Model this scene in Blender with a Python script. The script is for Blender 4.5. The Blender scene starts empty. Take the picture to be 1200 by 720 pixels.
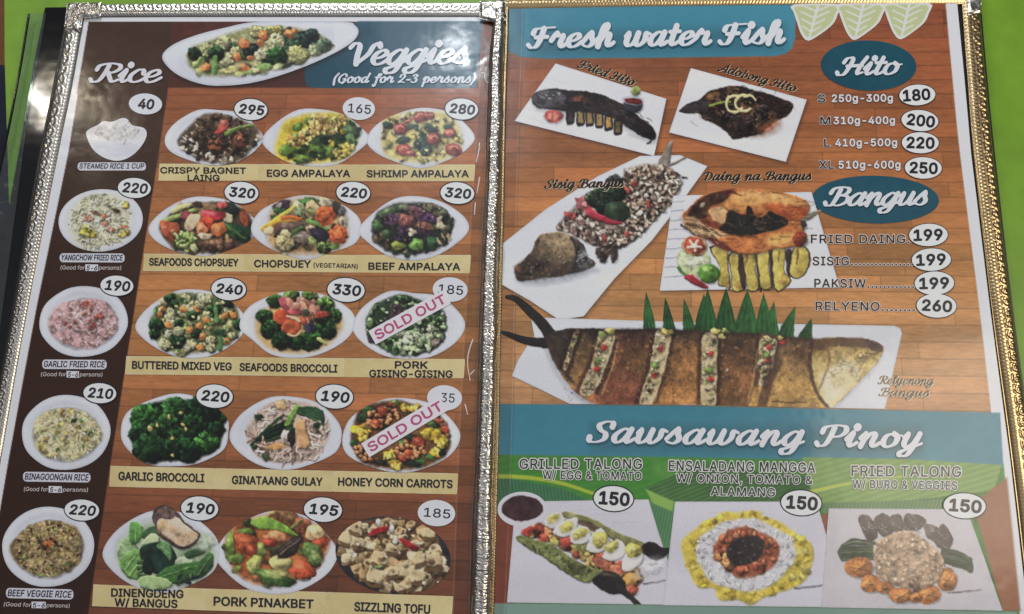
import bpy, math, random, os
import numpy as np
from mathutils import Matrix, Vector

# ------------------------------------------------------------------ camera, world, lamps
SC = bpy.context.scene
COL = SC.collection
FPX, DIST = 900.0, 0.375                      # focal length in photo pixels, distance to the menu (m)
yv = np.array([141.0, 3560.0, -900.0]); yv /= np.linalg.norm(yv)
ev = np.array([1.0, -141.0 / 3560.0, 0.0]); ev /= np.linalg.norm(ev)
zv = np.cross(ev, yv)
CM = np.array([ev, yv, zv])                   # camera axes in the world
CLOC = -DIST * (CM @ np.array([0, 0, -1.0]))
cam = bpy.data.cameras.new('camera'); cam_o = bpy.data.objects.new('camera', cam); COL.objects.link(cam_o)
cam.sensor_width = 36.0; cam.lens = 36.0 * FPX / 1200.0
cam.clip_start = 0.01; cam.clip_end = 50
mw = Matrix([list(CM[i]) + [CLOC[i]] for i in range(3)] + [[0, 0, 0, 1]])
cam_o.matrix_world = mw
SC.camera = cam_o
SC.view_settings.view_transform = 'Standard'; SC.view_settings.look = 'None'
SC.view_settings.exposure = 0.0; SC.view_settings.gamma = 1.0

def at(u, v, z=0.0):
    """the point of the plane z that the photo shows at pixel u, v (arrays too)"""
    u = np.asarray(u, float); v = np.asarray(v, float)
    d = np.stack([(u - 600) / FPX, (360 - v) / FPX, -np.ones_like(u)], -1) @ CM.T
    t = (z - CLOC[2]) / d[..., 2]
    return CLOC + d * t[..., None]

ZLEAF = -0.0043                               # top of the rear leaf
W = bpy.data.worlds.new('World'); SC.world = W; W.use_nodes = True
nt = W.node_tree; bg = nt.nodes['Background']
tc = nt.nodes.new('ShaderNodeTexCoord'); sx = nt.nodes.new('ShaderNodeSeparateXYZ'); rp = nt.nodes.new('ShaderNodeValToRGB')
nt.links.new(tc.outputs['Generated'], sx.inputs[0]); nt.links.new(sx.outputs[2], rp.inputs[0]); nt.links.new(rp.outputs[0], bg.inputs[0])
rp.color_ramp.elements[0].position = 0.0; rp.color_ramp.elements[0].color = (0.04, 0.04, 0.045, 1)
rp.color_ramp.elements[1].position = 1.0; rp.color_ramp.elements[1].color = (0.50, 0.51, 0.55, 1)
e = rp.color_ramp.elements.new(0.70); e.color = (0.10, 0.10, 0.115, 1)
e = rp.color_ramp.elements.new(0.86); e.color = (0.30, 0.31, 0.34, 1)
bg.inputs[1].default_value = 1.0

def lamp(name, u, v, dist, sx_, sy_, power, col, z=0.0):
    """area lamp hung where the menu, as a mirror, would show it at photo pixel u, v"""
    p = at(u, v, z); d = p - CLOC; d /= np.linalg.norm(d); r = d * np.array([1, 1, -1.0])
    q = p + r * dist
    L = bpy.data.lights.new(name, 'AREA'); L.shape = 'RECTANGLE'; L.size = sx_; L.size_y = sy_
    L.energy = power; L.color = col
    o = bpy.data.objects.new(name, L); COL.objects.link(o)
    o.location = q; o.rotation_euler = Vector(-r).to_track_quat('-Z', 'Y').to_euler()
    return o
lamp('ceiling_lamp', 541, 60, 1.6, 0.04, 0.026, 1.1, (0.93, 0.97, 1.0))
lamp('window_light', 530, 95, 1.6, 0.36, 0.42, 1.6, (0.80, 0.90, 1.0))
lamp('room_light', 430, -420, 1.3, 0.9, 0.6, 15.0, (0.92, 0.96, 1.0))
lamp('warm_lamp', 92, 118, 1.5, 0.02, 0.09, 0.5, (1.0, 0.86, 0.62))
lamp('warm_wall_light', 1165, 535, 1.3, 0.46, 0.60, 5.6, (1.0, 0.88, 0.70))
lamp('glint_lamp', 47, 120, 1.5, 0.025, 0.06, 0.5, (1.0, 0.93, 0.80), ZLEAF)

# ------------------------------------------------------------------ mesh helpers
def lin(c):
    c = np.asarray(c, float) / 255.0
    return np.where(c <= 0.04045, c / 12.92, ((np.maximum(c, 0) + 0.055) / 1.055) ** 2.4)
ALB = 1.28                                     # albedo of a print that the photo shows as this colour

class MB:
    """collects flat printed pieces and solids; build() links them as ONE mesh object"""
    def __init__(s): s.v = []; s.c = []; s.q = []; s.p = []; s.n = 0
    def add(s, V, C, quads=None, polys=None):
        V = np.asarray(V, float).reshape(-1, 3); C = np.asarray(C, float)
        if C.ndim == 1: C = np.tile(C, (len(V), 1))
        s.v.append(V); s.c.append(C)
        if quads is not None and len(quads): s.q.append(np.asarray(quads, int) + s.n)
        if polys: s.p += [[i + s.n for i in f] for f in polys]
        s.n += len(V)
    def build(s, name, mat, parent=None, smooth=False):
        me = bpy.data.meshes.new(name)
        V = np.concatenate(s.v); C = np.concatenate(s.c)
        Q = np.concatenate(s.q) if s.q else np.zeros((0, 4), int)
        loops = np.concatenate([Q.ravel(), np.array([i for f in s.p for i in f], int)]).astype(np.int32)
        tot = np.concatenate([np.full(len(Q), 4), np.array([len(f) for f in s.p], int)]).astype(np.int32)
        me.vertices.add(len(V)); me.loops.add(len(loops)); me.polygons.add(len(tot))
        me.vertices.foreach_set('co', V.astype(np.float32).ravel())
        me.loops.foreach_set('vertex_index', loops)
        me.polygons.foreach_set('loop_start', (np.cumsum(tot) - tot).astype(np.int32))
        me.update(calc_edges=True)
        me.polygons.foreach_set('use_smooth', np.full(len(tot), smooth))
        ca = me.color_attributes.new('Col', 'FLOAT_COLOR', 'POINT')
        A = np.ones((len(V), 4), np.float32); A[:, :3] = np.clip(lin(C) * ALB, 0, 0.87)
        ca.data.foreach_set('color', A.ravel())
        me.validate(); me.materials.append(mat)
        o = bpy.data.objects.new(name, me); COL.objects.link(o)
        if parent is not None:
            o.parent = parent
        return o
    def poly(s, pts, z, col):
        pts = np.asarray(pts, float)
        s.add(at(pts[:, 0], pts[:, 1], z), col, polys=[face_up(pts)])
    def slab(s, pts, z0, z1, col):
        """a plate with the pixel outline pts (seen at height z1) from z0 up to z1"""
        pts = np.asarray(pts, float); n = len(pts)
        top = at(pts[:, 0], pts[:, 1], z1); bot = top.copy(); bot[:, 2] = z0
        f = face_up(pts); V = np.concatenate([top, bot])
        P = [f, [i + n for i in f[::-1]]]
        for k in range(n):
            a, b = f[k], f[(k + 1) % n]; P.append([b, a, a + n, b + n])
        s.add(V, col, polys=P)

def face_up(pts):
    x, y = pts[:, 0], -pts[:, 1]
    area = np.sum(x * np.roll(y, -1) - np.roll(x, -1) * y)
    idx = list(range(len(pts)))
    return idx if area > 0 else idx[::-1]

def smooth_pts(pts, n=8, closed=False):
    P = [np.array(p, float) for p in pts]
    if len(P) < 3 and not closed: return np.array(P)
    out = []; N = len(P)
    for i in range(N if closed else N - 1):
        if closed: a, b, c, d = P[i - 1], P[i], P[(i + 1) % N], P[(i + 2) % N]
        else: b, c = P[i], P[i + 1]; a = P[i - 1] if i else 2 * b - c; d = P[i + 2] if i + 2 < N else 2 * c - b
        for k in range(n):
            t = k / n
            out.append(0.5 * (2 * b + (c - a) * t + (2 * a - 5 * b + 4 * c - d) * t * t + (3 * b - a - 3 * c + d) * t ** 3))
    if not closed: out.append(P[-1])
    return np.array(out)

# ------------------------------------------------------------------ print painter: colours on a vertex grid
RS = np.random.RandomState(7)
def _fbm(N, seed, octs=(4, 8, 16, 32, 64, 128)):
    r = np.random.RandomState(seed); out = np.zeros((N, N)); amp = 1.0
    for o in octs:
        g = r.rand(o, o); x = np.arange(N) * o / N; i = x.astype(int); f = x - i; f = f * f * (3 - 2 * f); j = (i + 1) % o
        a = g[np.ix_(i, i)]; b = g[np.ix_(i, j)]; c = g[np.ix_(j, i)]; d = g[np.ix_(j, j)]
        fy = f[:, None]; fx = f[None, :]
        out += amp * ((a * (1 - fx) + b * fx) * (1 - fy) + (c * (1 - fx) + d * fx) * fy - 0.5); amp *= 0.62
    return out / out.std()
NZ = _fbm(512, 3); NF = _fbm(512, 5, (64, 128, 256)); 
def nz(X, Y, sc, off=0, fine=False):
    A = NF if fine else NZ
    return A[((Y * sc + off * 37.7).astype(int)) % 512, ((X * sc + off * 91.3).astype(int)) % 512]

class CV:
    def __init__(s, x0, y0, x1, y1, r=1.25, seed=0):
        s.x0, s.y0, s.r = x0, y0, r
        s.W = int(round((x1 - x0) * r)) + 1; s.H = int(round((y1 - y0) * r)) + 1
        s.rgb = np.zeros((s.H, s.W, 3)); s.a = np.zeros((s.H, s.W))
        s.R = np.random.RandomState(seed); s.clip = None
        s.X, s.Y = np.meshgrid(x0 + np.arange(s.W) / r, y0 + np.arange(s.H) / r)
    def win(s, xa, ya, xb, yb):
        i0 = max(0, int((xa - s.x0) * s.r) - 1); i1 = min(s.W, int((xb - s.x0) * s.r) + 3)
        j0 = max(0, int((ya - s.y0) * s.r) - 1); j1 = min(s.H, int((yb - s.y0) * s.r) + 3)
        if i1 <= i0 or j1 <= j0: return None
        return (slice(j0, j1), slice(i0, i1))
    def put(s, w, m, col, alpha=True):
        if s.clip is not None: m = m * s.clip[w]
        m3 = m[..., None]
        s.rgb[w] = np.where(s.a[w][..., None] < 0.004, col, s.rgb[w] * (1 - m3) + np.asarray(col) * m3)
        if alpha: s.a[w] = np.maximum(s.a[w], m)
    def psdf(s, pts, X, Y):
        pts = np.asarray(pts, float); d = np.full(X.shape, 1e9); ins = np.zeros(X.shape, bool)
        for k in range(len(pts)):
            ax, ay = pts[k]; bx, by = pts[(k + 1) % len(pts)]
            ex, ey = bx - ax, by - ay; L = ex * ex + ey * ey + 1e-9
            t = np.clip(((X - ax) * ex + (Y - ay) * ey) / L, 0, 1)
            d = np.minimum(d, (X - ax - t * ex) ** 2 + (Y - ay - t * ey) ** 2)
            c = (ay > Y) != (by > Y)
            if abs(ey) > 1e-9: ins ^= c & (X < ax + (Y - ay) * ex / ey)
        d = np.sqrt(d); return np.where(ins, -d, d)
    def base(s, pts, col):
        s.rgb[:] = col; s.a = np.clip(0.5 - s.psdf(pts, s.X, s.Y) * s.r * 0.4, 0, 1)
    def poly(s, pts, col, soft=1.0, op=1.0, alpha=True):
        pts = np.asarray(pts, float); b = soft + 1
        w = s.win(pts[:, 0].min() - b, pts[:, 1].min() - b, pts[:, 0].max() + b, pts[:, 1].max() + b)
        if w is None: return
        sd = s.psdf(pts, s.X[w], s.Y[w]); s.put(w, np.clip(0.5 - sd / soft, 0, 1) * op, col, alpha)
    def tex(s, pts, cols, sc=6.0, seed=0, soft=1.2, gx=0, gy=0, fine=0.35, stretch=(1, 1), op=1.0, amp=0.25, alpha=True):
        """polygon filled with a palette picked by noise (+ gradient)"""
        pts = np.asarray(pts, float); b = soft + 1
        w = s.win(pts[:, 0].min() - b, pts[:, 1].min() - b, pts[:, 0].max() + b, pts[:, 1].max() + b)
        if w is None: return
        X, Y = s.X[w], s.Y[w]; sd = s.psdf(pts, X, Y)
        u = (X - pts[:, 0].min()) / max(1, np.ptp(pts[:, 0])) - 0.5; v = (Y - pts[:, 1].min()) / max(1, np.ptp(pts[:, 1])) - 0.5
        t = 0.5 + amp * (nz(X * stretch[0], Y * stretch[1], sc, seed) * (1 - fine) + nz(X, Y, sc, seed + 3, True) * fine) + gx * u + gy * v
        C = np.asarray(cols, float); t = np.clip(t, 0, 0.999) * (len(C) - 1); i = t.astype(int); f = (t - i)[..., None]
        s.put(w, np.clip(0.5 - sd / soft, 0, 1) * op, C[i] * (1 - f) + C[i + 1 if len(C) == 1 else np.minimum(i + 1, len(C) - 1)] * f, alpha)
    def blob(s, cx, cy, rx, ry, ang, col, irr=0.16, shade=0.3, soft=1.0, nzamp=0.15, sh=0.28, op=1.0, alpha=False):
        """one bit of food: an uneven lump with light from the upper left and a dark rim under it"""
        R = max(rx, ry) * (1 + irr) + 2; w = s.win(cx - R, cy - R, cx + R, cy + R)
        if w is None: return
        X, Y = s.X[w] - cx, s.Y[w] - cy; ca, sa = math.cos(ang), math.sin(ang)
        p = (X * ca + Y * sa) / rx; q = (-X * sa + Y * ca) / ry
        th = np.arctan2(q, p); ph = s.R.rand(4) * 6.28
        rad = 1 + irr * (0.5 * np.cos(2 * th + ph[0]) + 0.45 * np.cos(3 * th + ph[1]) + 0.35 * np.cos(5 * th + ph[2]))
        rho = np.hypot(p, q) / rad; m = min(rx, ry)
        if sh > 0:
            p2 = ((X - 0.7) * ca + (Y - 1.1) * sa) / (rx + .8); q2 = (-(X - 0.7) * sa + (Y - 1.1) * ca) / (ry + .8)
            d2 = (np.hypot(p2, q2) - 1) * m; s.rgb[w] *= (1 - sh * np.clip(0.5 - d2 / 2.0, 0, 1) * (s.a[w] > .5))[..., None]
        k = np.clip(0.5 - (rho - 1) * m / soft, 0, 1) * op
        lum = 1 + shade * np.clip(-(X * 0.5 + Y * 0.85) / (max(rx, ry)), -1, 1) + nzamp * nz(s.X[w], s.Y[w], 1.7, s.R.randint(40), True) - 0.14 * np.clip(rho - 0.7, 0, .3) / .3
        s.put(w, k, np.clip(np.asarray(col, float) * lum[..., None], 4, 250), alpha)
    def stroke(s, pts, w0, w1, col, soft=1.0, op=1.0, alpha=False, shade=0.0):
        pts = np.asarray(pts, float); b = max(w0, w1) + 2
        w = s.win(pts[:, 0].min() - b, pts[:, 1].min() - b, pts[:, 0].max() + b, pts[:, 1].max() + b)
        if w is None: return
        X, Y = s.X[w], s.Y[w]; best = np.full(X.shape, 1e9); side = np.zeros(X.shape); n = len(pts) - 1
        for k in range(n):
            ax, ay = pts[k]; ex, ey = pts[k + 1] - pts[k]; L = ex * ex + ey * ey + 1e-9
            t = np.clip(((X - ax) * ex + (Y - ay) * ey) / L, 0, 1); rr = w0 + (w1 - w0) * (k + t) / n
            dx, dy = X - ax - t * ex, Y - ay - t * ey
            d = np.hypot(dx, dy) - rr; side = np.where(d < best, -(dx * .5 + dy * .85) / np.maximum(rr, .5), side); best = np.minimum(best, d)
        c = np.asarray(col, float) * (1 + shade * np.clip(side, -1, 1))[..., None] if shade else col
        s.put(w, np.clip(0.5 - best / soft, 0, 1) * op, c, alpha)
    def warp(s, amt=.75, sc=1.15, tex=.09, desat=.08, keep=192, con=1.14):
        """break up the painted outlines, as a printed photo of food has them"""
        dx = amt * nz(s.X, s.Y, sc, 5, True) * s.r; dy = amt * nz(s.X, s.Y, sc, 8, True) * s.r
        jj, ii = np.mgrid[0:s.H, 0:s.W]; x = np.clip(ii + dx, 0, s.W - 1.01); y = np.clip(jj + dy, 0, s.H - 1.01); i = x.astype(int); j = y.astype(int); fx = (x - i)[..., None]; fy = (y - j)[..., None]
        A = s.rgb; B = (A[j, i] * (1 - fx) + A[j, i + 1] * fx) * (1 - fy) + (A[j + 1, i] * (1 - fx) + A[j + 1, i + 1] * fx) * fy
        ok = ((s.a > .9) & (s.a[j, i] > .9) & (s.a[j + 1, i + 1] > .9))[..., None]; B = np.where(ok, B, A)
        lum = B.mean(-1, keepdims=True); m = np.clip((keep - lum) / 50, 0, 1)
        C = lum + (B - lum) * (1 - desat * m); C = C + m * (con - 1) * (C - 118)
        s.rgb = np.clip(C, 6, 245) * (1 + m * (tex * nz(s.X, s.Y, 1.3, 11, True) + tex * .5 * nz(s.X, s.Y, 6, 13))[..., None])
    def mesh(s, mb, z, iso=0.5):
        A = s.a; ins = A > iso; idx = np.full(A.shape, -1); n = int(ins.sum()); idx[ins] = np.arange(n)
        V = [np.stack([s.X[ins], s.Y[ins]], 1)]; C = [s.rgb[ins]]
        a, b, c, d = ins[:-1, :-1], ins[:-1, 1:], ins[1:, 1:], ins[1:, :-1]
        k = a.astype(int) + b + c + d; jj, ii = np.nonzero(k == 4)
        Q = np.stack([idx[jj, ii], idx[jj + 1, ii], idx[jj + 1, ii + 1], idx[jj, ii + 1]], 1)
        P = []; cache = {}; ev_, ec_ = [], []
        for j, i in zip(*np.nonzero((k > 0) & (k < 4))):
            cor = [(j, i), (j + 1, i), (j + 1, i + 1), (j, i + 1)]; f = []
            for q in range(4):
                p0, p1 = cor[q], cor[(q + 1) % 4]
                if ins[p0]: f.append(idx[p0])
                if ins[p0] != ins[p1]:
                    key = (min(p0, p1), max(p0, p1))
                    if key not in cache:
                        t = min(.98, max(.02, (iso - A[key[0]]) / (A[key[1]] - A[key[0]])))
                        x = s.X[key[0]] + t * (s.X[key[1]] - s.X[key[0]]); y = s.Y[key[0]] + t * (s.Y[key[1]] - s.Y[key[0]])
                        cache[key] = n + len(ev_); ev_.append((x, y)); ec_.append(s.rgb[p0] if ins[p0] else s.rgb[p1])
                    f.append(cache[key])
            if len(f) > 2: P.append([int(t) for t in f])
        if ev_: V.append(np.array(ev_)); C.append(np.array(ec_))
        V = np.concatenate(V); C = np.concatenate(C)
        mb.add(at(V[:, 0], V[:, 1], z), C, Q, P)

# ------------------------------------------------------------------ lettering
def _font():
    try: return bpy.data.fonts.load(os.path.join(bpy.utils.resource_path('LOCAL'), 'datafiles', 'fonts', 'Inter.woff2'))
    except Exception: return None
FONT = _font(); _tc = {}; CAPH = [0.0]
def outline(t, italic, space=1.0):
    """closed outlines of a line of type set in Blender's own sans serif"""
    key = (t, italic, space)
    if key in _tc: return _tc[key]
    cu = bpy.data.curves.new('t', 'FONT'); cu.body = t; cu.size = 1.0; cu.shear = italic; cu.space_character = space
    if FONT: cu.font = FONT
    o = bpy.data.objects.new('t', cu); COL.objects.link(o); c2 = o.to_curve(bpy.context.evaluated_depsgraph_get()); out = []
    for sp in c2.splines:
        if sp.type == 'BEZIER':
            B = sp.bezier_points; P = []
            for i in range(len(B)):
                p0, p1, p2, p3 = B[i].co, B[i].handle_right, B[(i + 1) % len(B)].handle_left, B[(i + 1) % len(B)].co
                n = 1 if (p1 - p0).length < 1e-5 and (p3 - p2).length < 1e-5 else 4
                for k in range(n): q = k / n; w = p0 * (1 - q) ** 3 + p1 * 3 * q * (1 - q) ** 2 + p2 * 3 * q * q * (1 - q) + p3 * q ** 3; P.append((w[0], w[1]))
        else: P = [(p.co[0], p.co[1]) for p in sp.points]
        out.append(np.array(P))
    o.to_curve_clear(); bpy.data.objects.remove(o); bpy.data.curves.remove(cu)
    _tc[key] = out; return out
def letter(mb, t, x0, y0, x1, y1, h, col, z, bold=0.012, italic=0.0, halo=None, haloc=(215, 215, 218), space=1.0):
    """printed words: baseline from x0,y0 to x1,y1 in photo pixels, capital height h"""
    cs = outline(t, italic, space)
    if not CAPH[0]: CAPH[0] = max(p[:, 1].max() for p in outline('H', 0.0))
    lo = min(p[:, 0].min() for p in cs); hi = max(p[:, 0].max() for p in cs); ln = math.hypot(x1 - x0, y1 - y0); nx, ny = (y1 - y0) / ln, -(x1 - x0) / ln; segs = []
    for p in cs:
        u = (p[:, 0] - lo) / (hi - lo); hh = p[:, 1] / CAPH[0] * h; q = np.stack([x0 + u * (x1 - x0) + hh * nx, y0 + u * (y1 - y0) + hh * ny], 1)
        segs += [(q[k], q[(k + 1) % len(q)]) for k in range(len(q))]
    P = np.array([a for a, _ in segs]); bold = max(bold, .004)
    em = h / 0.72; g = (halo or 0) * em + 1.5 + bold * em
    cv = CV(P[:, 0].min() - g, P[:, 1].min() - g, P[:, 0].max() + g, P[:, 1].max() + g, RES_T)
    d = np.full(cv.X.shape, 4.0); wn = np.zeros(cv.X.shape, int)
    for (ax, ay), (bx, by) in segs:
        w = cv.win(min(ax, bx) - g, min(ay, by) - g, max(ax, bx) + g, max(ay, by) + g); X, Y = cv.X[w], cv.Y[w]; ex, ey = bx - ax, by - ay
        tt = np.clip(((X - ax) * ex + (Y - ay) * ey) / (ex * ex + ey * ey + 1e-12), 0, 1); d[w] = np.minimum(d[w], np.hypot(X - ax - tt * ex, Y - ay - tt * ey))
        if abs(ey) > 1e-9:
            j0 = max(0, int(math.floor((min(ay, by) - cv.y0) * RES_T)) - 1); j1 = min(cv.H, int((max(ay, by) - cv.y0) * RES_T) + 3); X, Y = cv.X[j0:j1], cv.Y[j0:j1]
            wn[j0:j1] += np.where(((ay > Y) != (by > Y)) & (X < ax + (Y - ay) * ex / ey), 1 if by > ay else -1, 0)
    sd = np.where(wn != 0, -d, d)
    def put(b, c, zz):
        cv.rgb[:] = c; cv.a = np.clip(.5 - (sd - b) * RES_T * .4, 0, 1); cv.mesh(mb, zz)
    if halo: put(halo * em, haloc, z - .00006)
    put(bold * em, col, z)
RES_T = 2.8

GL = {
'R': (1.35, [[(.55,1.35),(.5,.7),(.35,.1),(.05,0),(-.12,.2)], [(-.02,1.0),(.08,1.35),(.6,1.52),(1.1,1.4),(1.2,1.1),(.95,.8),(.5,.74)], [(.68,.75),(.9,.3),(1.1,.02),(1.4,.2)]]),
'V': (1.25, [[(-.1,1.2),(.08,1.5),(.36,1.35),(.42,.6),(.5,.05)], [(.5,.05),(.95,.7),(1.1,1.3),(1.35,1.5),(1.45,1.28)]]),
'G': (1.2, [[(1.05,1.15),(.95,1.45),(.6,1.5),(.15,1.0),(.1,.4),(.4,0),(.8,.15),(1.0,.6)], [(.65,.65),(1.0,.7),(.95,.2),(.7,-.15)]]),
'F': (1.15, [[(.62,1.42),(.56,.7),(.4,.1),(.1,0),(-.12,.2)], [(.02,1.05),(.12,1.35),(.5,1.45),(1.3,1.5)], [(.22,.75),(.95,.8)]]),
'H': (1.42, [[(.02,1.05),(.15,1.42),(.5,1.4),(.45,.6),(.3,.05),(0,0),(-.14,.2)], [(1.3,1.5),(1.12,.8),(1.08,.1),(1.4,.2)], [(.3,.75),(1.2,.8)]]),
'B': (1.3, [[(.52,1.35),(.45,.6),(.3,.05),(0,.02),(-.14,.22)], [(-.02,1.02),(.12,1.4),(.6,1.52),(1.05,1.35),(.95,.95),(.5,.82)], [(.55,.82),(1.1,.72),(1.15,.3),(.75,0),(.3,.05)]]),
'S': (1.08, [[(1.0,1.12),(.98,1.42),(.62,1.5),(.3,1.25),(.45,.9),(.78,.6),(.76,.2),(.4,0),(.05,.08),(0,.35)]]),
'P': (1.2, [[(.55,1.35),(.5,.7),(.35,.1),(.05,0),(-.12,.2)], [(-.02,1.0),(.08,1.35),(.6,1.52),(1.1,1.4),(1.2,1.05),(.95,.72),(.5,.66)]]),
'A': (1.3, [[(-.1,.15),(.08,0),(.5,.7),(.98,1.5)], [(.98,1.5),(1.02,.7),(1.05,.05),(1.3,.12)], [(.35,.5),(1.0,.52)]]),
'D': (1.3, [[(.5,1.3),(.4,.6),(.25,.08),(0,.1)], [(-.05,1.15),(.4,1.48),(.95,1.3),(1.15,.8),(.95,.2),(.5,0),(.1,.08)]]),
'a': (1.05, [[(.78,.82),(.45,1.0),(.1,.6),(.08,.2),(.3,0),(.6,.3),(.8,.95)], [(.82,.98),(.72,.25),(.85,.02),(1.12,.28)]]),
'b': (.95, [[(.3,1.6),(.18,.6),(.2,.1),(.45,0),(.78,.3),(.66,.88),(.4,.95),(.2,.7)]]),
'c': (.85, [[(.68,.72),(.62,.97),(.35,1.0),(.08,.6),(.1,.2),(.35,0),(.65,.1),(.9,.38)]]),
'd': (1.08, [[(.78,.82),(.45,1.0),(.1,.6),(.08,.2),(.3,0),(.6,.3),(.8,.85)], [(1.0,1.6),(.77,.6),(.73,.2),(.88,.02),(1.12,.28)]]),
'e': (.84, [[(.1,.4),(.45,.5),(.68,.78),(.48,1.0),(.15,.75),(.08,.3),(.3,0),(.6,.08),(.9,.38)]]),
'f': (.7, [[(-.02,-.45),(.12,-.65),(.28,-.3),(.35,.8),(.5,1.5),(.76,1.52),(.74,1.3)], [(.05,.92),(.7,.95)]]),
'g': (1.02, [[(.78,.82),(.45,1.0),(.1,.6),(.08,.2),(.3,0),(.6,.3),(.8,.95)], [(.82,.98),(.72,0),(.55,-.55),(.2,-.62),(.08,-.36),(.5,-.1),(1.08,.28)]]),
'h': (1.02, [[(0,.5),(.45,1.3),(.4,1.68),(.22,1.4),(.15,0)], [(.17,.35),(.5,.97),(.72,.85),(.68,.25),(.85,.02),(1.08,.28)]]),
'i': (.56, [[(.0,.5),(.26,1.0),(.2,.3),(.35,.02),(.62,.28)], [(.36,1.38),(.38,1.42)]]),
'l': (.6, [[(.05,.5),(.42,1.3),(.36,1.62),(.2,1.3),(.18,.3),(.35,.02),(.62,.28)]]),
'n': (1.02, [[(.0,.6),(.2,.98),(.22,.6),(.15,0)], [(.18,.4),(.5,.98),(.72,.85),(.68,.25),(.85,.02),(1.08,.28)]]),
'o': (.9, [[(.5,1.0),(.15,.8),(.08,.3),(.35,0),(.7,.25),(.72,.75),(.5,1.0),(.62,.82),(.95,.85)]]),
'p': (.95, [[(.0,.6),(.25,1.0),(.2,.3),(.1,-.65)], [(.22,.5),(.55,1.0),(.82,.6),(.65,.1),(.3,.05)]]),
'r': (.92, [[(0,.5),(.24,1.08),(.36,.85),(.68,.9),(.6,.3),(.75,.02),(.98,.25)]]),
's': (.78, [[(0,.3),(.42,1.08),(.5,.72),(.66,.32),(.45,0),(.08,.1)]]),
't': (.64, [[(.32,1.45),(.22,.3),(.38,.02),(.68,.28)], [(.0,1.0),(.6,1.03)]]),
'u': (1.02, [[(.05,.7),(.18,.98),(.12,.25),(.3,0),(.6,.3),(.75,.98)], [(.75,.98),(.7,.25),(.85,.02),(1.08,.28)]]),
'w': (1.42, [[(.0,.7),(.14,.96),(.1,.25),(.3,0),(.6,.3),(.72,.95)], [(.72,.95),(.68,.25),(.9,0),(1.2,.4),(1.22,.95),(1.48,.85)]]),
'y': (1.0, [[(.05,.7),(.18,.98),(.12,.3),(.3,.02),(.6,.3),(.78,.98)], [(.78,.98),(.65,0),(.45,-.6),(.1,-.6),(.15,-.3),(1.05,.28)]]),
'2': (.95, [[(.05,1.0),(.2,1.38),(.6,1.4),(.7,1.05),(.4,.5),(0,.05),(.4,.12),(.82,.02)]]),
'3': (.9, [[(.1,1.2),(.4,1.45),(.72,1.2),(.4,.8),(.72,.6),(.65,.15),(.3,0),(0,.18)]]),
'-': (.6, [[(.05,.5),(.5,.5)]]), '(': (.55, [[(.5,1.6),(.12,.8),(.2,-.35)]]), ')': (.5, [[(.1,1.6),(.38,.8),(0,-.35)]]), ' ': (.55, [])}
def script(mb, t, x0, y0, x1, y1, xh, col, z, wmax=.30, wmin=.11, slant=.3, res=2.6, track=0.0, shadow=None):
    """brush lettering from pen strokes; baseline x0,y0..x1,y1, x-height xh in photo pixels"""
    S = []; pen = 0.0
    for ch in t:
        adv, st = GL[ch]
        for k in st: 
            p = smooth_pts(k, 7) if len(k) > 2 else np.array(k); q = p.copy(); q[:, 0] += pen + slant * q[:, 1]; S.append(q)
        pen += adv + track
    lo = min(q[:, 0].min() for q in S); hi = max(q[:, 0].max() for q in S); L = math.hypot(x1 - x0, y1 - y0)
    tx, ty = (x1 - x0) / L, (y1 - y0) / L; k = L / (hi - lo); G = []
    for q in S:
        u = (q[:, 0] - lo) * k; v = q[:, 1] * xh
        G.append(np.stack([x0 + u * tx + v * ty, y0 + u * ty - v * tx], 1))
    al = np.concatenate(G); b = xh * .4 + 3
    def run(grow, c, zz, dx, dy):
        cv = CV(al[:, 0].min() - b, al[:, 1].min() - b, al[:, 0].max() + b, al[:, 1].max() + b, res); cv.rgb[:] = c
        cv.a[:] = 0
        for g in G:
            d = np.gradient(g, axis=0) if len(g) > 2 else np.array([g[1] - g[0]] * 2); n = np.linalg.norm(d, axis=1) + 1e-6
            dn = np.abs(d[:, 1] / n); rr = (wmin + (wmax - wmin) * dn ** 1.5) * xh / 2
            if len(g) == 2 and L > 0: rr[:] = max((wmin * .5 + wmax * .5) * xh / 2, 0) if n[0] > .12 * xh else wmax * xh * .62
            rr = np.convolve(np.pad(rr, 2, mode='edge'), np.ones(5) / 5, 'valid') + grow
            for i in range(len(g) - 1):
                (ax, ay), (bx, by) = g[i] + (dx, dy), g[i + 1] + (dx, dy); m = max(rr[i], rr[i + 1]) + 1.5
                w = cv.win(min(ax, bx) - m, min(ay, by) - m, max(ax, bx) + m, max(ay, by) + m)
                if w is None: continue
                X, Y = cv.X[w], cv.Y[w]; ex, ey = bx - ax, by - ay
                tt = np.clip(((X - ax) * ex + (Y - ay) * ey) / (ex * ex + ey * ey + 1e-9), 0, 1)
                dd = np.hypot(X - ax - tt * ex, Y - ay - tt * ey) - (rr[i] + (rr[i + 1] - rr[i]) * tt)
                cv.a[w] = np.maximum(cv.a[w], np.clip(.5 - dd * res * .4, 0, 1))
        cv.mesh(mb, zz)
    if shadow: run(shadow[0], shadow[3], z - .00006, shadow[1], shadow[2])
    run(0, col, z, 0, 0)

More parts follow.
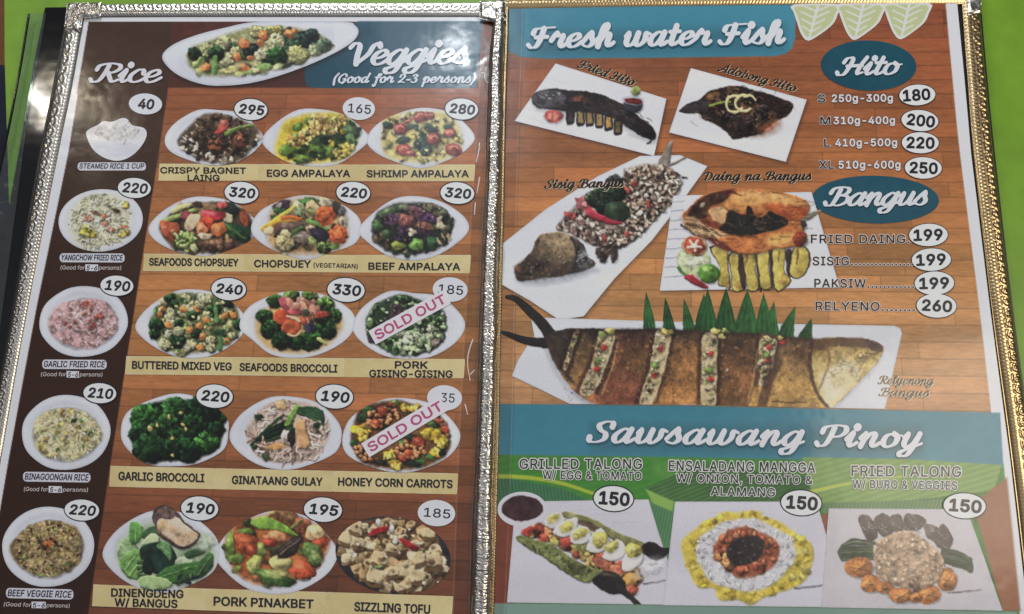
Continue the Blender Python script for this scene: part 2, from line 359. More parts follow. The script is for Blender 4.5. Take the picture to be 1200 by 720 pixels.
# ------------------------------------------------------------------ materials
def mat(name): 
    m = bpy.data.materials.new(name); m.use_nodes = True; return m, m.node_tree, m.node_tree.nodes['Principled BSDF']
def noise_bump(nt, bs, scale, strength, dist, sock='Normal', detail=3.0, stretch=None):
    g = nt.nodes.new('ShaderNodeNewGeometry'); n = nt.nodes.new('ShaderNodeTexNoise'); b = nt.nodes.new('ShaderNodeBump')
    n.inputs['Scale'].default_value = scale; n.inputs['Detail'].default_value = detail
    b.inputs['Strength'].default_value = strength; b.inputs['Distance'].default_value = dist
    src = g.outputs['Position']
    if stretch:
        mp = nt.nodes.new('ShaderNodeMapping'); mp.inputs['Scale'].default_value = stretch; nt.links.new(src, mp.inputs[0]); src = mp.outputs[0]
    nt.links.new(src, n.inputs['Vector']); nt.links.new(n.outputs['Fac'], b.inputs['Height']); nt.links.new(b.outputs[0], bs.inputs[sock])
    return n, b
def print_material():
    m, nt, bs = mat('laminated_print')
    at_ = nt.nodes.new('ShaderNodeAttribute'); at_.attribute_name = 'Col'
    g = nt.nodes.new('ShaderNodeNewGeometry'); n = nt.nodes.new('ShaderNodeTexNoise'); n.inputs['Scale'].default_value = 2600; n.inputs['Detail'].default_value = 2
    mr = nt.nodes.new('ShaderNodeMapRange'); mr.inputs[1].default_value = .3; mr.inputs[2].default_value = .7; mr.inputs[3].default_value = .93; mr.inputs[4].default_value = 1.07
    mx = nt.nodes.new('ShaderNodeVectorMath'); mx.operation = 'SCALE'
    nt.links.new(g.outputs['Position'], n.inputs['Vector']); nt.links.new(n.outputs['Fac'], mr.inputs[0])
    nt.links.new(at_.outputs['Color'], mx.inputs[0]); nt.links.new(mr.outputs[0], mx.inputs['Scale']); nt.links.new(mx.outputs[0], bs.inputs['Base Color'])
    bs.inputs['Roughness'].default_value = .34; bs.inputs['Specular IOR Level'].default_value = .2
    bs.inputs['Coat Weight'].default_value = .48; bs.inputs['Coat Roughness'].default_value = .11
    n2 = nt.nodes.new('ShaderNodeTexNoise'); n2.inputs['Scale'].default_value = 34; n2.inputs['Detail'].default_value = 8; n2.inputs['Roughness'].default_value = .65
    m2 = nt.nodes.new('ShaderNodeMapRange'); m2.inputs[1].default_value = .35; m2.inputs[2].default_value = .68; m2.inputs[3].default_value = .07; m2.inputs[4].default_value = .24   # smudges on the laminate
    nt.links.new(g.outputs['Position'], n2.inputs['Vector']); nt.links.new(n2.outputs['Fac'], m2.inputs[0]); nt.links.new(m2.outputs[0], bs.inputs['Coat Roughness'])
    noise_bump(nt, bs, 17, .20, .0042, 'Coat Normal', 4)
    noise_bump(nt, bs, 40, .15, .001, 'Normal', 2)
    return m
PRINT = print_material()
def plain(name, col, rough=.5, metal=0.0, spec=.5, coat=0.0, bump=None):
    m, nt, bs = mat(name)
    g = nt.nodes.new('ShaderNodeNewGeometry'); n = nt.nodes.new('ShaderNodeTexNoise'); n.inputs['Scale'].default_value = 60; n.inputs['Detail'].default_value = 4
    r = nt.nodes.new('ShaderNodeValToRGB'); c = lin(col)
    r.color_ramp.elements[0].position = .3; r.color_ramp.elements[1].position = .7
    r.color_ramp.elements[0].color = (*(c * .88), 1); r.color_ramp.elements[1].color = (*np.minimum(c * 1.1, .9), 1)
    nt.links.new(g.outputs['Position'], n.inputs['Vector']); nt.links.new(n.outputs['Fac'], r.inputs[0]); nt.links.new(r.outputs[0], bs.inputs['Base Color'])
    bs.inputs['Roughness'].default_value = rough; bs.inputs['Metallic'].default_value = metal; bs.inputs['Specular IOR Level'].default_value = spec
    bs.inputs['Coat Weight'].default_value = coat; bs.inputs['Coat Roughness'].default_value = .05
    if bump: noise_bump(nt, bs, *bump)
    return m
GREEN = plain('green_laminate', (120, 163, 46), .38, 0, .4, 0, (900, .12, .0004))
BLACK = plain('black_vinyl', (12, 13, 16), .10, 0, .4, .3, (22, .14, .004))
BLACKBOARD = plain('black_board', (24, 23, 24), .4)
PAPER = PRINT
NAVY = plain('navy_cloth', (24, 27, 44), .8, 0, .3, 0, (700, .5, .001))
BROWNFLOOR = plain('brown_wood_floor', (120, 82, 45), .45, 0, .4, 0, (60, .2, .001))
SILVER = plain('silver_foil', (198, 193, 184), .27, 1.0, .5, 0, (1200, .12, .0003))
GOLD = plain('gold_foil', (190, 165, 124), .26, 1.0, .5, 0, (1200, .12, .0003))
def clear_material():
    m, nt, bs = mat('clear_plastic')
    nt.nodes.remove(bs); out = nt.nodes['Material Output']
    t = nt.nodes.new('ShaderNodeBsdfTransparent'); t.inputs[0].default_value = (.86, .9, .9, 1)
    d = nt.nodes.new('ShaderNodeBsdfPrincipled'); d.inputs['Base Color'].default_value = (.75, .78, .8, 1); d.inputs['Roughness'].default_value = .12
    n, b = noise_bump(nt, d, 120, .5, .002, 'Normal', 3)
    mx = nt.nodes.new('ShaderNodeMixShader'); mx.inputs[0].default_value = .035
    nt.links.new(t.outputs[0], mx.inputs[1]); nt.links.new(d.outputs[0], mx.inputs[2]); nt.links.new(mx.outputs[0], out.inputs[0])
    return m
CLEAR = clear_material()

ZT = -0.0065                                   # table top height; the printed sheets lie at z = 0
# ------------------------------------------------------------------ the setting
def struct(o): o['kind'] = 'structure'; return o
t = MB(); t.slab([(4, -300), (5.5, 70), (40, 1200), (1700, 1200), (1700, -300)], ZT - .02, ZT, (0, 0, 0))
struct(t.build('tabletop', GREEN))
t = MB(); p = at(np.array([-2200, -2200, 2600, 2600]), np.array([-900, 1900, 1900, -900]), 0.0); p[:, 2] = ZT - .74
p[:, :2] *= 3; t.add(p, (0, 0, 0), polys=[[0, 1, 2, 3]]); struct(t.build('floor', BROWNFLOOR))

def tag(o, label, cat, group=None):
    o['label'] = label; o['category'] = cat
    if group: o['group'] = group
    return o
# dark padded thing past the left edge of the table
t = MB()
def cushion():
    me = bpy.data.meshes.new('seat_cushion'); V = []; F = []; nu, nv = 40, 60
    for z_, sg in ((1, 1), (-1, -1)):
        for i in range(nu + 1):
            for j in range(nv + 1):
                u = i / nu * 2 - 1; v = j / nv * 2 - 1; r = (1 - abs(u) ** 4) ** .35 * (1 - abs(v) ** 6) ** .35
                V.append((u * .2, v * .22, sg * .035 * r + .004 * nz(np.array(i * 5.0), np.array(j * 5.0), 1.5, 3) * r))
    n = (nu + 1) * (nv + 1)
    for i in range(nu):
        for j in range(nv):
            a = i * (nv + 1) + j; b = a + nv + 1; F.append((a, b, b + 1, a + 1)); F.append((n + a, n + a + 1, n + b + 1, n + b))
    me.from_pydata(V, [], F); me.validate(); me.materials.append(NAVY)
    for p in me.polygons: p.use_smooth = True
    o = bpy.data.objects.new('seat_cushion', me); COL.objects.link(o); return o
seat = cushion()
c_ = at(-250, 330, -.30); seat.location = (c_[0], c_[1], -.30)
tag(seat, 'dark navy padded cushion below the left edge of the green table', 'cushion')

# ------------------------------------------------------------------ the menu
menu = bpy.data.objects.new('menu_book', None); COL.objects.link(menu); menu.location = (0, 0, ZT)
tag(menu, 'open restaurant menu with photo pages, silver and gold foil edges, lying on green table', 'menu')
menu.empty_display_size = .05
bpy.context.view_layer.update()
def adopt(o, parent=None, label=None):
    o.parent = parent or menu
    o.matrix_parent_inverse = Matrix.Translation((0, 0, -ZT))
    if parent is not None: o.matrix_parent_inverse = Matrix.Identity(4)
    if label: o['label'] = label
    return o
def part(mb, name, m=PRINT, parent=None, label=None, smooth=False): return adopt(mb.build(name, m, None, smooth), parent, label)
L = 0.0001
WHITE = (207, 209, 217); INK = (34, 34, 42)

# ---- leaves, boards and sleeves
t = MB(); t.slab([(53, 9), (110, 8), (110, 300), (60, 760), (-88, 760), (-28, 420), (2, 290), (26, 156), (39, 78), (51, 17)], ZT + .0004, ZT + .0022, INK)
back_leaf = part(t, 'back_leaf', BLACK, label='black glossy rear leaf sticking out at the left')
t = MB(); t.slab([(34, 16), (54, 15), (43, 78), (30, 156), (-50, 760), (-100, 760), (-32, 340), (9, 156), (14, 130), (24, 78)], ZT + .0024, ZT + .0027, WHITE)
part(t, 'sleeve', CLEAR, back_leaf, 'clear plastic sleeve edge of the rear leaf')
def tube(mb, pts, r, z, col, n=8):
    P = at(pts[:, 0], pts[:, 1], z); V = []; N = len(P); d = np.gradient(P, axis=0)
    for i in range(N):
        tt = d[i] / np.linalg.norm(d[i]); sd = np.cross(tt, [0, 0, 1.0]); up = np.cross(sd, tt)
        for k in range(n):
            a = 2 * math.pi * k / n; V.append(P[i] + r * (math.cos(a) * sd + math.sin(a) * up))
    Q = [[i * n + k, i * n + (k + 1) % n, (i + 1) * n + (k + 1) % n, (i + 1) * n + k] for i in range(N - 1) for k in range(n)]
    mb.add(V, col, Q, [list(range(n))[::-1], [(N - 1) * n + k for k in range(n)]])
t = MB(); tube(t, smooth_pts([(34, 17), (24, 78), (9, 156), (-14, 260)], 12), .0006, ZT + .003, INK)
part(t, 'sleeve_welt', BLACK, back_leaf, 'thin dark rolled edge of the clear sleeve', True)

LEFT_OUT = smooth_pts([(80, 8), (62, 100), (46, 180), (14, 360), (-18, 540), (-52, 740)], 10)
LEFT_IN = smooth_pts([(98, 20), (84, 100), (67.5, 180), (32, 360), (0, 540), (-34, 740)], 10)
RIGHT_IN = smooth_pts([(1127, -2), (1134, 90), (1141.5, 180), (1163, 360), (1187, 540), (1210, 740)], 10)
RIGHT_OUT = smooth_pts([(1149, -2), (1157, 90), (1166, 180), (1187, 360), (1212, 540), (1240, 740)], 10)
t = MB(); t.slab(np.concatenate([LEFT_OUT[1:], [(562, 740), (582, 10)], LEFT_OUT[:1]]), -.0040, -.0009, INK)
part(t, 'board', BLACKBOARD, label='black backing board of the left leaf')
t = MB(); t.slab(np.concatenate([RIGHT_OUT, [(566, 740), (586, -14)]]), -.0040, -.0009, INK)
part(t, 'board', BLACKBOARD, label='black backing board of the right leaf')
t = MB(); t.slab([(572, 2), (612, -2), (604, 400), (596, 745), (544, 745), (560, 400)], ZT + .0002, -.0042, INK)
part(t, 'spine', BLACK, label='black spine between the two leaves')

# ---- page prints
def wood(cv, pts, pal, slope, seed, soft=1.0, hpx=8.2, contrast=1.0):
    X, Y = cv.X, cv.Y
    yy = Y - slope(Y) * (X - X.mean()); v = at(np.full_like(X, 600), yy)[..., 1] * 1000; u = at(X, Y)[..., 0] * 1000
    r = np.random.RandomState(seed); pi = np.floor(v / hpx).astype(int); fr = v / hpx - pi
    ph = r.rand(400) * 70; tone = r.rand(400, 40); uu = u + ph[pi % 400]; si = np.floor(uu / 62).astype(int); fs = uu / 62 - si
    tn = tone[pi % 400, si % 40] - .5
    ypal = np.array([p[0] for p in pal], float); cp = np.array([p[1] for p in pal], float)
    C = np.stack([np.interp(Y, ypal, cp[:, k]) for k in range(3)], -1)
    grain = nz(X * .22 + pi * 13, yy * 2.3 + pi * 7, 2.2, seed) * .035 + nz(X * .5, yy * 3, 1.6, seed + 2, True) * .03 + nz(X, Y, 1.1, 9) * .03
    lum = 1 + contrast * (.15 * tn + grain)
    ln = np.clip(1 - np.minimum(fr, 1 - fr) * hpx / .42, 0, 1) * .26 + np.clip(1 - np.minimum(fs, 1 - fs) * 62 / .36, 0, 1) * .22
    C = C.mean(-1, keepdims=True) + .90 * (C - C.mean(-1, keepdims=True)); C = C * (lum * (1 - np.minimum(ln, .34)))[..., None]; C[..., 0] *= 1 + .03 * tn
    m = np.clip(.5 - cv.psdf(pts, X, Y) / soft, 0, 1)[..., None]
    cv.rgb = cv.rgb * (1 - m) + C * m
def glowshade(cv, pts, dx, dy, soft, op):
    """printed drop shadow"""
    p = np.asarray(pts, float) + (dx, dy); cv.poly(p, np.array((25, 15, 12.0)), soft, op, alpha=False)
def ell(cx, cy, rx, ry, a=0, n=40):
    th = np.linspace(0, 2 * math.pi, n, endpoint=False); x = rx * np.cos(th); y = ry * np.sin(th)
    return np.stack([cx + x * math.cos(a) - y * math.sin(a), cy + x * math.sin(a) + y * math.cos(a)], 1)

cv = CV(-42, 17, 588, 742, 1.0, 1)
OUTL = np.concatenate([LEFT_IN + (1.0, 0), [(566, 740), (584, 20)]])
cv.base(OUTL, WHITE)
PL = np.concatenate([smooth_pts([(104, 25.5), (93, 100), (80, 180), (43, 360), (10, 540), (-24, 740)], 6), [(570, 740), (586, 25.5)]])
wood(cv, PL, [(20, (116, 62, 44)), (110, (146, 82, 50)), (240, (164, 102, 58)), (380, (172, 114, 64)), (500, (154, 94, 54)), (600, (124, 70, 44)), (720, (108, 61, 42))], lambda Y: np.clip((Y - 190) / 520, -.3, 1.2) * .034, 11)
cv.tex([(104, 25.5), (566, 25.5), (560, 103), (196, 103), (90, 110)], [(62, 34, 30), (74, 40, 34), (96, 48, 38)], 1.2, 3, 1, gy=-.5, stretch=(.3, 2), alpha=False)
BRN = [(104, 25.5), (201, 25.5), (197, 103), (186, 180), (158, 360), (130, 540), (100, 742), (-24, 742), (10, 540), (43, 360), (80, 180), (93, 100)]
cv.tex(BRN, [(62, 42, 34), (54, 34, 25), (48, 28, 19), (45, 26, 18)], .7, 5, 1.0, gy=.7, amp=.1, alpha=False)
TEAL = [(420, 25), (566, 25), (558, 103.5), (367, 103.5), (359, 100), (357, 92), (357, 60)]
cv.tex(TEAL, [(30, 64, 80), (38, 76, 94), (54, 96, 114)], .8, 6, 1.2, gx=.5, amp=.08, alpha=False)
BOAT = smooth_pts([(190, 66), (202, 53), (228, 42), (262, 33), (305, 25.6), (400, 25.6), (416, 30), (420, 39), (411, 51), (385, 66), (350, 81), (310, 94), (275, 100), (243, 100), (216, 92), (198, 80)], 5, True)
glowshade(cv, BOAT, 1, 3, 7, .6)
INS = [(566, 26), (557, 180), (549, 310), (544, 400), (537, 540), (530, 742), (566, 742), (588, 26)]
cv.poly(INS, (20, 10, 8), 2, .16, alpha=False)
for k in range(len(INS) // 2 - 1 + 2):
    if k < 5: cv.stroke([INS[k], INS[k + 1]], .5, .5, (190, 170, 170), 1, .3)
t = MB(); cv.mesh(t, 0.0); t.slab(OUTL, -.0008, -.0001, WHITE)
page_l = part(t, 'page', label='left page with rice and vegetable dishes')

PLATE = [(-1, .06), (-.8, -.5), (-.33, -.93), (.1, -1), (.55, -.82), (.9, -.38), (1, .04), (.82, .5), (.42, .88), (0, 1), (-.45, .87), (-.84, .5)]
def plate_pts(cx, cy, rx, ry, seed=0, rot=0.0):
    r = np.random.RandomState(seed); P = np.array(PLATE) * (1 + .03 * r.randn(len(PLATE), 1))
    c, s_ = math.cos(rot), math.sin(rot)
    return smooth_pts([(cx + rx * (x * c - y * s_), cy + ry * (x * s_ + y * c)) for x, y in P], 6, True)
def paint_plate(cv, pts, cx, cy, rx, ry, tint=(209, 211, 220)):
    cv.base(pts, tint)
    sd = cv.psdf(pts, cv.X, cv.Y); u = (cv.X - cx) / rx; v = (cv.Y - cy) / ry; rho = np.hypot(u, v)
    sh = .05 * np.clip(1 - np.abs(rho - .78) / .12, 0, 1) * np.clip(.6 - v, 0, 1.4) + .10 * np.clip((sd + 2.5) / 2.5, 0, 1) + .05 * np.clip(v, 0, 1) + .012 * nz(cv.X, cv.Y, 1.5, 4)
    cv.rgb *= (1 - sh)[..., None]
def food(cv, cx, cy, rx, ry, base, spec, ang=0.0, irr=.10, haze=0.0):
    R = cv.R
    if base is not None: cv.blob(cx, cy, rx, ry, ang, base, irr, .12, 3.0, .14, .25)
    ca, sa = math.cos(ang), math.sin(ang)
    for kind, n, cols, s0, s1, *rest in spec:
        asp = rest[0] if rest else .75; reg = rest[1] if len(rest) > 1 else (0, 0, .93)
        pos = []
        for _ in range(n):
            q = math.sqrt(R.rand()) * reg[2]; a = R.rand() * 6.283; x, y = (reg[0] + q * math.cos(a)) * rx, (reg[1] + q * math.sin(a)) * ry
            pos.append((cx + x * ca - y * sa, cy + x * sa + y * ca))
        pos.sort(key=lambda p: p[1] + 4 * R.randn())
        for x, y in pos:
            c = np.array(cols[R.randint(len(cols))], float) * (1 + .14 * R.randn()) + 5 * R.randn(3); s = s0 + (s1 - s0) * R.rand(); a = R.rand() * 3.14
            if kind == 'c': cv.blob(x, y, s, s * (asp + .25 * R.rand()), a, c, .26, .38, 1.1)
            elif kind == 'l':
                cv.blob(x, y, s, s * asp, a, c, .22, .42, 1.0); dx, dy = math.cos(a) * s * .7, math.sin(a) * s * .7
                cv.stroke([(x - dx, y - dy), (x + dx, y + dy)], .35, .25, np.minimum(c * 1.45 + 12, 235), 1, .6)
            elif kind == 'g':
                dx, dy = math.cos(a) * s, math.sin(a) * s; cv.stroke([(x - dx + .6, y - dy + .8), (x + dx + .6, y + dy + .8)], asp, asp, c * .55, 1, .38); cv.stroke([(x - dx, y - dy), (x + dx, y + dy)], asp, asp * .8, c, 1, .95)
            elif kind == 'b': floret(cv, x, y, s, c)
            elif kind == 'r':
                a1 = a + 3.6 + R.rand() * 1.6; th = np.linspace(a, a1, 9); P = np.stack([x + s * np.cos(th), y + s * .8 * np.sin(th)], 1)
                cv.stroke(P + (.8, 1.2), s * .42, s * .3, c * .4, 1.2, .5); cv.stroke(P, s * .42, s * .25, c, 1, 1, shade=.35)
                for k in (2, 4, 6): cv.stroke([(x + s * .6 * np.cos(th[k]), y + s * .5 * np.sin(th[k])), (x + s * 1.35 * np.cos(th[k]), y + s * 1.1 * np.sin(th[k]))], .35, .3, np.minimum(c * 1.35 + 25, 240), 1, .7)
            elif kind == 's':
                dx, dy = math.cos(a) * s, math.sin(a) * s; b = R.randn() * .35
                P = smooth_pts([(x - dx, y - dy), (x - dy * b, y + dx * b), (x + dx, y + dy)], 4)
                cv.stroke(P + (.7, 1.2), asp, asp, c * .35, 1.4, .5); cv.stroke(P, asp, asp * .75, c, 1, 1, shade=.4)
            elif kind == 'd':
                cv.blob(x, y, s, s * asp, a, c, .07, .25, 1.0); cv.blob(x, y, s * .62, s * asp * .62, a, np.minimum(c * 1.22 + 8, 240), .1, .1, 1.2, .1, 0, .8)
            elif kind == 'p': cv.blob(x, y, s, s * .8, a, c, .2, .2, .9, .05, .2)
    if haze: cv.blob(cx, cy, rx, ry, ang, (205, 208, 214), 0, 0, 6, 0, 0, haze)
def floret(cv, x, y, R, c):
    r = cv.R; c = np.asarray(c, float)
    cv.stroke([(x, y + R * .2), (x + R * .2 * r.randn(), y + R * 1.05)], R * .3, R * .26, np.minimum(c * 1.5 + (35, 35, 15), 215), 1, .95, shade=.25)
    cv.blob(x, y, R, R * .82, 0, c * .62, .14, .2, 1.2, .1, .45)
    for _ in range(int(7 + R * 2.2)):
        a = r.rand() * 6.28; q = math.sqrt(r.rand()) * R * .86; px, py = x + q * math.cos(a), y + q * .8 * math.sin(a)
        k = 1 + .45 * (-(py - y) / R) + .18 * r.randn(); cv.blob(px, py, R * .2 + .5, R * .17 + .5, a, c * max(.45, k), .2, .5, 1.0, .1, .28)

def price(page, txt, x, y, rx=19.5, ry=12.5, rot=.05, ring=True, bold=.03, hh=7.0, label=None, it=.0, ringw=1.25):
    t = MB(); ZK[0] += 1; dz = (ZK[0] % 5) * 4e-6
    if ring:
        t.poly(ell(x, y, rx, ry, rot), dz + 3 * L, (30, 30, 44)); t.poly(ell(x, y, rx - ringw, ry - ringw, rot), dz + 3.4 * L, (212, 214, 224))
    else: t.poly(ell(x, y, rx, ry, rot), dz + 3.2 * L, (206, 208, 218))
    w = {2: .46, 3: .70}[len(txt)] * rx; c, s_ = math.cos(rot * 1.4), math.sin(rot * 1.4)
    letter(t, txt, x - w * c - hh * .5 * -s_, y - w * s_ + hh * .5 * c, x + w * c + hh * .5 * s_, y + w * s_ + hh * .5 * c, hh, INK, 4 * L, bold, it)
    return part(t, 'price_tag', PRINT, page, label or 'white oval price tag reading %s' % txt)
def caption(page, strip, lines, label, col=INK, bold=.034, halo=None, haloc=None, name='caption', grad=((184, 164, 112), (205, 190, 142))):
    t = MB()
    if strip is not None:
        P = np.array(strip, float); cs = CV(P[:, 0].min() - 1, P[:, 1].min() - 1, P[:, 0].max() + 1, P[:, 1].max() + 1, .8, 3)
        cs.base(P, WHITE); cs.tex(P, [grad[0], grad[1], grad[0]], .6, int(P[0, 0]) % 17, 1, gx=.3, amp=.13, alpha=False); cs.mesh(t, L + (ZK[0] % 3) * 5e-6)
    ZK[0] += 1
    for (s_, x0, y0, x1, y1, h, *kw) in lines:
        letter(t, s_, x0, y0, x1, y1, h, col, 2.6 * L, kw[0] if kw else bold, halo=halo, haloc=haloc or (215, 215, 218))
    return part(t, name, PRINT, page, label)

GRN = [(52, 92, 40), (70, 112, 48), (38, 70, 34)]; DKG = [(26, 52, 26), (34, 62, 30), (22, 42, 24)]; LGN = [(126, 158, 84), (150, 176, 104), (104, 140, 70)]
CAR = [(206, 112, 48), (214, 130, 66), (190, 92, 40)]; CRM = [(206, 198, 160), (190, 180, 138), (216, 208, 176)]; BRW = [(92, 62, 40), (116, 80, 52), (70, 46, 32)]
RED = [(176, 44, 40), (150, 34, 34), (196, 66, 52)]; YEL = [(206, 180, 70), (218, 196, 96), (190, 160, 56)]; TAN = [(176, 140, 96), (196, 164, 120), (150, 112, 72)]

# ---- the left page: rice
ZK = [0]
def picture(page, box, label, pts, paint, r=1.25, seed=0, name='dish_picture', plate=None, z=2 * L, tint=(209, 211, 220), wp=None):
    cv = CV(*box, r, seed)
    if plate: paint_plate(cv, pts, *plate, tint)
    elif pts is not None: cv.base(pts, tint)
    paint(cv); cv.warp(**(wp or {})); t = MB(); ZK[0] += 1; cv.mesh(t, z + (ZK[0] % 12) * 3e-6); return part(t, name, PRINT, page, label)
def rice_bowl(cv):
    cv.poly(smooth_pts([(104, 156), (112, 149), (120, 147), (122, 142), (131, 143), (143, 139), (150, 141), (155, 147), (167, 151), (171, 157), (160, 164), (135, 166), (112, 163)], 4, True), (204, 203, 206), 2)
    food(cv, 137, 154, 28, 9, None, [('g', 120, [(214, 213, 214), (204, 202, 202), (190, 187, 184), (212, 210, 210)], .8, 1.7, .5)])
    food(cv, 140, 160, 20, 12, None, [('g', 40, [(190, 185, 178), (200, 197, 192)], .7, 1.3, .35)])
    cv.blob(138, 176, 24, 7, 0, (190, 190, 200), .05, .1, 6, .02, 0, .4)
    cv.stroke([(151, 143), (152.5, 138)], .6, .3, (120, 90, 70), 1)
BOWL = smooth_pts([(101, 158), (104, 152), (114, 147), (122, 142), (131, 143), (143, 138.5), (150, 140.5), (155, 147), (168, 150), (172, 157), (168, 168), (158, 180), (146, 187), (134, 188.5), (120, 184), (108, 174)], 4, True)
picture(page_l, (98, 134, 176, 192), 'printed photo of a white bowl of steamed rice', BOWL, rice_bowl, 1.5, 2)
def rice_dish(cx, cy, rx, ry, spec, base, label, seed, fr=(.76, .72), off=(0, 2)):
    pts = ell(cx, cy, rx, ry, -.08, 56); pts += np.stack([np.sin(np.arange(56) * .9 + seed), np.cos(np.arange(56) * .7)], 1) * .25
    picture(page_l, (cx - rx - 3, cy - ry - 3, cx + rx + 3, cy + ry + 3), label, pts, lambda cv: food(cv, cx + off[0], cy + off[1], rx * fr[0], ry * fr[1], base, spec, -.08, .07), 1.3, seed, plate=(cx, cy, rx, ry), wp=dict(amt=.4, tex=.08, desat=.10, con=1.04))
rice_dish(98, 377, 52, 41.5, [('g', 620, [(210, 178, 178), (198, 156, 158), (214, 192, 190), (186, 136, 136)], .9, 2.1, .75), ('c', 20, [(150, 62, 50), (168, 84, 66)], 1.2, 3.4, .6, (0, -.3, .6)), ('p', 50, [(130, 70, 66), (220, 196, 190)], .6, 1.3)], (196, 156, 156), 'printed photo of pink garlic fried rice on a white plate', 6)
rice_dish(77.5, 507, 52, 44, [('g', 640, [(212, 206, 168), (216, 212, 186), (204, 194, 144), (190, 178, 122)], .9, 2.2, .75), ('c', 30, [(190, 164, 82), (176, 146, 70)], 1.5, 3.2, .6), ('g', 60, [(70, 62, 36), (90, 80, 48)], .8, 2, .35), ('l', 7, GRN, 1.6, 3.4, .6), ('g', 120, CRM, .9, 2, .7)], (196, 186, 140), 'printed photo of yellow binagoongan rice on a white plate', 8)
rice_dish(56.5, 641, 54, 47, [('g', 760, [(176, 154, 108), (192, 172, 126), (160, 136, 88), (140, 116, 74)], .9, 2.3, .8), ('p', 90, [(52, 36, 26), (70, 50, 34)], .7, 1.7), ('l', 16, [(96, 110, 50), (120, 128, 66)], 1.4, 3.4, .5), ('c', 9, [(180, 88, 44), (66, 40, 30)], 2.2, 4.6, .6, (0, -.1, .25)), ('g', 120, [(190, 166, 118)], .9, 2, .7)], (134, 110, 70), 'printed photo of brown beef veggie rice on a white plate', 9)
def pill(page, txt, x0, x1, y0, y1, sl, lab, note=None):
    t = MB(); P = []
    r = (y1 - y0) / 2.6
    for cx, cy, a0 in ((x1 - r, y0 + r, -90), (x1 - r, y1 - r, 0), (x0 + r, y1 - r, 90), (x0 + r, y0 + r, 180)):
        for k in range(5): a = math.radians(a0 + k * 22.5); P.append((cx + r * math.cos(a), cy + r * math.sin(a) + sl * (cx - x0)))
    t.poly(P, L, (196, 196, 206)); letter(t, txt, x0 + 2, y1 - 2.4, x1 - 2, y1 - 2.4 + sl * (x1 - x0), (y1 - y0) * .62, (40, 38, 60), 2 * L, .02, .18)
    part(t, 'caption', PRINT, page, lab)
    if note:
        (nx0, nx1, ny, bx0, bx1) = note; t = MB()
        a = (bx0 - nx0) / (nx1 - nx0); sy = sl * (nx1 - nx0)
        letter(t, '(Good for', nx0, ny, bx0 - .5, ny + sy * a, 4.7, (196, 186, 184), 2 * L, .006, .12)
        letter(t, 'persons)', bx1 + .8, ny + sy * .6, nx1, ny + sy, 4.7, (196, 186, 184), 2 * L, .006, .12)
        yb = ny + sy * .45
        t.poly([(bx0, yb - 6.2), (bx1, yb - 5.9), (bx1, yb + 1.8), (bx0, yb + 1.5)], 2.2 * L, (204, 204, 212)); letter(t, '5-6', bx0 + 1.4, yb + .6, bx1 - 1.2, yb + .9, 5.4, INK, 3 * L, .02, .2)
        part(t, 'portion_note', PRINT, page, 'small print good for 5-6 persons')
pill(page_l, 'STEAMED RICE 1 CUP', 91, 171, 190.5, 200, 0, 'steamed rice 1 cup caption')
pill(page_l, 'YANGCHOW FRIED RICE', 70, 146, 297, 307.5, .004, 'yangchow fried rice caption', (71, 142, 316, 100, 115))
pill(page_l, 'GARLIC FRIED RICE', 49.5, 125, 421.5, 432.5, .006, 'garlic fried rice caption', (48, 120, 441, 78, 92.5))
pill(page_l, 'BINAGOONGAN RICE', 27, 106, 553, 564.5, .015, 'binagoongan rice caption', (28, 103, 575.5, 57, 72.5))
pill(page_l, 'BEEF VEGGIE RICE', 7, 86, 689, 701, .025, 'beef veggie rice caption', (4.5, 81.5, 710.5, 37, 53.5))
for txt, x, y, rx, rg in (('40', 170.5, 122, 19.5, False), ('220', 157.5, 220.5, 20.5, True), ('190', 137, 335, 20.5, True), ('210', 117, 461, 20.5, True), ('220', 96, 598, 21.5, True)):
    price(page_l, txt, x, y, rx, rx * .63, .05, rg, .044, 10.8, it=.14)
# ---- the left page: vegetables
def veg(cx, cy, rx, ry, base, spec, label, seed, fr=(.76, .76), off=(0, 0), irr=.12, extra=None, r=1.3, pre=None):
    pts = plate_pts(cx, cy, rx, ry, seed)
    def paint(cv):
        if pre: pre(cv)
        food(cv, cx + off[0], cy + off[1], rx * fr[0], ry * fr[1], base, spec, 0, irr)
        if extra: extra(cv)
    picture(page_l, (cx - rx - 4, cy - ry - 6, cx + rx + 4, cy + ry + 4), label, pts, paint, r, seed, plate=(cx, cy, rx, ry))
P_ = 'printed photo of '
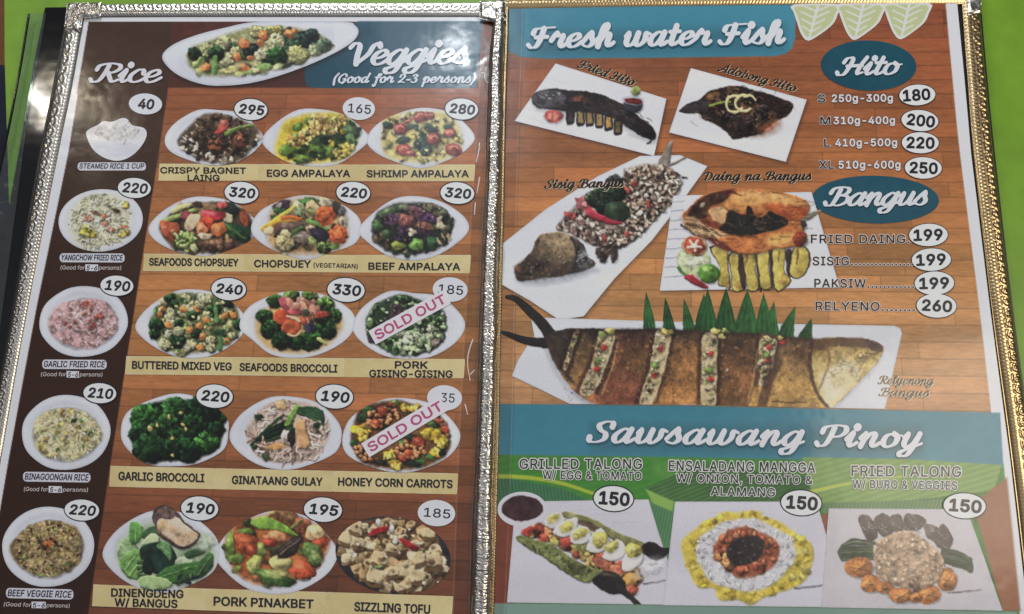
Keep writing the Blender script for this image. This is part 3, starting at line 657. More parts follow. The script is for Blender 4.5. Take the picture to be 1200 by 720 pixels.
# ---- a pen for the printed food photos, working in an enlarged crop of the page (x0, y0, magnification)
class Pen:
    def __init__(s, cv, x0, y0, m): s.c, s.x0, s.y0, s.m, s.R = cv, x0, y0, m, cv.R
    def P(s, pts, n=4): return smooth_pts([(s.x0 + x / s.m, s.y0 + y / s.m) for x, y in pts], n, True)
    def line(s, pts): return smooth_pts([(s.x0 + x / s.m, s.y0 + y / s.m) for x, y in pts], 5)
    def shape(s, pts, cols, sc=4, rim=.28, sh=.32, gx=0, gy=0, amp=.2, fine=.25, soft=1.2, n=4, op=1.0, stretch=(1, 1), al=False):
        P = s.P(pts, n); c = s.c
        if sh: c.poly(P + (.7, 1.2), (22, 16, 14), 2.4, sh, False)
        c.tex(P, cols, sc, s.R.randint(60), soft, gx, gy, fine, stretch, op, amp, al)
        if rim:
            w = c.win(P[:, 0].min() - 1, P[:, 1].min() - 1, P[:, 0].max() + 1, P[:, 1].max() + 1); sd = c.psdf(P, c.X[w], c.Y[w]); lit = c.psdf(P + (.9, 1.3), c.X[w], c.Y[w])
            k = np.clip((sd + 2.4) / 2.4, 0, 1) * (sd < .4); c.rgb[w] *= (1 - rim * k * np.where(lit > sd, -.45, 1.0))[..., None]
    def b(s, x, y, rx, ry, a, col, **k): s.c.blob(s.x0 + x / s.m, s.y0 + y / s.m, rx / s.m, ry / s.m, a, col, **{**dict(irr=.2, shade=.34, soft=1.2, nzamp=.10, sh=.26), **k})
    def s(s_, pts, w0, w1, col, **k):
        P = s_.line(pts); s_.c.stroke(P + (.6, 1.1), w0 / s_.m, w1 / s_.m, np.asarray(col) * .3, 1.6, .5); s_.c.stroke(P, w0 / s_.m, w1 / s_.m, col, **{**dict(shade=.35), **k})
    def inside(s, poly, n):
        p = np.array(poly, float); out = []
        while len(out) < n:
            q = p.min(0) + s.R.rand(2) * np.ptp(p, axis=0); ins = False
            for k in range(len(p)):
                (ax, ay), (bx, by) = p[k], p[(k + 1) % len(p)]
                if (ay > q[1]) != (by > q[1]) and q[0] < ax + (q[1] - ay) * (bx - ax) / (by - ay): ins = not ins
            if ins: out.append(q)
        return sorted(out, key=lambda q: q[1] + 12 * s.R.randn())
    def fill(s, poly, n, cols, r0, r1, asp=.7, kind='c', w=6, **k):
        for x, y in s.inside(poly, n):
            c = np.array(cols[s.R.randint(len(cols))], float) * (1 + .13 * s.R.randn()); r = r0 + (r1 - r0) * s.R.rand(); a = s.R.rand() * 3.14
            if kind == 'c': s.b(x, y, r, r * (asp + .25 * s.R.rand()), a, c, **{**dict(irr=.3), **k})
            else:
                dx, dy, q = math.cos(a) * r, math.sin(a) * r, s.R.randn() * .4
                s.s([(x - dx, y - dy), (x - dy * q, y + dx * q), (x + dx, y + dy)], w, w * .7, c)
    def head(s, x, y, r, col, stem=True):
        """a broccoli or cauliflower head: a dark lump with a curly lit crown"""
        R, c, m = s.R, np.array(col, float), s.m
        if stem: s.s([(x, y + r * .3), (x + r * .15 * R.randn(), y + r * 1.05)], r * .3, r * .24, np.minimum(c * 1.45 + (30, 32, 14), 215))
        s.b(x, y, r, r * .86, 0, c * (.46 if c.mean() < 110 else .74), irr=.14, shade=.25, sh=.42)
        for _ in range(int(12 + 3.2 * r / m + .05 * (r / m) ** 2)):
            a = R.rand() * 6.28; q = math.sqrt(R.rand()) * r * .93; px, py = x + q * math.cos(a), y + q * .86 * math.sin(a)
            lt = 1.0 if c.mean() < 110 else .42; k = 1.0 - .10 * lt + lt * (-.62 * (py - y) / r - .25 * (px - x) / r + .22 * R.randn()); rr = (.10 + .07 * R.rand()) * r + .75 * m
            s.b(px, py, rr, rr * .8, a, c * min(1.7, max(.4, k)), irr=.32, shade=.3, sh=.2 * lt, soft=1.1)
    def cube(s, x, y, r, a, top, side):
        R = s.R; ca, sa = math.cos(a), math.sin(a); q = lambda u, v: (x + r * (u * ca - v * sa), y + r * (u * sa + v * ca)); j = lambda: .14 * R.randn()
        t = [q(-1 + j(), -.7 + j()), q(.9 + j(), -.8 + j()), q(1 + j(), .6 + j()), q(-.9 + j(), .7 + j())]
        sd = [t[3], t[2], (t[2][0] + .05 * r, t[2][1] + .75 * r), (t[3][0] + .05 * r, t[3][1] + .8 * r)]
        s.shape(sd, [np.array(side) * .7, side], 6, .2, .5, n=2); s.shape(t, [np.array(top) * .78, top, np.minimum(np.array(top) * 1.1, 225)], 5, .25, .3, n=2)
        if R.rand() < .7: s.b(x + r * .3 * R.randn(), y + r * .3 * R.randn(), r * .5, r * .35, a, np.array(side) * 1.05, sh=0, op=.75, soft=2)

def art_bagnet(cv):
    p = Pen(cv, 190, 118, 4.8); O = [(105, 195), (225, 82), (330, 76), (430, 105), (520, 140), (550, 190), (490, 290), (410, 345), (240, 340), (130, 285), (88, 240)]
    p.shape(O, [(60, 44, 36), (96, 78, 62), (130, 112, 92)], 4, 0, .2, soft=4)
    p.fill([(85, 240), (140, 190), (250, 290), (420, 320), (500, 250), (555, 180), (510, 290), (410, 350), (230, 342), (120, 285)], 60, [(206, 196, 180), (186, 174, 156), (60, 46, 40), (160, 146, 124)], 8, 20, .55)
    p.fill([(110, 200), (200, 120), (220, 200), (150, 250)], 26, [(196, 186, 176), (150, 136, 120), (70, 54, 44)], 8, 16, .5)
    D = [(170, 200), (225, 90), (330, 80), (430, 110), (500, 180), (480, 270), (400, 310), (250, 300), (190, 260)]
    p.fill(D, 120, [(62, 46, 38), (44, 32, 28), (92, 70, 54), (110, 88, 70)], 10, 24, .4, 's', 5); p.fill(D, 60, [(50, 36, 32), (84, 62, 48), (130, 108, 86)], 6, 14, .5)
    p.b(305, 248, 44, 40, .4, (140, 78, 52)); p.b(300, 236, 20, 14, .4, (190, 122, 86), sh=0, soft=3); p.b(432, 228, 42, 38, .2, (132, 72, 52)); p.b(426, 216, 18, 14, .4, (184, 116, 84), sh=0, soft=3)
    p.fill(D, 50, [(40, 30, 26), (70, 50, 40)], 8, 18, .4, 's', 4)
    p.shape([(285, 185), (310, 160), (330, 120), (360, 110), (378, 130), (355, 165), (320, 188)], [(140, 36, 38), (180, 66, 60), (204, 110, 96)], 3, .3, gy=-.4); p.b(352, 126, 16, 10, .5, (206, 130, 110), sh=0, soft=3)
    p.s([(362, 188), (420, 158), (512, 136)], 12, 5, (104, 134, 62)); p.s([(375, 170), (430, 148), (490, 138)], 3, 2, (160, 180, 100))
def art_egg(cv):
    p = Pen(cv, 190, 118, 4.8); p.shape([(690, 120), (760, 92), (870, 72), (1020, 82), (1092, 180), (1085, 270), (1000, 335), (850, 352), (740, 350), (650, 328), (638, 235)], [(196, 170, 40), (210, 186, 60), (214, 196, 90)], 2, 0, 0, soft=6)
    G = [(650, 270), (690, 240), (760, 180), (850, 110), (1040, 110), (1095, 170), (1085, 250), (1000, 310), (860, 345), (740, 340), (670, 300)]
    p.fill(G, 60, [(70, 96, 46), (52, 76, 40), (104, 126, 60), (40, 60, 36)], 18, 34, .5); 
    for x, y, rx, ry, a, c in ((700, 278, 44, 34, .2, (96, 124, 50)), (795, 328, 56, 24, .1, (104, 128, 52)), (870, 268, 46, 24, .5, (84, 112, 48)), (945, 285, 40, 30, .9, (110, 134, 60)), (890, 215, 60, 28, -.3, (58, 84, 52)), (960, 185, 56, 34, .4, (66, 92, 60)), (1060, 165, 40, 34, .2, (84, 108, 70)), (1062, 225, 36, 34, .6, (92, 116, 70)), (765, 150, 30, 22, -.4, (88, 124, 50)), (835, 112, 36, 16, -.4, (96, 132, 54)), (1000, 250, 34, 18, .3, (50, 74, 44))):
        p.b(x, y, rx, ry, a, c, shade=.45); p.b(x - 4, y - 5, rx * .5, ry * .4, a, np.array(c) * 1.4, sh=0, soft=3, op=.7)
    p.fill(G, 46, [(34, 50, 32), (150, 160, 90), (60, 82, 44)], 5, 12, .5)
    T = [(840, 92), (1020, 92), (1050, 120), (960, 190), (850, 205), (810, 255), (700, 252), (690, 215), (765, 188), (825, 150)]
    p.fill(T, 120, [(206, 174, 106), (194, 156, 84), (214, 190, 130), (176, 134, 72)], 8, 17, .7, sh=.12); p.fill(T, 26, [(120, 84, 44), (90, 100, 50)], 4, 8)
    p.fill([(960, 290), (1010, 250), (1080, 240), (1060, 300), (990, 330)], 26, [(210, 186, 86), (196, 170, 70), (216, 204, 130)], 9, 18)
def art_shrimp(cv):
    p = Pen(cv, 415, 118, 7.83); O = [(258, 240), (300, 140), (450, 115), (700, 100), (880, 130), (960, 240), (995, 400), (930, 500), (740, 560), (420, 552), (270, 470)]
    p.shape(O, [(190, 170, 90), (206, 190, 124), (196, 182, 130)], 2.5, 0, 0, soft=6)
    p.fill(O, 130, [(200, 184, 126), (186, 164, 96), (214, 204, 164), (150, 140, 90), (110, 116, 70)], 14, 34, .5, sh=.2); p.fill(O, 46, [(50, 62, 44), (70, 80, 56), (90, 60, 56)], 8, 18, .5)
    for x, y, rx, ry, a in ((630, 380, 80, 70, .2), (450, 365, 55, 34, -.4), (308, 230, 44, 36, .2), (540, 238, 56, 26, .1), (660, 450, 60, 50, .5), (700, 260, 60, 34, .7), (860, 250, 40, 26, .5)): p.b(x, y, rx, ry, a, (52, 70, 60)); p.b(x - 8, y - 10, rx * .5, ry * .4, a, (92, 116, 90), sh=0, soft=3, op=.6)
    p.fill([(560, 250), (720, 240), (760, 480), (580, 500)], 24, [(206, 196, 150), (80, 100, 80), (40, 56, 50)], 8, 20, .5)
    for x, y, rx, ry, a in ((425, 262, 62, 54, .4), (606, 150, 66, 48, -.2), (458, 450, 66, 58, .3), (520, 488, 50, 26, .2), (735, 352, 66, 56, .5), (880, 302, 52, 44, .3), (912, 452, 76, 58, .5), (690, 140, 50, 34, .3), (490, 190, 46, 18, -.6)):
        p.b(x, y, rx, ry, a, (150, 62, 64), irr=.1); p.b(x - 4, y - 6, rx * .72, ry * .66, a, (190, 104, 86), irr=.12, sh=0, soft=2); p.b(x + 2, y + 2, rx * .42, ry * .34, a, (160, 66, 62), irr=.3, sh=0, soft=2); p.s([(x - rx * .5, y), (x, y - ry * .45), (x + rx * .5, y - ry * .1)], 4, 3, (216, 160, 130))
def art_seafood(cv):
    p = Pen(cv, 170, 220, 4.615); O = [(80, 205), (120, 160), (200, 100), (400, 78), (520, 110), (575, 170), (580, 235), (500, 325), (330, 352), (190, 345), (110, 285)]
    p.shape(O, [(52, 42, 34), (84, 66, 46), (60, 62, 40)], 4, 0, .2, soft=4); p.fill(O, 50, [(66, 84, 44), (110, 84, 56), (44, 50, 34), (150, 120, 84)], 14, 28, .5)
    p.s([(92, 190), (160, 160), (300, 108)], 16, 9, (150, 164, 92)); p.s([(150, 130), (200, 105), (260, 92)], 14, 8, (190, 184, 128)); p.b(330, 105, 70, 24, .1, (150, 116, 84)); p.b(470, 112, 44, 26, .5, (38, 46, 40)); p.b(415, 96, 26, 20, .2, (190, 80, 76)); p.b(285, 92, 30, 14, .2, (70, 50, 44))
    p.b(222, 147, 32, 22, -.3, (160, 72, 80)); p.b(135, 228, 62, 46, .2, (178, 84, 56), irr=.28); p.b(150, 236, 16, 10, 0, (206, 136, 90), sh=0); p.b(110, 215, 18, 12, 0, (200, 112, 76), sh=0)
    p.b(480, 235, 70, 34, .5, (40, 74, 44)); p.b(535, 250, 46, 44, .8, (34, 58, 40)); p.s([(440, 205), (480, 235), (540, 275)], 10, 5, (74, 112, 60)); p.shape([(512, 135), (548, 132), (562, 170), (550, 208), (520, 190)], [(150, 64, 44), (176, 86, 56), (110, 50, 40)]); p.shape([(425, 140), (468, 145), (472, 186), (428, 184)], [(186, 176, 140), (206, 196, 164)], n=2)
    p.b(400, 310, 85, 36, 0, (116, 84, 62)); p.fill([(320, 300), (400, 275), (480, 300), (440, 340), (340, 335)], 16, [(156, 120, 92), (120, 88, 66), (84, 60, 48)], 14, 26)
    p.shape([(212, 205), (240, 150), (290, 145), (300, 175), (265, 225), (225, 232)], [(150, 70, 62), (206, 190, 156), (214, 202, 172)], 3, .25, gy=-.7); p.b(370, 150, 64, 30, .1, (186, 48, 60)); p.b(360, 138, 36, 9, .1, (214, 104, 110), sh=0, soft=3)
    p.b(335, 190, 36, 40, .3, (192, 66, 44)); p.b(305, 222, 30, 36, -.2, (206, 120, 76)); p.b(300, 216, 14, 18, -.2, (220, 164, 124), sh=0, soft=3); p.b(395, 226, 42, 38, .2, (208, 104, 56), irr=.08); p.b(392, 222, 26, 22, .2, (222, 146, 92), sh=0, soft=3, irr=.2); p.b(325, 262, 42, 18, .1, (206, 180, 146)); p.b(310, 256, 14, 8, 0, (220, 204, 180), sh=0)
    p.head(215, 285, 52, (128, 150, 74)); p.fill([(160, 270), (215, 235), (270, 270), (230, 320), (180, 310)], 16, [(160, 180, 100), (180, 196, 130), (120, 144, 70)], 12, 24, .35, 's', 7); p.b(265, 325, 26, 20, .5, (176, 176, 130))
def art_chop(cv):
    p = Pen(cv, 170, 220, 4.615); p.shape([(690, 110), (760, 75), (900, 55), (1040, 80), (1090, 190), (1080, 290), (1010, 345), (850, 362), (720, 345), (660, 260)], [(140, 108, 70), (176, 140, 90), (190, 160, 112)], 2, 0, 0, soft=8)
    O = [(700, 110), (870, 62), (1050, 85), (1085, 200), (1040, 300), (900, 330), (740, 310), (690, 200)]; p.fill(O, 60, [(120, 92, 70), (84, 68, 52), (66, 82, 46), (180, 160, 120), (52, 44, 42)], 16, 30, .55)
    p.b(742, 95, 46, 28, -.3, (74, 56, 66)); p.b(726, 98, 16, 18, 0, (176, 164, 160), sh=0); p.b(740, 126, 42, 16, .2, (58, 96, 50)); p.b(885, 72, 52, 16, .05, (66, 104, 54)); p.b(975, 78, 40, 24, .2, (190, 180, 150)); p.b(830, 112, 34, 40, .2, (186, 192, 148)); p.s([(835, 90), (845, 120), (840, 150)], 7, 5, (130, 156, 90)); p.b(905, 105, 44, 30, .4, (186, 164, 120)); p.b(892, 120, 16, 16, .4, (60, 46, 40)); p.b(920, 140, 44, 24, .5, (130, 130, 84)); p.b(1035, 100, 26, 40, .3, (60, 54, 44)); p.b(1064, 130, 22, 24, 0, (90, 84, 84)); p.b(1072, 188, 22, 34, .2, (170, 160, 136)); p.b(1070, 190, 9, 16, .2, (110, 100, 84), sh=0)
    p.s([(640, 222), (690, 185), (760, 140), (810, 105)], 15, 8, (196, 184, 84)); p.s([(645, 225), (720, 180), (840, 172)], 18, 10, (204, 150, 56)); p.s([(740, 165), (790, 160), (838, 172)], 10, 8, (206, 104, 48)); p.b(668, 232, 30, 20, 0, (196, 180, 140))
    p.b(722, 228, 24, 40, .2, (92, 64, 58)); p.b(805, 205, 64, 24, -.15, (104, 84, 74)); p.b(850, 268, 42, 32, .2, (132, 116, 104)); p.b(842, 262, 20, 14, .2, (166, 150, 136), sh=0, soft=3); p.s([(788, 255), (850, 215)], 10, 8, (74, 104, 52)); p.s([(880, 180), (940, 200), (985, 222)], 12, 9, (104, 134, 66)); p.b(890, 225, 22, 24, 0, (176, 156, 132)); p.b(890, 226, 9, 10, 0, (110, 86, 72), sh=0); p.b(945, 260, 52, 38, .3, (48, 40, 52)); p.b(935, 246, 20, 10, .3, (80, 70, 90), sh=0, soft=3)
    for x, y, r in ((975, 150, 56), (1045, 255, 52)):
        for k in range(7): a = k * .9; p.b(x + r * .55 * math.cos(a), y + r * .55 * math.sin(a), r * .46, r * .42, a, (206, 92, 48), sh=.15)
        p.b(x, y, r * .5, r * .5, 0, (212, 104, 58), sh=0)
    p.head(755, 300, 52, (176, 160, 112)); p.b(760, 245, 24, 18, 0, (206, 190, 146)); p.head(965, 322, 36, (104, 130, 66)); p.b(905, 285, 28, 18, .2, (150, 160, 96)); p.b(1020, 318, 30, 14, -.3, (90, 120, 60))
def art_beef(cv):
    p = Pen(cv, 410, 220, 7.83); O = [(198, 400), (215, 320), (260, 225), (400, 152), (580, 138), (750, 152), (870, 205), (945, 330), (930, 410), (890, 500), (720, 580), (560, 612), (400, 605), (270, 525)]
    p.shape(O, [(34, 30, 34), (54, 50, 44), (40, 44, 40)], 4, .1, .2, soft=4); p.fill(O, 90, [(62, 78, 50), (46, 56, 44), (90, 104, 62), (36, 36, 40), (110, 88, 66)], 24, 48, .5)
    for x, y, rx, ry, a, c in ((340, 222, 95, 36, -.4, (92, 112, 76)), (500, 182, 66, 26, -.1, (116, 130, 88)), (255, 355, 56, 44, .2, (74, 104, 60)), (720, 185, 50, 32, .2, (140, 130, 96)), (850, 240, 40, 44, .5, (96, 96, 72)), (250, 470, 50, 40, .4, (92, 80, 60)), (360, 430, 60, 50, .3, (56, 70, 50)), (440, 532, 54, 52, .3, (142, 152, 66)), (612, 528, 72, 52, .2, (104, 142, 66)), (768, 510, 70, 60, .2, (52, 86, 58)), (880, 380, 40, 40, 0, (110, 104, 80))):
        p.b(x, y, rx, ry, a, c); p.b(x - 8, y - 12, rx * .5, ry * .36, a, np.array(c) * 1.35, sh=0, soft=3, op=.7); p.b(x + 10, y + 14, rx * .4, ry * .2, a, np.array(c) * .55, sh=0, soft=3, op=.7)
    for x, y, rx, ry, a, c in ((400, 295, 84, 52, -.3, (92, 62, 88)), (700, 275, 96, 60, .1, (80, 52, 80)), (600, 215, 80, 46, .2, (112, 70, 80)), (520, 310, 78, 66, .5, (128, 76, 70)), (690, 352, 92, 34, .2, (150, 98, 80)), (520, 400, 90, 40, .2, (70, 46, 66)), (660, 410, 90, 36, .1, (60, 42, 62)), (480, 460, 90, 40, .3, (52, 42, 56))):
        p.b(x, y, rx, ry, a, c, irr=.25); p.fill([(x - rx * .7, y - ry * .5), (x + rx * .7, y - ry * .5), (x + rx * .7, y + ry * .5), (x - rx * .7, y + ry * .5)], 9, [np.array(c) * 1.5, np.array(c) * .5], 8, 18, .35, sh=0)
    for x, y, rx, ry in ((580, 398, 36, 22), (560, 430, 28, 16), (832, 345, 44, 34), (820, 290, 20, 30)): p.b(x, y, rx, ry, .5, (184, 172, 146))
    for k in range(9): x, y = 780 + 130 * p.R.rand(), 410 + 90 * p.R.rand(); p.s([(x, y), (x + 30, y + 40)], 7, 4, (186, 168, 120))
    p.fill(O, 40, [(26, 24, 28), (190, 176, 140), (110, 60, 50)], 6, 13, .5)
def art_butter(cv):
    p = Pen(cv, 155, 330, 4.615); O = [(92, 225), (140, 140), (210, 72), (370, 66), (540, 112), (580, 220), (558, 310), (440, 372), (230, 385), (110, 300)]
    p.shape(O, [(96, 104, 60), (150, 148, 96)], 3, 0, .2, soft=4); cr = [(204, 198, 150), (190, 188, 128), (214, 210, 172), (176, 182, 116)]
    p.fill(O, 60, [(60, 88, 48), (84, 116, 62), (190, 184, 130), (150, 160, 92)], 14, 24, .6)
    for x, y in p.inside(O, 34): p.head(x, y, 20 + 10 * p.R.rand(), cr[p.R.randint(4)], False)
    for x, y, r in ((200, 88, 28), (125, 235, 38), (325, 182, 30), (345, 282, 28), (245, 322, 44), (518, 118, 26), (440, 155, 34), (118, 285, 26), (575, 230, 26), (225, 120, 20), (250, 225, 20)): p.head(x, y, r, (52, 88, 50))
    for x, y in ((165, 148), (275, 150), (345, 146), (362, 240), (366, 356), (500, 185), (512, 322), (380, 300), (195, 235), (310, 262), (150, 175), (545, 180), (400, 210)): p.b(x, y, 21, 17, p.R.rand() * 3, (206, 124, 60), irr=.15); p.b(x - 4, y - 5, 9, 6, 0, (222, 164, 104), sh=0, soft=2)
    for x, y, r in ((175, 340, 32), (290, 90, 26), (370, 120, 28), (430, 320, 28), (245, 270, 30), (425, 360, 24), (400, 100, 26), (540, 290, 22)): p.head(x, y, r, (206, 202, 150), False)
    p.s([(450, 150), (458, 215)], 10, 10, (96, 138, 72)); p.s([(478, 280), (475, 365)], 13, 12, (80, 128, 66)); p.b(470, 275, 40, 16, -.3, (46, 84, 52)); p.fill(O, 26, [(200, 196, 140), (70, 104, 56)], 7, 13)
def art_seabroc(cv):
    p = Pen(cv, 155, 330, 4.615); p.shape([(668, 240), (700, 160), (900, 90), (1110, 170), (1132, 255), (1050, 350), (930, 385), (780, 378), (690, 320)], [(176, 138, 80), (196, 162, 100), (204, 176, 120)], 2, 0, 0, soft=7)
    for x, y, r, c in ((860, 82, 42, (110, 138, 62)), (960, 80, 40, (104, 134, 58)), (770, 108, 40, (58, 96, 42)), (1045, 122, 44, (96, 130, 56)), (1082, 190, 48, (60, 96, 42)), (716, 190, 44, (44, 82, 38)), (1040, 262, 62, (40, 76, 36)), (1020, 190, 40, (70, 104, 52)), (748, 258, 56, (42, 78, 36)), (962, 318, 62, (46, 86, 38)), (885, 328, 46, (44, 80, 38)), (808, 320, 52, (34, 66, 34))): p.head(x, y, r, c, False)
    p.shape([(790, 100), (820, 85), (855, 125), (838, 160), (805, 135)], [(170, 62, 76), (196, 96, 100)], n=2)
    p.fill([(850, 110), (990, 110), (1000, 160), (860, 190)], 20, [(214, 160, 134), (196, 120, 104), (206, 140, 116)], 20, 34, .5); p.b(1022, 182, 44, 20, -.1, (176, 70, 50)); p.b(940, 205, 28, 46, -.4, (180, 84, 60)); p.s([(925, 185), (945, 200), (955, 240)], 5, 4, (216, 150, 120)); p.b(935, 170, 26, 18, .2, (64, 74, 54)); p.b(958, 252, 32, 24, .3, (60, 62, 84)); p.b(970, 225, 14, 20, 0, (40, 44, 60))
    p.shape([(765, 190), (795, 150), (845, 165), (850, 215), (820, 240), (780, 220)], [(176, 66, 40), (206, 96, 58)], 4, n=2); p.shape([(805, 250), (840, 205), (900, 205), (912, 250), (880, 285), (830, 280)], [(190, 78, 44), (212, 108, 66)], 4, n=2); p.b(880, 165, 40, 16, .2, (176, 76, 80)); p.s([(840, 190), (880, 200), (905, 215)], 7, 6, (216, 176, 150)); p.s([(842, 285), (880, 295), (915, 265)], 7, 5, (216, 170, 136)); p.s([(1010, 310), (1045, 335)], 10, 6, (176, 184, 110))
def art_gising(cv):
    p = Pen(cv, 400, 330, 7.2); O = [(210, 340), (240, 260), (300, 190), (500, 110), (640, 150), (830, 220), (880, 330), (850, 500), (720, 592), (500, 622), (350, 565), (230, 480)]
    p.shape(O, [(40, 54, 40), (58, 78, 52), (46, 44, 44)], 4, 0, .2, soft=4); g = [(104, 136, 78), (136, 164, 108), (76, 106, 62), (166, 188, 140), (52, 80, 50)]
    p.fill(O, 150, g, 15, 29, .7, sh=.4, irr=.18); p.fill([(480, 440), (700, 380), (860, 420), (720, 590), (500, 620)], 70, [(190, 200, 164), (204, 210, 184), (150, 176, 122), (176, 190, 146)], 16, 32, .6, sh=.35); p.fill([(420, 230), (540, 190), (520, 280), (420, 320)], 16, [(74, 50, 66), (96, 70, 78)], 16, 28); p.fill(O, 60, [(30, 40, 32), (208, 214, 196), (58, 44, 46)], 6, 13, .6); p.head(525, 150, 40, (88, 120, 76), False); p.b(250, 490, 34, 24, .8, (60, 44, 60)); p.b(790, 510, 44, 26, -.6, (150, 130, 120))
def art_broc(cv):
    p = Pen(cv, 130, 455, 4.44); p.shape([(110, 200), (180, 100), (330, 60), (560, 100), (580, 240), (540, 330), (380, 375), (180, 370), (110, 290)], [(20, 36, 20), (28, 48, 26)], 3, 0, .3, soft=4)
    for x, y, r, c in ((560, 145, 46, (56, 104, 46)), (470, 130, 96, (28, 56, 30)), (330, 112, 70, (48, 90, 42)), (185, 155, 82, (54, 104, 44)), (545, 215, 44, (34, 66, 34)), (430, 200, 70, (30, 60, 30)), (150, 240, 56, (36, 72, 34)), (290, 200, 78, (44, 82, 38)), (210, 310, 92, (36, 70, 34)), (370, 265, 74, (34, 68, 32)), (400, 325, 72, (30, 62, 30)), (500, 282, 62, (60, 112, 46)), (300, 320, 60, (28, 54, 28))): p.head(x, y, r, c, False)
    for x, y in ((205, 215), (365, 128), (378, 190), (320, 262), (320, 350), (200, 205), (390, 212), (240, 195), (300, 150)): p.b(x, y, 12, 8, p.R.rand() * 3, (196, 172, 104), irr=.3)
def art_gina(cv):
    p = Pen(cv, 130, 455, 4.44); O = [(705, 230), (740, 150), (850, 70), (1060, 90), (1135, 200), (1120, 280), (1050, 370), (880, 390), (760, 350)]
    p.shape(O, [(150, 120, 106), (190, 164, 148), (204, 184, 168)], 3, 0, 0, soft=5); p.fill(O, 130, [(206, 184, 170), (186, 158, 144), (160, 128, 116), (214, 200, 188)], 12, 28, .3, 's', 5)
    for k in range(24): a = p.R.randn() * 16; b = p.R.randn() * 20; p.s([(728 + abs(a), 296 + a), (820, 236 + b * .7), (922 + a, 192 + b)], 8, 6, ((34, 56, 34), (48, 76, 40), (26, 42, 30))[k % 3])
    for k in range(14): a = k * 5 - 30; p.s([(960, 112 + a * .3), (1040, 124 + a * .8), (1100, 150 + a)], 7, 6, ((38, 66, 42), (56, 92, 56), (28, 46, 34))[k % 3])
    p.fill([(1060, 160), (1120, 200), (1110, 260), (1070, 230)], 10, [(36, 58, 38), (190, 170, 150)], 12, 22, .4); p.b(770, 150, 26, 16, .2, (44, 68, 44)); p.fill([(730, 300), (800, 270), (900, 320), (1040, 340), (900, 385), (770, 350)], 60, [(214, 196, 184), (196, 170, 156), (120, 88, 76), (180, 146, 130)], 12, 24, .3, 's', 5)
    p.shape([(925, 195), (905, 190), (930, 130), (968, 86), (980, 100), (950, 160)], [(96, 142, 52), (136, 180, 78), (160, 196, 110)], 3, .3, gx=-.4); p.b(888, 88, 34, 24, .1, (206, 164, 116)); p.b(885, 80, 20, 9, .1, (222, 190, 150), sh=0, soft=3)
    p.shape([(960, 178), (1012, 166), (1020, 230), (1040, 300), (975, 312)], [(170, 118, 76), (204, 156, 108), (216, 176, 132)], 3, .35, gx=-.3, n=2); p.b(860, 302, 52, 18, -.1, (196, 144, 88)); p.b(806, 360, 16, 20, 0, (50, 76, 46)); p.b(905, 250, 22, 34, .2, (206, 194, 186)); p.b(940, 260, 20, 40, .1, (40, 34, 30))
def art_corn(cv):
    p = Pen(cv, 390, 455, 6.857); O = [(150, 350), (180, 260), (240, 150), (480, 100), (660, 130), (870, 230), (945, 430), (880, 560), (700, 640), (480, 650), (250, 602), (160, 480)]
    p.shape(O, [(60, 40, 28), (120, 80, 44), (90, 60, 36)], 4, 0, .2, soft=4)
    for x, y, rx, ry in ((230, 335, 72, 48), (600, 160, 70, 26), (450, 535, 44, 28), (800, 375, 90, 56), (500, 612, 50, 36), (830, 520, 40, 34), (250, 390, 40, 26), (880, 440, 44, 44)): p.b(x, y, rx, ry, .2, (206, 168, 50)); p.fill([(x - rx, y - ry), (x + rx, y - ry), (x + rx, y + ry), (x - rx, y + ry)], 8, [(216, 186, 60), (206, 150, 60), (220, 196, 96)], 16, 28)
    for x, y, rx, ry, c in ((280, 170, 50, 30, (54, 92, 46)), (238, 235, 28, 46, (40, 72, 40)), (170, 440, 34, 26, (52, 84, 44)), (570, 460, 48, 36, (96, 134, 70)), (680, 560, 66, 34, (74, 118, 54)), (770, 545, 54, 20, (84, 134, 62)), (630, 602, 76, 30, (32, 44, 30)), (620, 395, 66, 26, (44, 60, 40)), (500, 120, 40, 22, (110, 140, 70)), (800, 290, 50, 24, (66, 100, 50)), (390, 600, 50, 24, (40, 36, 28)), (400, 300, 60, 26, (50, 66, 40)), (880, 520, 26, 30, (30, 34, 28))): p.b(x, y, rx, ry, p.R.rand(), c); p.b(x - 8, y - 8, rx * .4, ry * .3, 0, np.array(c) * 1.5, sh=0, soft=3)
    K = [[(270, 200), (480, 120), (560, 230), (360, 330), (280, 300)], [(160, 470), (240, 440), (320, 580), (270, 610)], [(480, 480), (700, 380), (760, 520), (560, 590)], [(820, 250), (900, 260), (940, 400), (880, 340)]]
    for q, n in zip(K, (50, 24, 48, 16)):
        for x, y in p.inside(q, n): p.b(x, y, 17, 15, 0, (204, 122, 72), irr=.08, sh=.5); p.b(x - 3, y - 5, 7, 5, 0, (226, 180, 134), sh=0, soft=2)
    for x, y, rx, ry in ((395, 182, 44, 32), (352, 280, 38, 28), (680, 430, 56, 34), (560, 562, 34, 26), (902, 330, 32, 28), (470, 130, 24, 18), (610, 520, 34, 26), (850, 270, 26, 20)): p.b(x, y, rx, ry, .3, (184, 70, 44)); p.b(x - 6, y - 7, rx * .4, ry * .3, .3, (212, 116, 84), sh=0, soft=3)
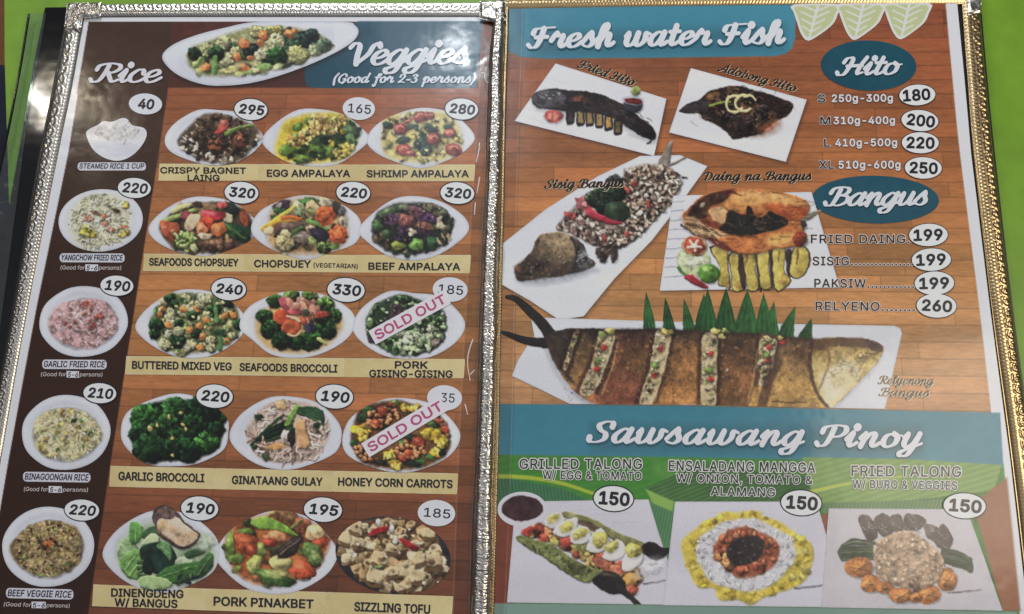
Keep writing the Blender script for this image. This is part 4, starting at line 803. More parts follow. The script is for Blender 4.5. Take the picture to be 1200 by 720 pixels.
def art_dineng(cv):
    p = Pen(cv, 110, 585, 4.138); p.shape([(112, 240), (150, 180), (300, 110), (520, 170), (585, 250), (560, 340), (470, 410), (300, 425), (180, 385), (130, 320)], [(110, 134, 96), (160, 176, 146), (184, 194, 170)], 2, 0, 0, soft=10)
    def leaf(pts, c, rib=None, w=3): p.shape(pts, [np.array(c) * .62, c, np.minimum(np.array(c) * 1.25, 215)], 2.4, .35, .4, gy=-.35, amp=.15); [p.s(q, w, w * .6, np.minimum(np.array(c) * 1.4 + 15, 220), op=.8) for q in (rib or [])]
    leaf([(115, 260), (130, 210), (165, 190), (200, 220), (225, 280), (200, 320), (150, 300), (120, 290)], (150, 184, 122), [[(130, 220), (170, 260), (210, 300)]]); leaf([(175, 215), (170, 150), (190, 108), (235, 130), (232, 180), (205, 215)], (92, 142, 70), [[(200, 205), (205, 150)]])
    leaf([(225, 170), (290, 130), (320, 170), (270, 200)], (60, 92, 56)); leaf([(230, 215), (280, 165), (315, 180), (315, 210), (270, 230)], (170, 192, 142)); leaf([(220, 240), (300, 210), (360, 220), (400, 280), (380, 350), (300, 360), (240, 310)], (34, 54, 46)); leaf([(305, 225), (350, 205), (380, 250), (370, 300), (335, 260)], (96, 136, 84), [[(325, 230), (362, 262)]]); leaf([(120, 300), (170, 255), (220, 250), (232, 320), (225, 380), (180, 385), (140, 350)], (112, 156, 82), [[(150, 340), (215, 262)], [(175, 372), (222, 300)]])
    for k in range(7): y = 300 + k * 11; p.s([(212, y), (262 + 8 * p.R.randn(), y - 6 + 8 * p.R.randn())], 5, 4, ((84, 120, 70), (40, 60, 44), (130, 160, 100))[k % 3])
    leaf([(250, 260), (290, 330), (270, 370), (235, 340)], (30, 48, 40)); leaf([(395, 300), (440, 280), (480, 300), (450, 335), (400, 330)], (190, 202, 168)); leaf([(290, 390), (360, 330), (450, 310), (540, 300), (560, 330), (480, 390), (380, 412)], (74, 120, 58), [[(310, 385), (420, 345), (540, 312)]]); leaf([(500, 320), (560, 260), (580, 290), (560, 350), (500, 385)], (72, 110, 62), [[(505, 370), (565, 280)]]); leaf([(440, 260), (510, 240), (540, 260), (460, 285)], (60, 88, 54))
    leaf([(215, 395), (260, 372), (340, 385), (380, 415), (330, 440), (240, 435)], (164, 190, 128)); p.fill([(400, 380), (520, 360), (480, 410), (420, 415)], 10, [(30, 36, 40), (60, 84, 56)], 12, 24, .5); p.b(535, 205, 46, 44, .4, (176, 186, 166), sh=0, soft=8, shade=.1)
    F = [(284, 90), (296, 48), (345, 28), (400, 60), (440, 112), (516, 178), (438, 244), (355, 208), (305, 155)]; p.shape(F, [(60, 42, 42), (104, 80, 72)], 5, .2, .6, al=True); p.shape([(305, 120), (330, 82), (400, 85), (440, 125), (508, 178), (436, 234), (370, 200), (320, 155)], [(150, 108, 76), (204, 180, 146), (216, 204, 184), (206, 190, 170)], 4, .15, 0); p.shape([(298, 70), (345, 36), (392, 62), (380, 100), (330, 95), (300, 110)], [(56, 40, 44), (130, 104, 94), (40, 30, 34), (180, 160, 146)], 9, .2, 0); p.b(385, 150, 40, 16, .6, (190, 150, 110), sh=0, soft=5, op=.7); p.b(430, 200, 26, 12, .5, (176, 140, 110), sh=0, soft=4, op=.6); p.b(330, 130, 20, 30, .6, (206, 170, 124), sh=0, soft=4)
def art_pinak(cv):
    p = Pen(cv, 110, 585, 4.138); O = [(640, 190), (720, 112), (900, 72), (1060, 122), (1142, 200), (1112, 290), (1050, 362), (880, 422), (730, 390), (655, 300)]
    p.shape(O, [(140, 66, 34), (170, 92, 48), (190, 120, 66)], 2, 0, 0, soft=6); p.fill(O, 40, [(160, 84, 46), (110, 70, 40), (110, 120, 56), (190, 130, 76), (84, 56, 40)], 20, 38, .55)
    B = lambda x, y, rx, ry, a, c, h=1.35: (p.b(x, y, rx, ry, a, c, shade=.45), p.b(x - rx * .2, y - ry * .35, rx * .5, ry * .3, a, np.minimum(np.array(c) * h + 10, 230), sh=0, soft=3, op=.75))
    B(745, 112, 26, 20, .3, (50, 66, 36)); B(950, 95, 72, 38, .5, (104, 72, 46)); B(1010, 130, 44, 40, .6, (150, 84, 56)); p.s([(960, 140), (1010, 105)], 6, 4, (110, 130, 60)); B(660, 235, 24, 72, .05, (118, 140, 62)); B(690, 290, 40, 24, .2, (104, 126, 56)); B(740, 160, 36, 20, 0, (96, 120, 54)); B(745, 215, 62, 50, .2, (174, 80, 46)); B(770, 250, 40, 24, .6, (150, 66, 40)); B(885, 182, 56, 30, .2, (196, 128, 84)); B(850, 210, 40, 22, .3, (160, 60, 44)); B(1080, 172, 50, 50, .3, (196, 166, 120)); B(1095, 212, 54, 22, -.4, (168, 70, 44)); B(812, 248, 22, 42, .1, (120, 130, 66)); B(778, 318, 34, 48, .3, (150, 160, 80)); p.b(780, 320, 14, 26, .3, (196, 186, 120), sh=0, soft=3)
    B(880, 260, 30, 26, .2, (60, 56, 40)); B(905, 320, 46, 56, -.3, (178, 164, 106)); B(950, 235, 84, 32, -.62, (56, 46, 42), 1.6); p.s([(905, 265), (960, 225), (1000, 195)], 4, 2, (130, 110, 92)); B(1060, 265, 44, 58, -.7, (92, 118, 58)); p.b(1080, 280, 22, 34, -.7, (140, 156, 90), sh=0, soft=3); B(1010, 345, 58, 46, .1, (204, 84, 50)); B(880, 385, 96, 36, .22, (66, 96, 44)); p.b(862, 366, 60, 16, .25, (150, 166, 90), sh=0, soft=3); p.b(905, 360, 40, 14, .2, (176, 170, 104), sh=0, soft=3)
    p.shape([(762, 118), (775, 96), (830, 84), (900, 110), (985, 170), (975, 178), (880, 150), (800, 145)], [(104, 144, 48), (140, 178, 70), (166, 196, 104)], 3, .35, gy=-.5); p.s([(850, 80), (872, 62), (882, 36)], 9, 7, (186, 150, 84))
def art_tofu(cv):
    p = Pen(cv, 380, 590, 6.26); O = [(105, 310), (150, 210), (230, 150), (400, 112), (560, 104), (790, 180), (850, 320), (888, 470), (830, 610), (620, 645), (400, 615), (240, 520), (150, 400)]
    p.shape(O, [(70, 48, 34), (110, 80, 54), (90, 64, 44)], 4, 0, .2, soft=4)
    for i, (x, y) in enumerate(p.inside(O, 120)): r = 22 + 15 * (y - 100) / 500 + 8 * p.R.rand(); p.cube(x, y, r, p.R.randn() * .5, ((206, 184, 144), (196, 168, 120), (214, 200, 166), (180, 146, 98))[p.R.randint(4)], ((130, 94, 60), (156, 118, 76), (110, 78, 50))[p.R.randint(3)])
    for x, y, r in ((255, 290, 44), (150, 250, 44), (410, 400, 52), (500, 335, 40), (375, 545, 56), (585, 500, 62), (610, 590, 50), (800, 420, 60), (690, 540, 52), (700, 400, 46), (760, 215, 46), (490, 500, 40), (225, 180, 40)): p.cube(x, y, r, p.R.randn() * .35, (210, 188, 146), (140, 104, 66))
    p.fill(O, 40, [(214, 204, 180), (120, 90, 60), (90, 64, 44), (196, 170, 130)], 8, 18); p.b(400, 465, 30, 14, -.2, (130, 150, 80)); p.b(790, 635, 50, 16, 0, (84, 104, 54))
    p.shape([(330, 215), (380, 185), (460, 165), (470, 190), (400, 225), (350, 240)], [(150, 28, 34), (196, 50, 50)], 4, .35); p.shape([(552, 262), (580, 258), (660, 300), (690, 322), (650, 345), (580, 305)], [(150, 28, 34), (192, 48, 50)], 4, .35); p.b(400, 140, 20, 26, 0, (216, 210, 206)); p.b(495, 190, 20, 32, 0, (214, 208, 200)); p.b(525, 270, 22, 34, 0, (214, 206, 196))
def art_boat(cv):
    p = Pen(cv, 185, 20, 5.0); O = [(170, 250), (200, 180), (330, 130), (500, 70), (700, 55), (900, 85), (1030, 165), (960, 215), (820, 260), (650, 310), (480, 340), (280, 345), (200, 300)]
    cv.blob(300, 62, 80, 20, -.2, (188, 190, 198), .1, .1, 14, .02, 0, .5); p.shape(O, [(120, 124, 80), (176, 172, 124)], 3, 0, .15, soft=5); p.fill(O, 50, [(196, 188, 136), (90, 118, 66), (170, 170, 110), (60, 84, 56)], 18, 32, .6)
    for x, y, r, c in ((580, 85, 42, (190, 184, 126)), (655, 88, 36, (176, 178, 110)), (700, 80, 30, (150, 140, 80)), (375, 155, 46, (186, 186, 136)), (290, 195, 42, (170, 176, 120)), (690, 150, 58, (196, 196, 148)), (870, 140, 70, (56, 84, 72)), (900, 100, 36, (50, 74, 70)), (790, 165, 44, (70, 104, 76)), (920, 195, 40, (176, 184, 140)), (970, 165, 44, (104, 130, 96)), (540, 190, 46, (50, 64, 62)), (820, 222, 62, (190, 190, 122)), (690, 235, 66, (50, 92, 46)), (400, 250, 44, (204, 198, 150)), (212, 215, 38, (40, 66, 40)), (345, 215, 44, (44, 76, 46)), (600, 220, 36, (206, 204, 160)), (450, 200, 30, (196, 186, 130))): p.head(x, y, r, c, False)
    for x, y, r in ((280, 295, 28), (505, 158, 34), (620, 110, 34), (505, 300, 32), (770, 100, 30), (462, 235, 28), (600, 150, 22), (540, 240, 18), (800, 82, 18)): p.b(x, y, r, r * .85, p.R.rand(), (204, 116, 64), irr=.15); p.b(x - 5, y - 7, r * .45, r * .3, 0, (222, 160, 110), sh=0, soft=2)
    p.s([(335, 240), (332, 325)], 16, 15, (110, 148, 80)); p.s([(250, 240), (215, 290)], 10, 9, (140, 166, 90)); p.b(620, 292, 52, 20, -.3, (130, 164, 90)); p.b(430, 305, 62, 20, -.2, (206, 196, 130)); p.b(540, 325, 60, 12, -.05, (150, 170, 100)); p.b(575, 315, 20, 12, 0, (220, 210, 160)); p.b(700, 290, 40, 14, -.4, (190, 196, 140)); p.s([(970, 150), (1034, 168)], 7, 3, (60, 74, 66)); p.b(760, 285, 36, 10, -.4, (44, 54, 40))
def art_yang(cv):
    p = Pen(cv, 40, 210, 7.2); O = [(290, 400), (320, 260), (420, 160), (560, 120), (760, 170), (810, 280), (800, 460), (700, 540), (480, 590), (350, 530)]
    p.shape(O, [(190, 186, 150), (206, 204, 180), (212, 210, 196)], 3, 0, 0, soft=8); p.fill(O, 210, [(214, 212, 196), (200, 196, 164), (206, 200, 150), (186, 180, 140)], 9, 22, .3, 's', 5)
    p.fill([(380, 420), (460, 390), (540, 480), (440, 510)], 24, [(204, 190, 80), (190, 176, 60), (212, 202, 120)], 14, 28); p.fill([(700, 460), (790, 420), (790, 480), (720, 500)], 12, [(206, 170, 90), (196, 180, 70)], 12, 24); p.fill([(720, 200), (800, 190), (780, 250)], 8, [(206, 186, 90)], 12, 22)
    for x, y, rx, ry in ((460, 330, 46, 26), (590, 320, 34, 24), (520, 290, 30, 16), (650, 430, 34, 22), (600, 380, 26, 18), (760, 405, 26, 20)): p.b(x, y, rx, ry, .3, (190, 112, 84)); p.b(x, y - 6, rx * .4, ry * .4, 0, (212, 150, 120), sh=0)
    p.b(695, 268, 40, 16, .3, (56, 42, 36)); p.b(630, 228, 22, 14, .6, (110, 100, 92)); p.b(590, 130, 14, 9, 0, (90, 100, 80)); p.b(510, 142, 26, 8, -.3, (150, 160, 120)); p.fill(O, 26, [(110, 96, 80), (150, 140, 90), (80, 76, 56)], 4, 9); p.fill(O, 60, [(216, 214, 202), (206, 200, 180)], 8, 20, .3, 's', 5)

def art_sisig(cv):
    tile(cv, ST, (208, 210, 217)); p = Pen(cv, 585, 165, 4.0)
    p.shape([(742, 108), (768, 60), (795, 12), (814, 0), (806, 60), (795, 115), (770, 130)], [(96, 88, 84), (140, 130, 120), (116, 106, 98)], 4, .3, .3, al=True, stretch=(2, .6)); p.s([(790, 120), (850, 90), (950, 32)], 5, 2.5, (130, 112, 98)); p.s([(860, 174), (878, 176)], 5, 3, (40, 34, 34)); p.b(828, 158, 22, 9, .5, (50, 40, 38))
    cv.poly(p.P([(90, 640), (200, 560), (440, 600), (430, 620), (240, 670), (120, 670)]), (130, 132, 142), 9, .7, False)
    M = [(575, 190), (600, 135), (700, 112), (800, 132), (850, 200), (815, 285), (720, 375), (650, 450), (560, 505), (450, 490), (340, 430), (272, 410), (320, 345), (390, 290), (480, 300)]
    p.shape(M, [(84, 64, 54), (140, 116, 98), (110, 88, 74)], 4, 0, .25, soft=5); cc = [(200, 180, 158), (210, 196, 176), (186, 162, 140), (215, 204, 188), (168, 140, 120)]
    p.fill(M, 430, cc, 7, 14, .5, sh=.45); p.fill(M, 90, [(56, 40, 38), (80, 58, 50)], 4, 10, .5); p.fill(M, 130, cc, 8, 15, .45, sh=.4); p.fill([(275, 400), (330, 340), (420, 380), (520, 450), (440, 480), (340, 430)], 50, [(206, 186, 176), (196, 170, 160), (120, 90, 84)], 8, 18, .5)
    for x, y in ((600, 235), (632, 205), (345, 355), (320, 345), (492, 460), (598, 440), (700, 300), (385, 305), (375, 285)): p.b(x, y, 18, 12, p.R.rand() * 3, (166, 72, 66), irr=.3)
    p.fill([(470, 500), (540, 490), (550, 550), (490, 565), (460, 535)], 22, [(70, 56, 48), (110, 90, 74), (50, 40, 38)], 10, 22, .5)
    for x, y, r, c in ((540, 190, 34, (74, 74, 72)), (520, 195, 24, (50, 52, 50)), (470, 272, 52, (40, 56, 38)), (545, 252, 46, (36, 52, 36)), (430, 275, 34, (58, 74, 52)), (500, 310, 44, (30, 44, 32))): p.head(x, y, r, c, False)
    p.b(552, 336, 60, 54, .2, (42, 58, 40), irr=.05); p.b(540, 312, 30, 14, .2, (76, 96, 70), sh=0, soft=5); p.b(520, 400, 50, 14, .3, (120, 104, 96), sh=0, soft=5)
    p.shape([(400, 318), (415, 300), (450, 330), (510, 362), (570, 380), (565, 392), (500, 388), (440, 368), (410, 345)], [(110, 28, 44), (160, 44, 62), (186, 70, 84)], 2.5, .4, .4, gy=-.5); p.b(384, 292, 20, 30, .4, (176, 96, 104)); p.b(402, 296, 12, 14, 0, (206, 140, 140))
    H = [(72, 600), (95, 578), (150, 520), (176, 458), (212, 436), (290, 430), (350, 452), (395, 490), (408, 540), (440, 560), (442, 585), (380, 612), (280, 632), (200, 642), (110, 657), (78, 640)]
    p.shape(H, [(54, 46, 42), (96, 80, 62), (140, 118, 88), (172, 150, 114)], 3.0, .4, .5, gy=-.6, amp=.2, soft=1.4); p.shape([(75, 605), (120, 560), (170, 575), (240, 590), (330, 570), (400, 560), (440, 585), (280, 632), (110, 657)], [(44, 36, 34), (72, 58, 48), (100, 82, 64)], 4, 0, 0, soft=6, op=.85); p.shape([(330, 450), (395, 490), (412, 545), (440, 570), (400, 605), (345, 600), (365, 530)], [(40, 36, 38), (76, 70, 70), (130, 128, 128), (54, 48, 48)], 7, 0, 0, soft=3)
    p.shape([(220, 450), (300, 440), (345, 470), (350, 530), (300, 550), (240, 530)], [(140, 114, 82), (190, 168, 132), (160, 134, 100), (200, 180, 146)], 4, 0, 0, soft=12, op=.5, amp=.3); p.s([(335, 455), (362, 500), (358, 560), (340, 600)], 5, 4, (56, 44, 40)); p.s([(180, 465), (170, 500), (185, 520)], 5, 3, (90, 66, 48)); p.b(182, 584, 24, 20, .2, (66, 50, 44), irr=.08); p.b(182, 584, 13, 12, 0, (36, 28, 28), sh=0); p.b(178, 579, 4, 3, 0, (150, 140, 130), sh=0); p.s([(78, 612), (110, 622), (160, 625)], 3, 2, (36, 28, 26)); p.b(90, 605, 18, 14, .5, (110, 76, 56), sh=0, soft=4)
    p.fill([(360, 500), (400, 500), (420, 580), (350, 600)], 18, [(150, 150, 150), (50, 44, 46)], 4, 9); p.fill(H, 130, [(50, 40, 36), (186, 164, 130), (90, 72, 56), (70, 56, 48)], 2, 8, .4, op=.5, sh=0); [p.s([(x, y), (x + 14, y - 8)], 2.5, 1.5, (196, 196, 196), op=.55) for x, y in ((230, 560), (280, 550), (300, 575), (150, 600), (380, 540), (385, 565), (372, 520))]
def art_daing(cv):
    tile(cv, DT, (206, 207, 215)); p = Pen(cv, 765, 210, 5.0)
    for k in range(9): y = 130 + k * 55; p.s([(105 - k * 5, y), (180, y - 6)], 1.6, 1.2, (184, 186, 198))
    for q, dk in (([(330, 398), (432, 398), (440, 500), (458, 640), (420, 632), (380, 615), (395, 520)], 0), ([(440, 448), (497, 430), (508, 560), (548, 640), (470, 658), (458, 560)], 1), ([(498, 420), (530, 420), (545, 640), (510, 600)], 2), ([(518, 405), (596, 430), (602, 540), (628, 640), (560, 652), (535, 520)], 0), ([(598, 440), (618, 440), (640, 640), (622, 640)], 2), ([(610, 420), (682, 410), (680, 530), (702, 640), (630, 640), (618, 540)], 0), ([(680, 420), (702, 412), (712, 640), (690, 600)], 2), ([(698, 410), (778, 403), (770, 530), (812, 600), (730, 662), (700, 560)], 1), ([(775, 430), (815, 420), (815, 560), (790, 560)], 2), ([(822, 412), (880, 385), (922, 440), (908, 540), (842, 588), (795, 545)], 0)):
        P = p.P(q, 3); c = P.mean(0)
        if dk == 2: p.shape(q, [(46, 34, 34), (84, 70, 64)], 4, .2, 0, al=True, n=3); continue
        cv.poly(P, (44, 34, 32), 1.3, 1, True); Q = c + (P - c) * (.86, .95)
        cv.tex(Q, [(150, 120, 52), (186, 166, 76), (200, 182, 92), (206, 190, 116)], 3, int(c[0]), 1.6, gx=-.4, amp=.16, alpha=False); x, y = q[-2 if dk else 3]; 
        p.b((q[3][0] + q[4 % len(q)][0]) / 2 - 4, (q[3][1] + q[4 % len(q)][1]) / 2 - 22, 20, 14, .3, (156, 100, 60), sh=0, soft=4, op=.6 if dk else .25)
    p.s([(845, 400), (850, 450), (840, 500)], 5, 3, (140, 84, 54)); p.s([(545, 420), (548, 470), (540, 500)], 4, 2, (140, 90, 50)); p.s([(740, 420), (735, 480)], 3, 2, (150, 100, 56))
    p.s([(165, 268), (210, 300), (250, 325)], 5, 3, (50, 44, 40)); p.shape([(872, 215), (930, 195), (985, 180), (970, 200), (920, 235), (880, 250)], [(90, 88, 76), (136, 132, 112), (110, 104, 88)], 5, .2, .2, al=True, stretch=(.6, 2)); p.b(880, 275, 20, 30, .2, (60, 54, 46), alpha=True)
    F = [(172, 207), (230, 150), (290, 96), (400, 70), (500, 54), (640, 58), (760, 80), (870, 110), (916, 150), (910, 188), (872, 228), (882, 300), (908, 350), (872, 382), (800, 402), (720, 408), (600, 436), (500, 434), (400, 402), (320, 352), (250, 322), (184, 266), (176, 232)]
    cv.poly(p.P(F) + (0, 3), (96, 86, 82), 7, .6, False); p.shape(F, [(110, 58, 34), (166, 92, 48), (192, 122, 66), (150, 78, 44)], 2.4, .35, .3, al=True, stretch=(.7, 1.6))
    p.shape([(420, 120), (520, 66), (660, 70), (800, 105), (900, 150), (880, 180), (760, 165), (640, 180), (520, 190), (430, 170)], [(170, 96, 48), (204, 144, 80), (214, 164, 104), (190, 116, 62)], 2.6, 0, 0, soft=5, stretch=(.6, 2)); p.shape([(640, 150), (780, 150), (905, 170), (880, 225), (790, 235), (690, 190)], [(140, 60, 34), (170, 84, 46), (120, 48, 30)], 3, 0, 0, soft=5, stretch=(.6, 2))
    p.shape([(205, 200), (290, 108), (420, 66), (445, 110), (400, 140), (330, 165), (310, 230), (240, 240)], [(34, 24, 24), (60, 38, 30), (100, 66, 44), (30, 22, 22)], 5, 0, 0, soft=3); p.b(290, 150, 20, 10, -.6, (196, 180, 150), sh=0, op=.7); p.b(440, 75, 34, 14, 0, (84, 34, 40), sh=0, soft=4)
    p.shape([(330, 180), (400, 160), (440, 190), (450, 225), (410, 262), (360, 250), (340, 215)], [(150, 100, 64), (206, 166, 118), (180, 130, 84)], 6, .1, .3); p.shape([(240, 250), (330, 240), (400, 280), (420, 320), (360, 320), (290, 290)], [(90, 40, 30), (120, 58, 40), (70, 34, 28)], 4, 0, 0, soft=4)
    p.shape([(390, 285), (425, 250), (440, 183), (500, 200), (545, 205), (548, 160), (575, 165), (600, 218), (650, 222), (680, 188), (740, 215), (790, 242), (770, 282), (660, 312), (520, 332), (412, 308)], [(24, 22, 24), (44, 40, 36), (30, 28, 28), (66, 56, 46)], 7, 0, .3, soft=1.6, n=3); p.fill([(430, 250), (600, 230), (760, 245), (640, 300), (500, 310)], 40, [(70, 64, 54), (110, 100, 84), (20, 18, 20), (56, 48, 40)], 5, 16, .35, sh=0, op=.7)
    p.shape([(400, 330), (520, 345), (680, 320), (790, 285), (845, 300), (840, 350), (780, 395), (600, 430), (500, 425), (430, 390)], [(170, 86, 44), (204, 124, 66), (190, 104, 54), (206, 150, 90)], 3, 0, 0, soft=4, stretch=(.6, 1.8)); p.shape([(660, 350), (740, 320), (830, 315), (835, 350), (780, 388), (700, 390)], [(200, 150, 80), (214, 176, 104)], 4, 0, 0, soft=6, op=.85); p.b(862, 350, 44, 40, .3, (128, 56, 40)); p.shape([(320, 345), (400, 360), (460, 410), (430, 420), (370, 390)], [(84, 36, 32), (130, 64, 44)], 4, 0, 0, soft=3)
    p.shape([(178, 240), (230, 222), (300, 260), (400, 310), (440, 330), (380, 345), (290, 330), (220, 300)], [(150, 110, 74), (196, 160, 116), (120, 80, 54)], 5, .1, 0, soft=3)
    for k in range(40): x, y = p.inside([(180, 240), (300, 260), (420, 320), (340, 350), (230, 305)], 1)[0]; p.s([(x, y), (x + 30, y + 14 + 8 * p.R.randn())], 2, 1.4, ((74, 44, 34), (214, 186, 140))[k % 2])
    for k in range(60): x, y = p.inside(F, 1)[0]; p.s([(x, y), (x + 30, y + 6 * p.R.randn()), (x + 60, y + 12 * p.R.randn())], 2.2, 1.2, ((90, 44, 28), (216, 170, 112))[k % 2], op=.35)
    p.b(240, 482, 96, 94, .2, (196, 208, 160), irr=.03, shade=.12); p.b(245, 465, 66, 54, 0, (214, 216, 190), sh=0, soft=8, shade=.05); p.s([(148, 520), (180, 555), (225, 578)], 10, 8, (84, 124, 56)); p.shape([(180, 572), (220, 560), (270, 590), (325, 632), (300, 642), (230, 612)], [(130, 30, 44), (176, 50, 62)], 3, .35, .3, gy=-.4); p.b(330, 556, 62, 58, 0, (84, 134, 48), irr=.04, shade=.45); p.b(308, 530, 22, 14, 0, (160, 194, 110), sh=0, soft=4); p.b(340, 525, 6, 4, 0, (216, 220, 200), sh=0)
    p.b(245, 392, 73, 58, .1, (196, 140, 84), irr=.04); p.b(246, 388, 60, 47, .1, (182, 76, 58), irr=.05, sh=0); [p.s([(245, 390), (245 + 42 * math.cos(a), 388 + 32 * math.sin(a))], 9, 7, (222, 196, 170)) for a in (.3, 1.5, 2.7, 4.0, 5.2)]; p.b(245, 390, 18, 13, 0, (226, 206, 186), sh=0)
def art_talong(cv):
    tile(cv, T1, (196, 194, 203), 6); S = ell(612, 597, 29, 20.5); cv.poly(S, (200, 198, 206), 1, 1, True); cv.tex(ell(612, 596, 24.5, 15), [(44, 26, 32), (74, 48, 50), (56, 34, 38)], 9, 3, 1.2, alpha=False); p = Pen(cv, 585, 570, 4.967)
    p.shape([(365, 165), (390, 148), (470, 165), (560, 195), (640, 240), (740, 290), (850, 330), (870, 400), (800, 370), (700, 330), (600, 270), (500, 215), (400, 190)], [(84, 84, 54), (124, 124, 76), (150, 146, 96)], 3, .35, .3, gy=-.3); p.shape([(455, 200), (500, 200), (580, 240), (570, 270), (500, 240), (460, 220)], [(44, 36, 34), (84, 70, 56), (130, 110, 84)], 8, 0, 0, soft=2); p.shape([(830, 350), (880, 320), (950, 355), (995, 360), (990, 385), (920, 430), (850, 400)], [(34, 28, 30), (56, 46, 46)], 5, .2, .2, al=True)
    C = [(135, 265), (250, 215), (330, 260), (430, 310), (520, 370), (640, 420), (740, 470), (830, 480), (830, 540), (800, 600), (760, 635), (700, 540), (560, 480), (480, 420), (330, 340), (200, 290)]
    p.shape(C, [(120, 66, 48), (160, 100, 64)], 4, 0, .2, soft=4); p.fill(C, 90, [(182, 92, 66), (196, 124, 84), (160, 72, 54), (200, 160, 96), (150, 140, 80)], 16, 30, .65, sh=.4); p.b(165, 262, 40, 22, -.3, (190, 70, 56)); p.b(770, 540, 46, 44, .3, (196, 146, 76)); p.b(775, 605, 34, 28, .4, (176, 86, 66)); p.b(600, 450, 50, 30, .3, (170, 96, 76)); p.b(680, 490, 44, 34, .3, (190, 110, 84)); p.b(390, 330, 36, 34, .4, (170, 72, 58)); p.b(470, 350, 50, 26, 0, (150, 150, 84)); p.b(320, 325, 26, 24, 0, (176, 170, 90))
    p.shape([(98, 310), (120, 285), (200, 310), (300, 340), (400, 400), (480, 450), (560, 480), (600, 500), (560, 550), (480, 555), (380, 500), (260, 415), (160, 355)], [(70, 66, 42), (104, 112, 62), (134, 142, 82), (84, 84, 50)], 4, .35, .35, amp=.3); p.fill([(120, 320), (300, 360), (540, 500), (460, 530), (250, 400)], 50, [(60, 58, 40), (150, 156, 100), (90, 96, 54)], 6, 20, .35, sh=0, op=.7)
    p.shape([(540, 545), (600, 500), (680, 505), (735, 570), (720, 615), (650, 625), (580, 590)], [(34, 30, 32), (58, 50, 50)], 4, .2, .3); p.b(630, 515, 40, 8, .1, (90, 84, 70), sh=0, soft=3); p.s([(700, 600), (760, 640), (840, 716)], 22, 12, (46, 42, 40)); p.b(880, 470, 90, 40, -.3, (204, 203, 210), sh=0, soft=10, shade=.05); p.s([(840, 565), (900, 558), (965, 545)], 4, 2, (130, 128, 138))
    E = [([(265, 215), (300, 165), (345, 155), (385, 195), (375, 225), (310, 248)], (315, 186, 34, 24)), ([(312, 265), (370, 210), (455, 180), (452, 240), (420, 280), (360, 298)], (392, 240, 40, 30)), ([(412, 320), (425, 265), (460, 240), (515, 240), (538, 300), (500, 330), (455, 338)], (472, 276, 44, 30)), ([(508, 372), (540, 290), (590, 243), (632, 300), (642, 350), (575, 388)], (585, 312, 42, 46)), ([(598, 412), (650, 345), (690, 308), (742, 362), (720, 415), (655, 432)], (655, 352, 42, 30)), ([(716, 484), (735, 400), (770, 330), (830, 380), (832, 440), (760, 494)], (782, 372, 44, 46))]
    for q, (x, y, rx, ry) in E: p.shape(q, [(190, 188, 186), (212, 210, 208), (218, 216, 214)], 2, .2, .5, n=3); p.b(x, y, rx, ry, -.4, (192, 180, 88), irr=.15, sh=.1, soft=2.2); p.b(x - 6, y - 8, rx * .5, ry * .4, -.4, (206, 198, 130), sh=0, soft=4)
    cv.a *= np.clip(.5 - cv.psdf([(570, 570), (800, 570), (786, 660), (781, 709.5), (570, 706.5)], cv.X, cv.Y) * .5, 0, 1)
def art_mangga(cv):
    tile(cv, T2, (198, 196, 206), 5); p = Pen(cv, 770, 570, 4.967)
    Y = [(150, 400), (140, 350), (152, 305), (205, 265), (260, 213), (340, 180), (390, 148), (490, 158), (555, 138), (600, 170), (700, 200), (760, 240), (830, 290), (885, 325), (910, 385), (900, 450), (876, 520), (832, 572), (730, 612), (620, 650), (545, 692), (470, 660), (360, 662), (330, 592), (240, 588), (190, 510), (165, 455)]
    Wt = [(236, 430), (226, 385), (232, 335), (255, 290), (320, 250), (400, 205), (560, 188), (680, 238), (770, 290), (800, 340), (808, 395), (795, 440), (760, 485), (690, 560), (560, 612), (420, 592), (300, 545), (250, 455)]
    Br = [(328, 352), (380, 290), (480, 238), (600, 268), (705, 330), (700, 432), (620, 505), (480, 532), (400, 470), (350, 425)]; Bl = [(408, 375), (450, 310), (540, 288), (612, 310), (612, 385), (560, 442), (460, 464), (415, 425)]
    yc = [(200, 176, 66), (208, 188, 84), (190, 164, 58), (212, 198, 110)]; p.shape(Y, yc[:2], 4, .1, .15, soft=3, n=3)
    for q, n in ((Y, 150),): p.fill(q, n, yc, 14, 30, .5, sh=.1, shade=.2)
    p.shape(Wt, [(200, 198, 203), (210, 208, 213)], 4, 0, .12, soft=4); p.fill(Wt, 260, [(212, 210, 214), (204, 202, 207), (216, 215, 218), (194, 192, 198)], 7, 15, .6, sh=.05, shade=.08); p.fill(Wt, 60, [(214, 213, 216), (204, 202, 206)], 8, 18, .3, 's', 3)
    p.shape(Br, [(130, 66, 46), (170, 92, 60), (150, 78, 52)], 5, 0, .15, soft=4); p.fill(Br, 80, [(176, 100, 68), (190, 122, 86), (150, 76, 52), (160, 84, 60)], 12, 24, .65, sh=.35); p.fill([(350, 400), (420, 400), (420, 470), (380, 470)], 8, [(196, 136, 84)], 14, 24); p.shape(Bl, [(26, 22, 26), (50, 42, 44), (36, 30, 34)], 8, 0, .3, soft=2.4); p.fill(Bl, 40, [(64, 56, 58), (20, 16, 20), (90, 82, 82)], 3, 8, sh=0); p.s([(800, 592), (920, 582), (1004, 562)], 4, 2.5, (120, 118, 128))
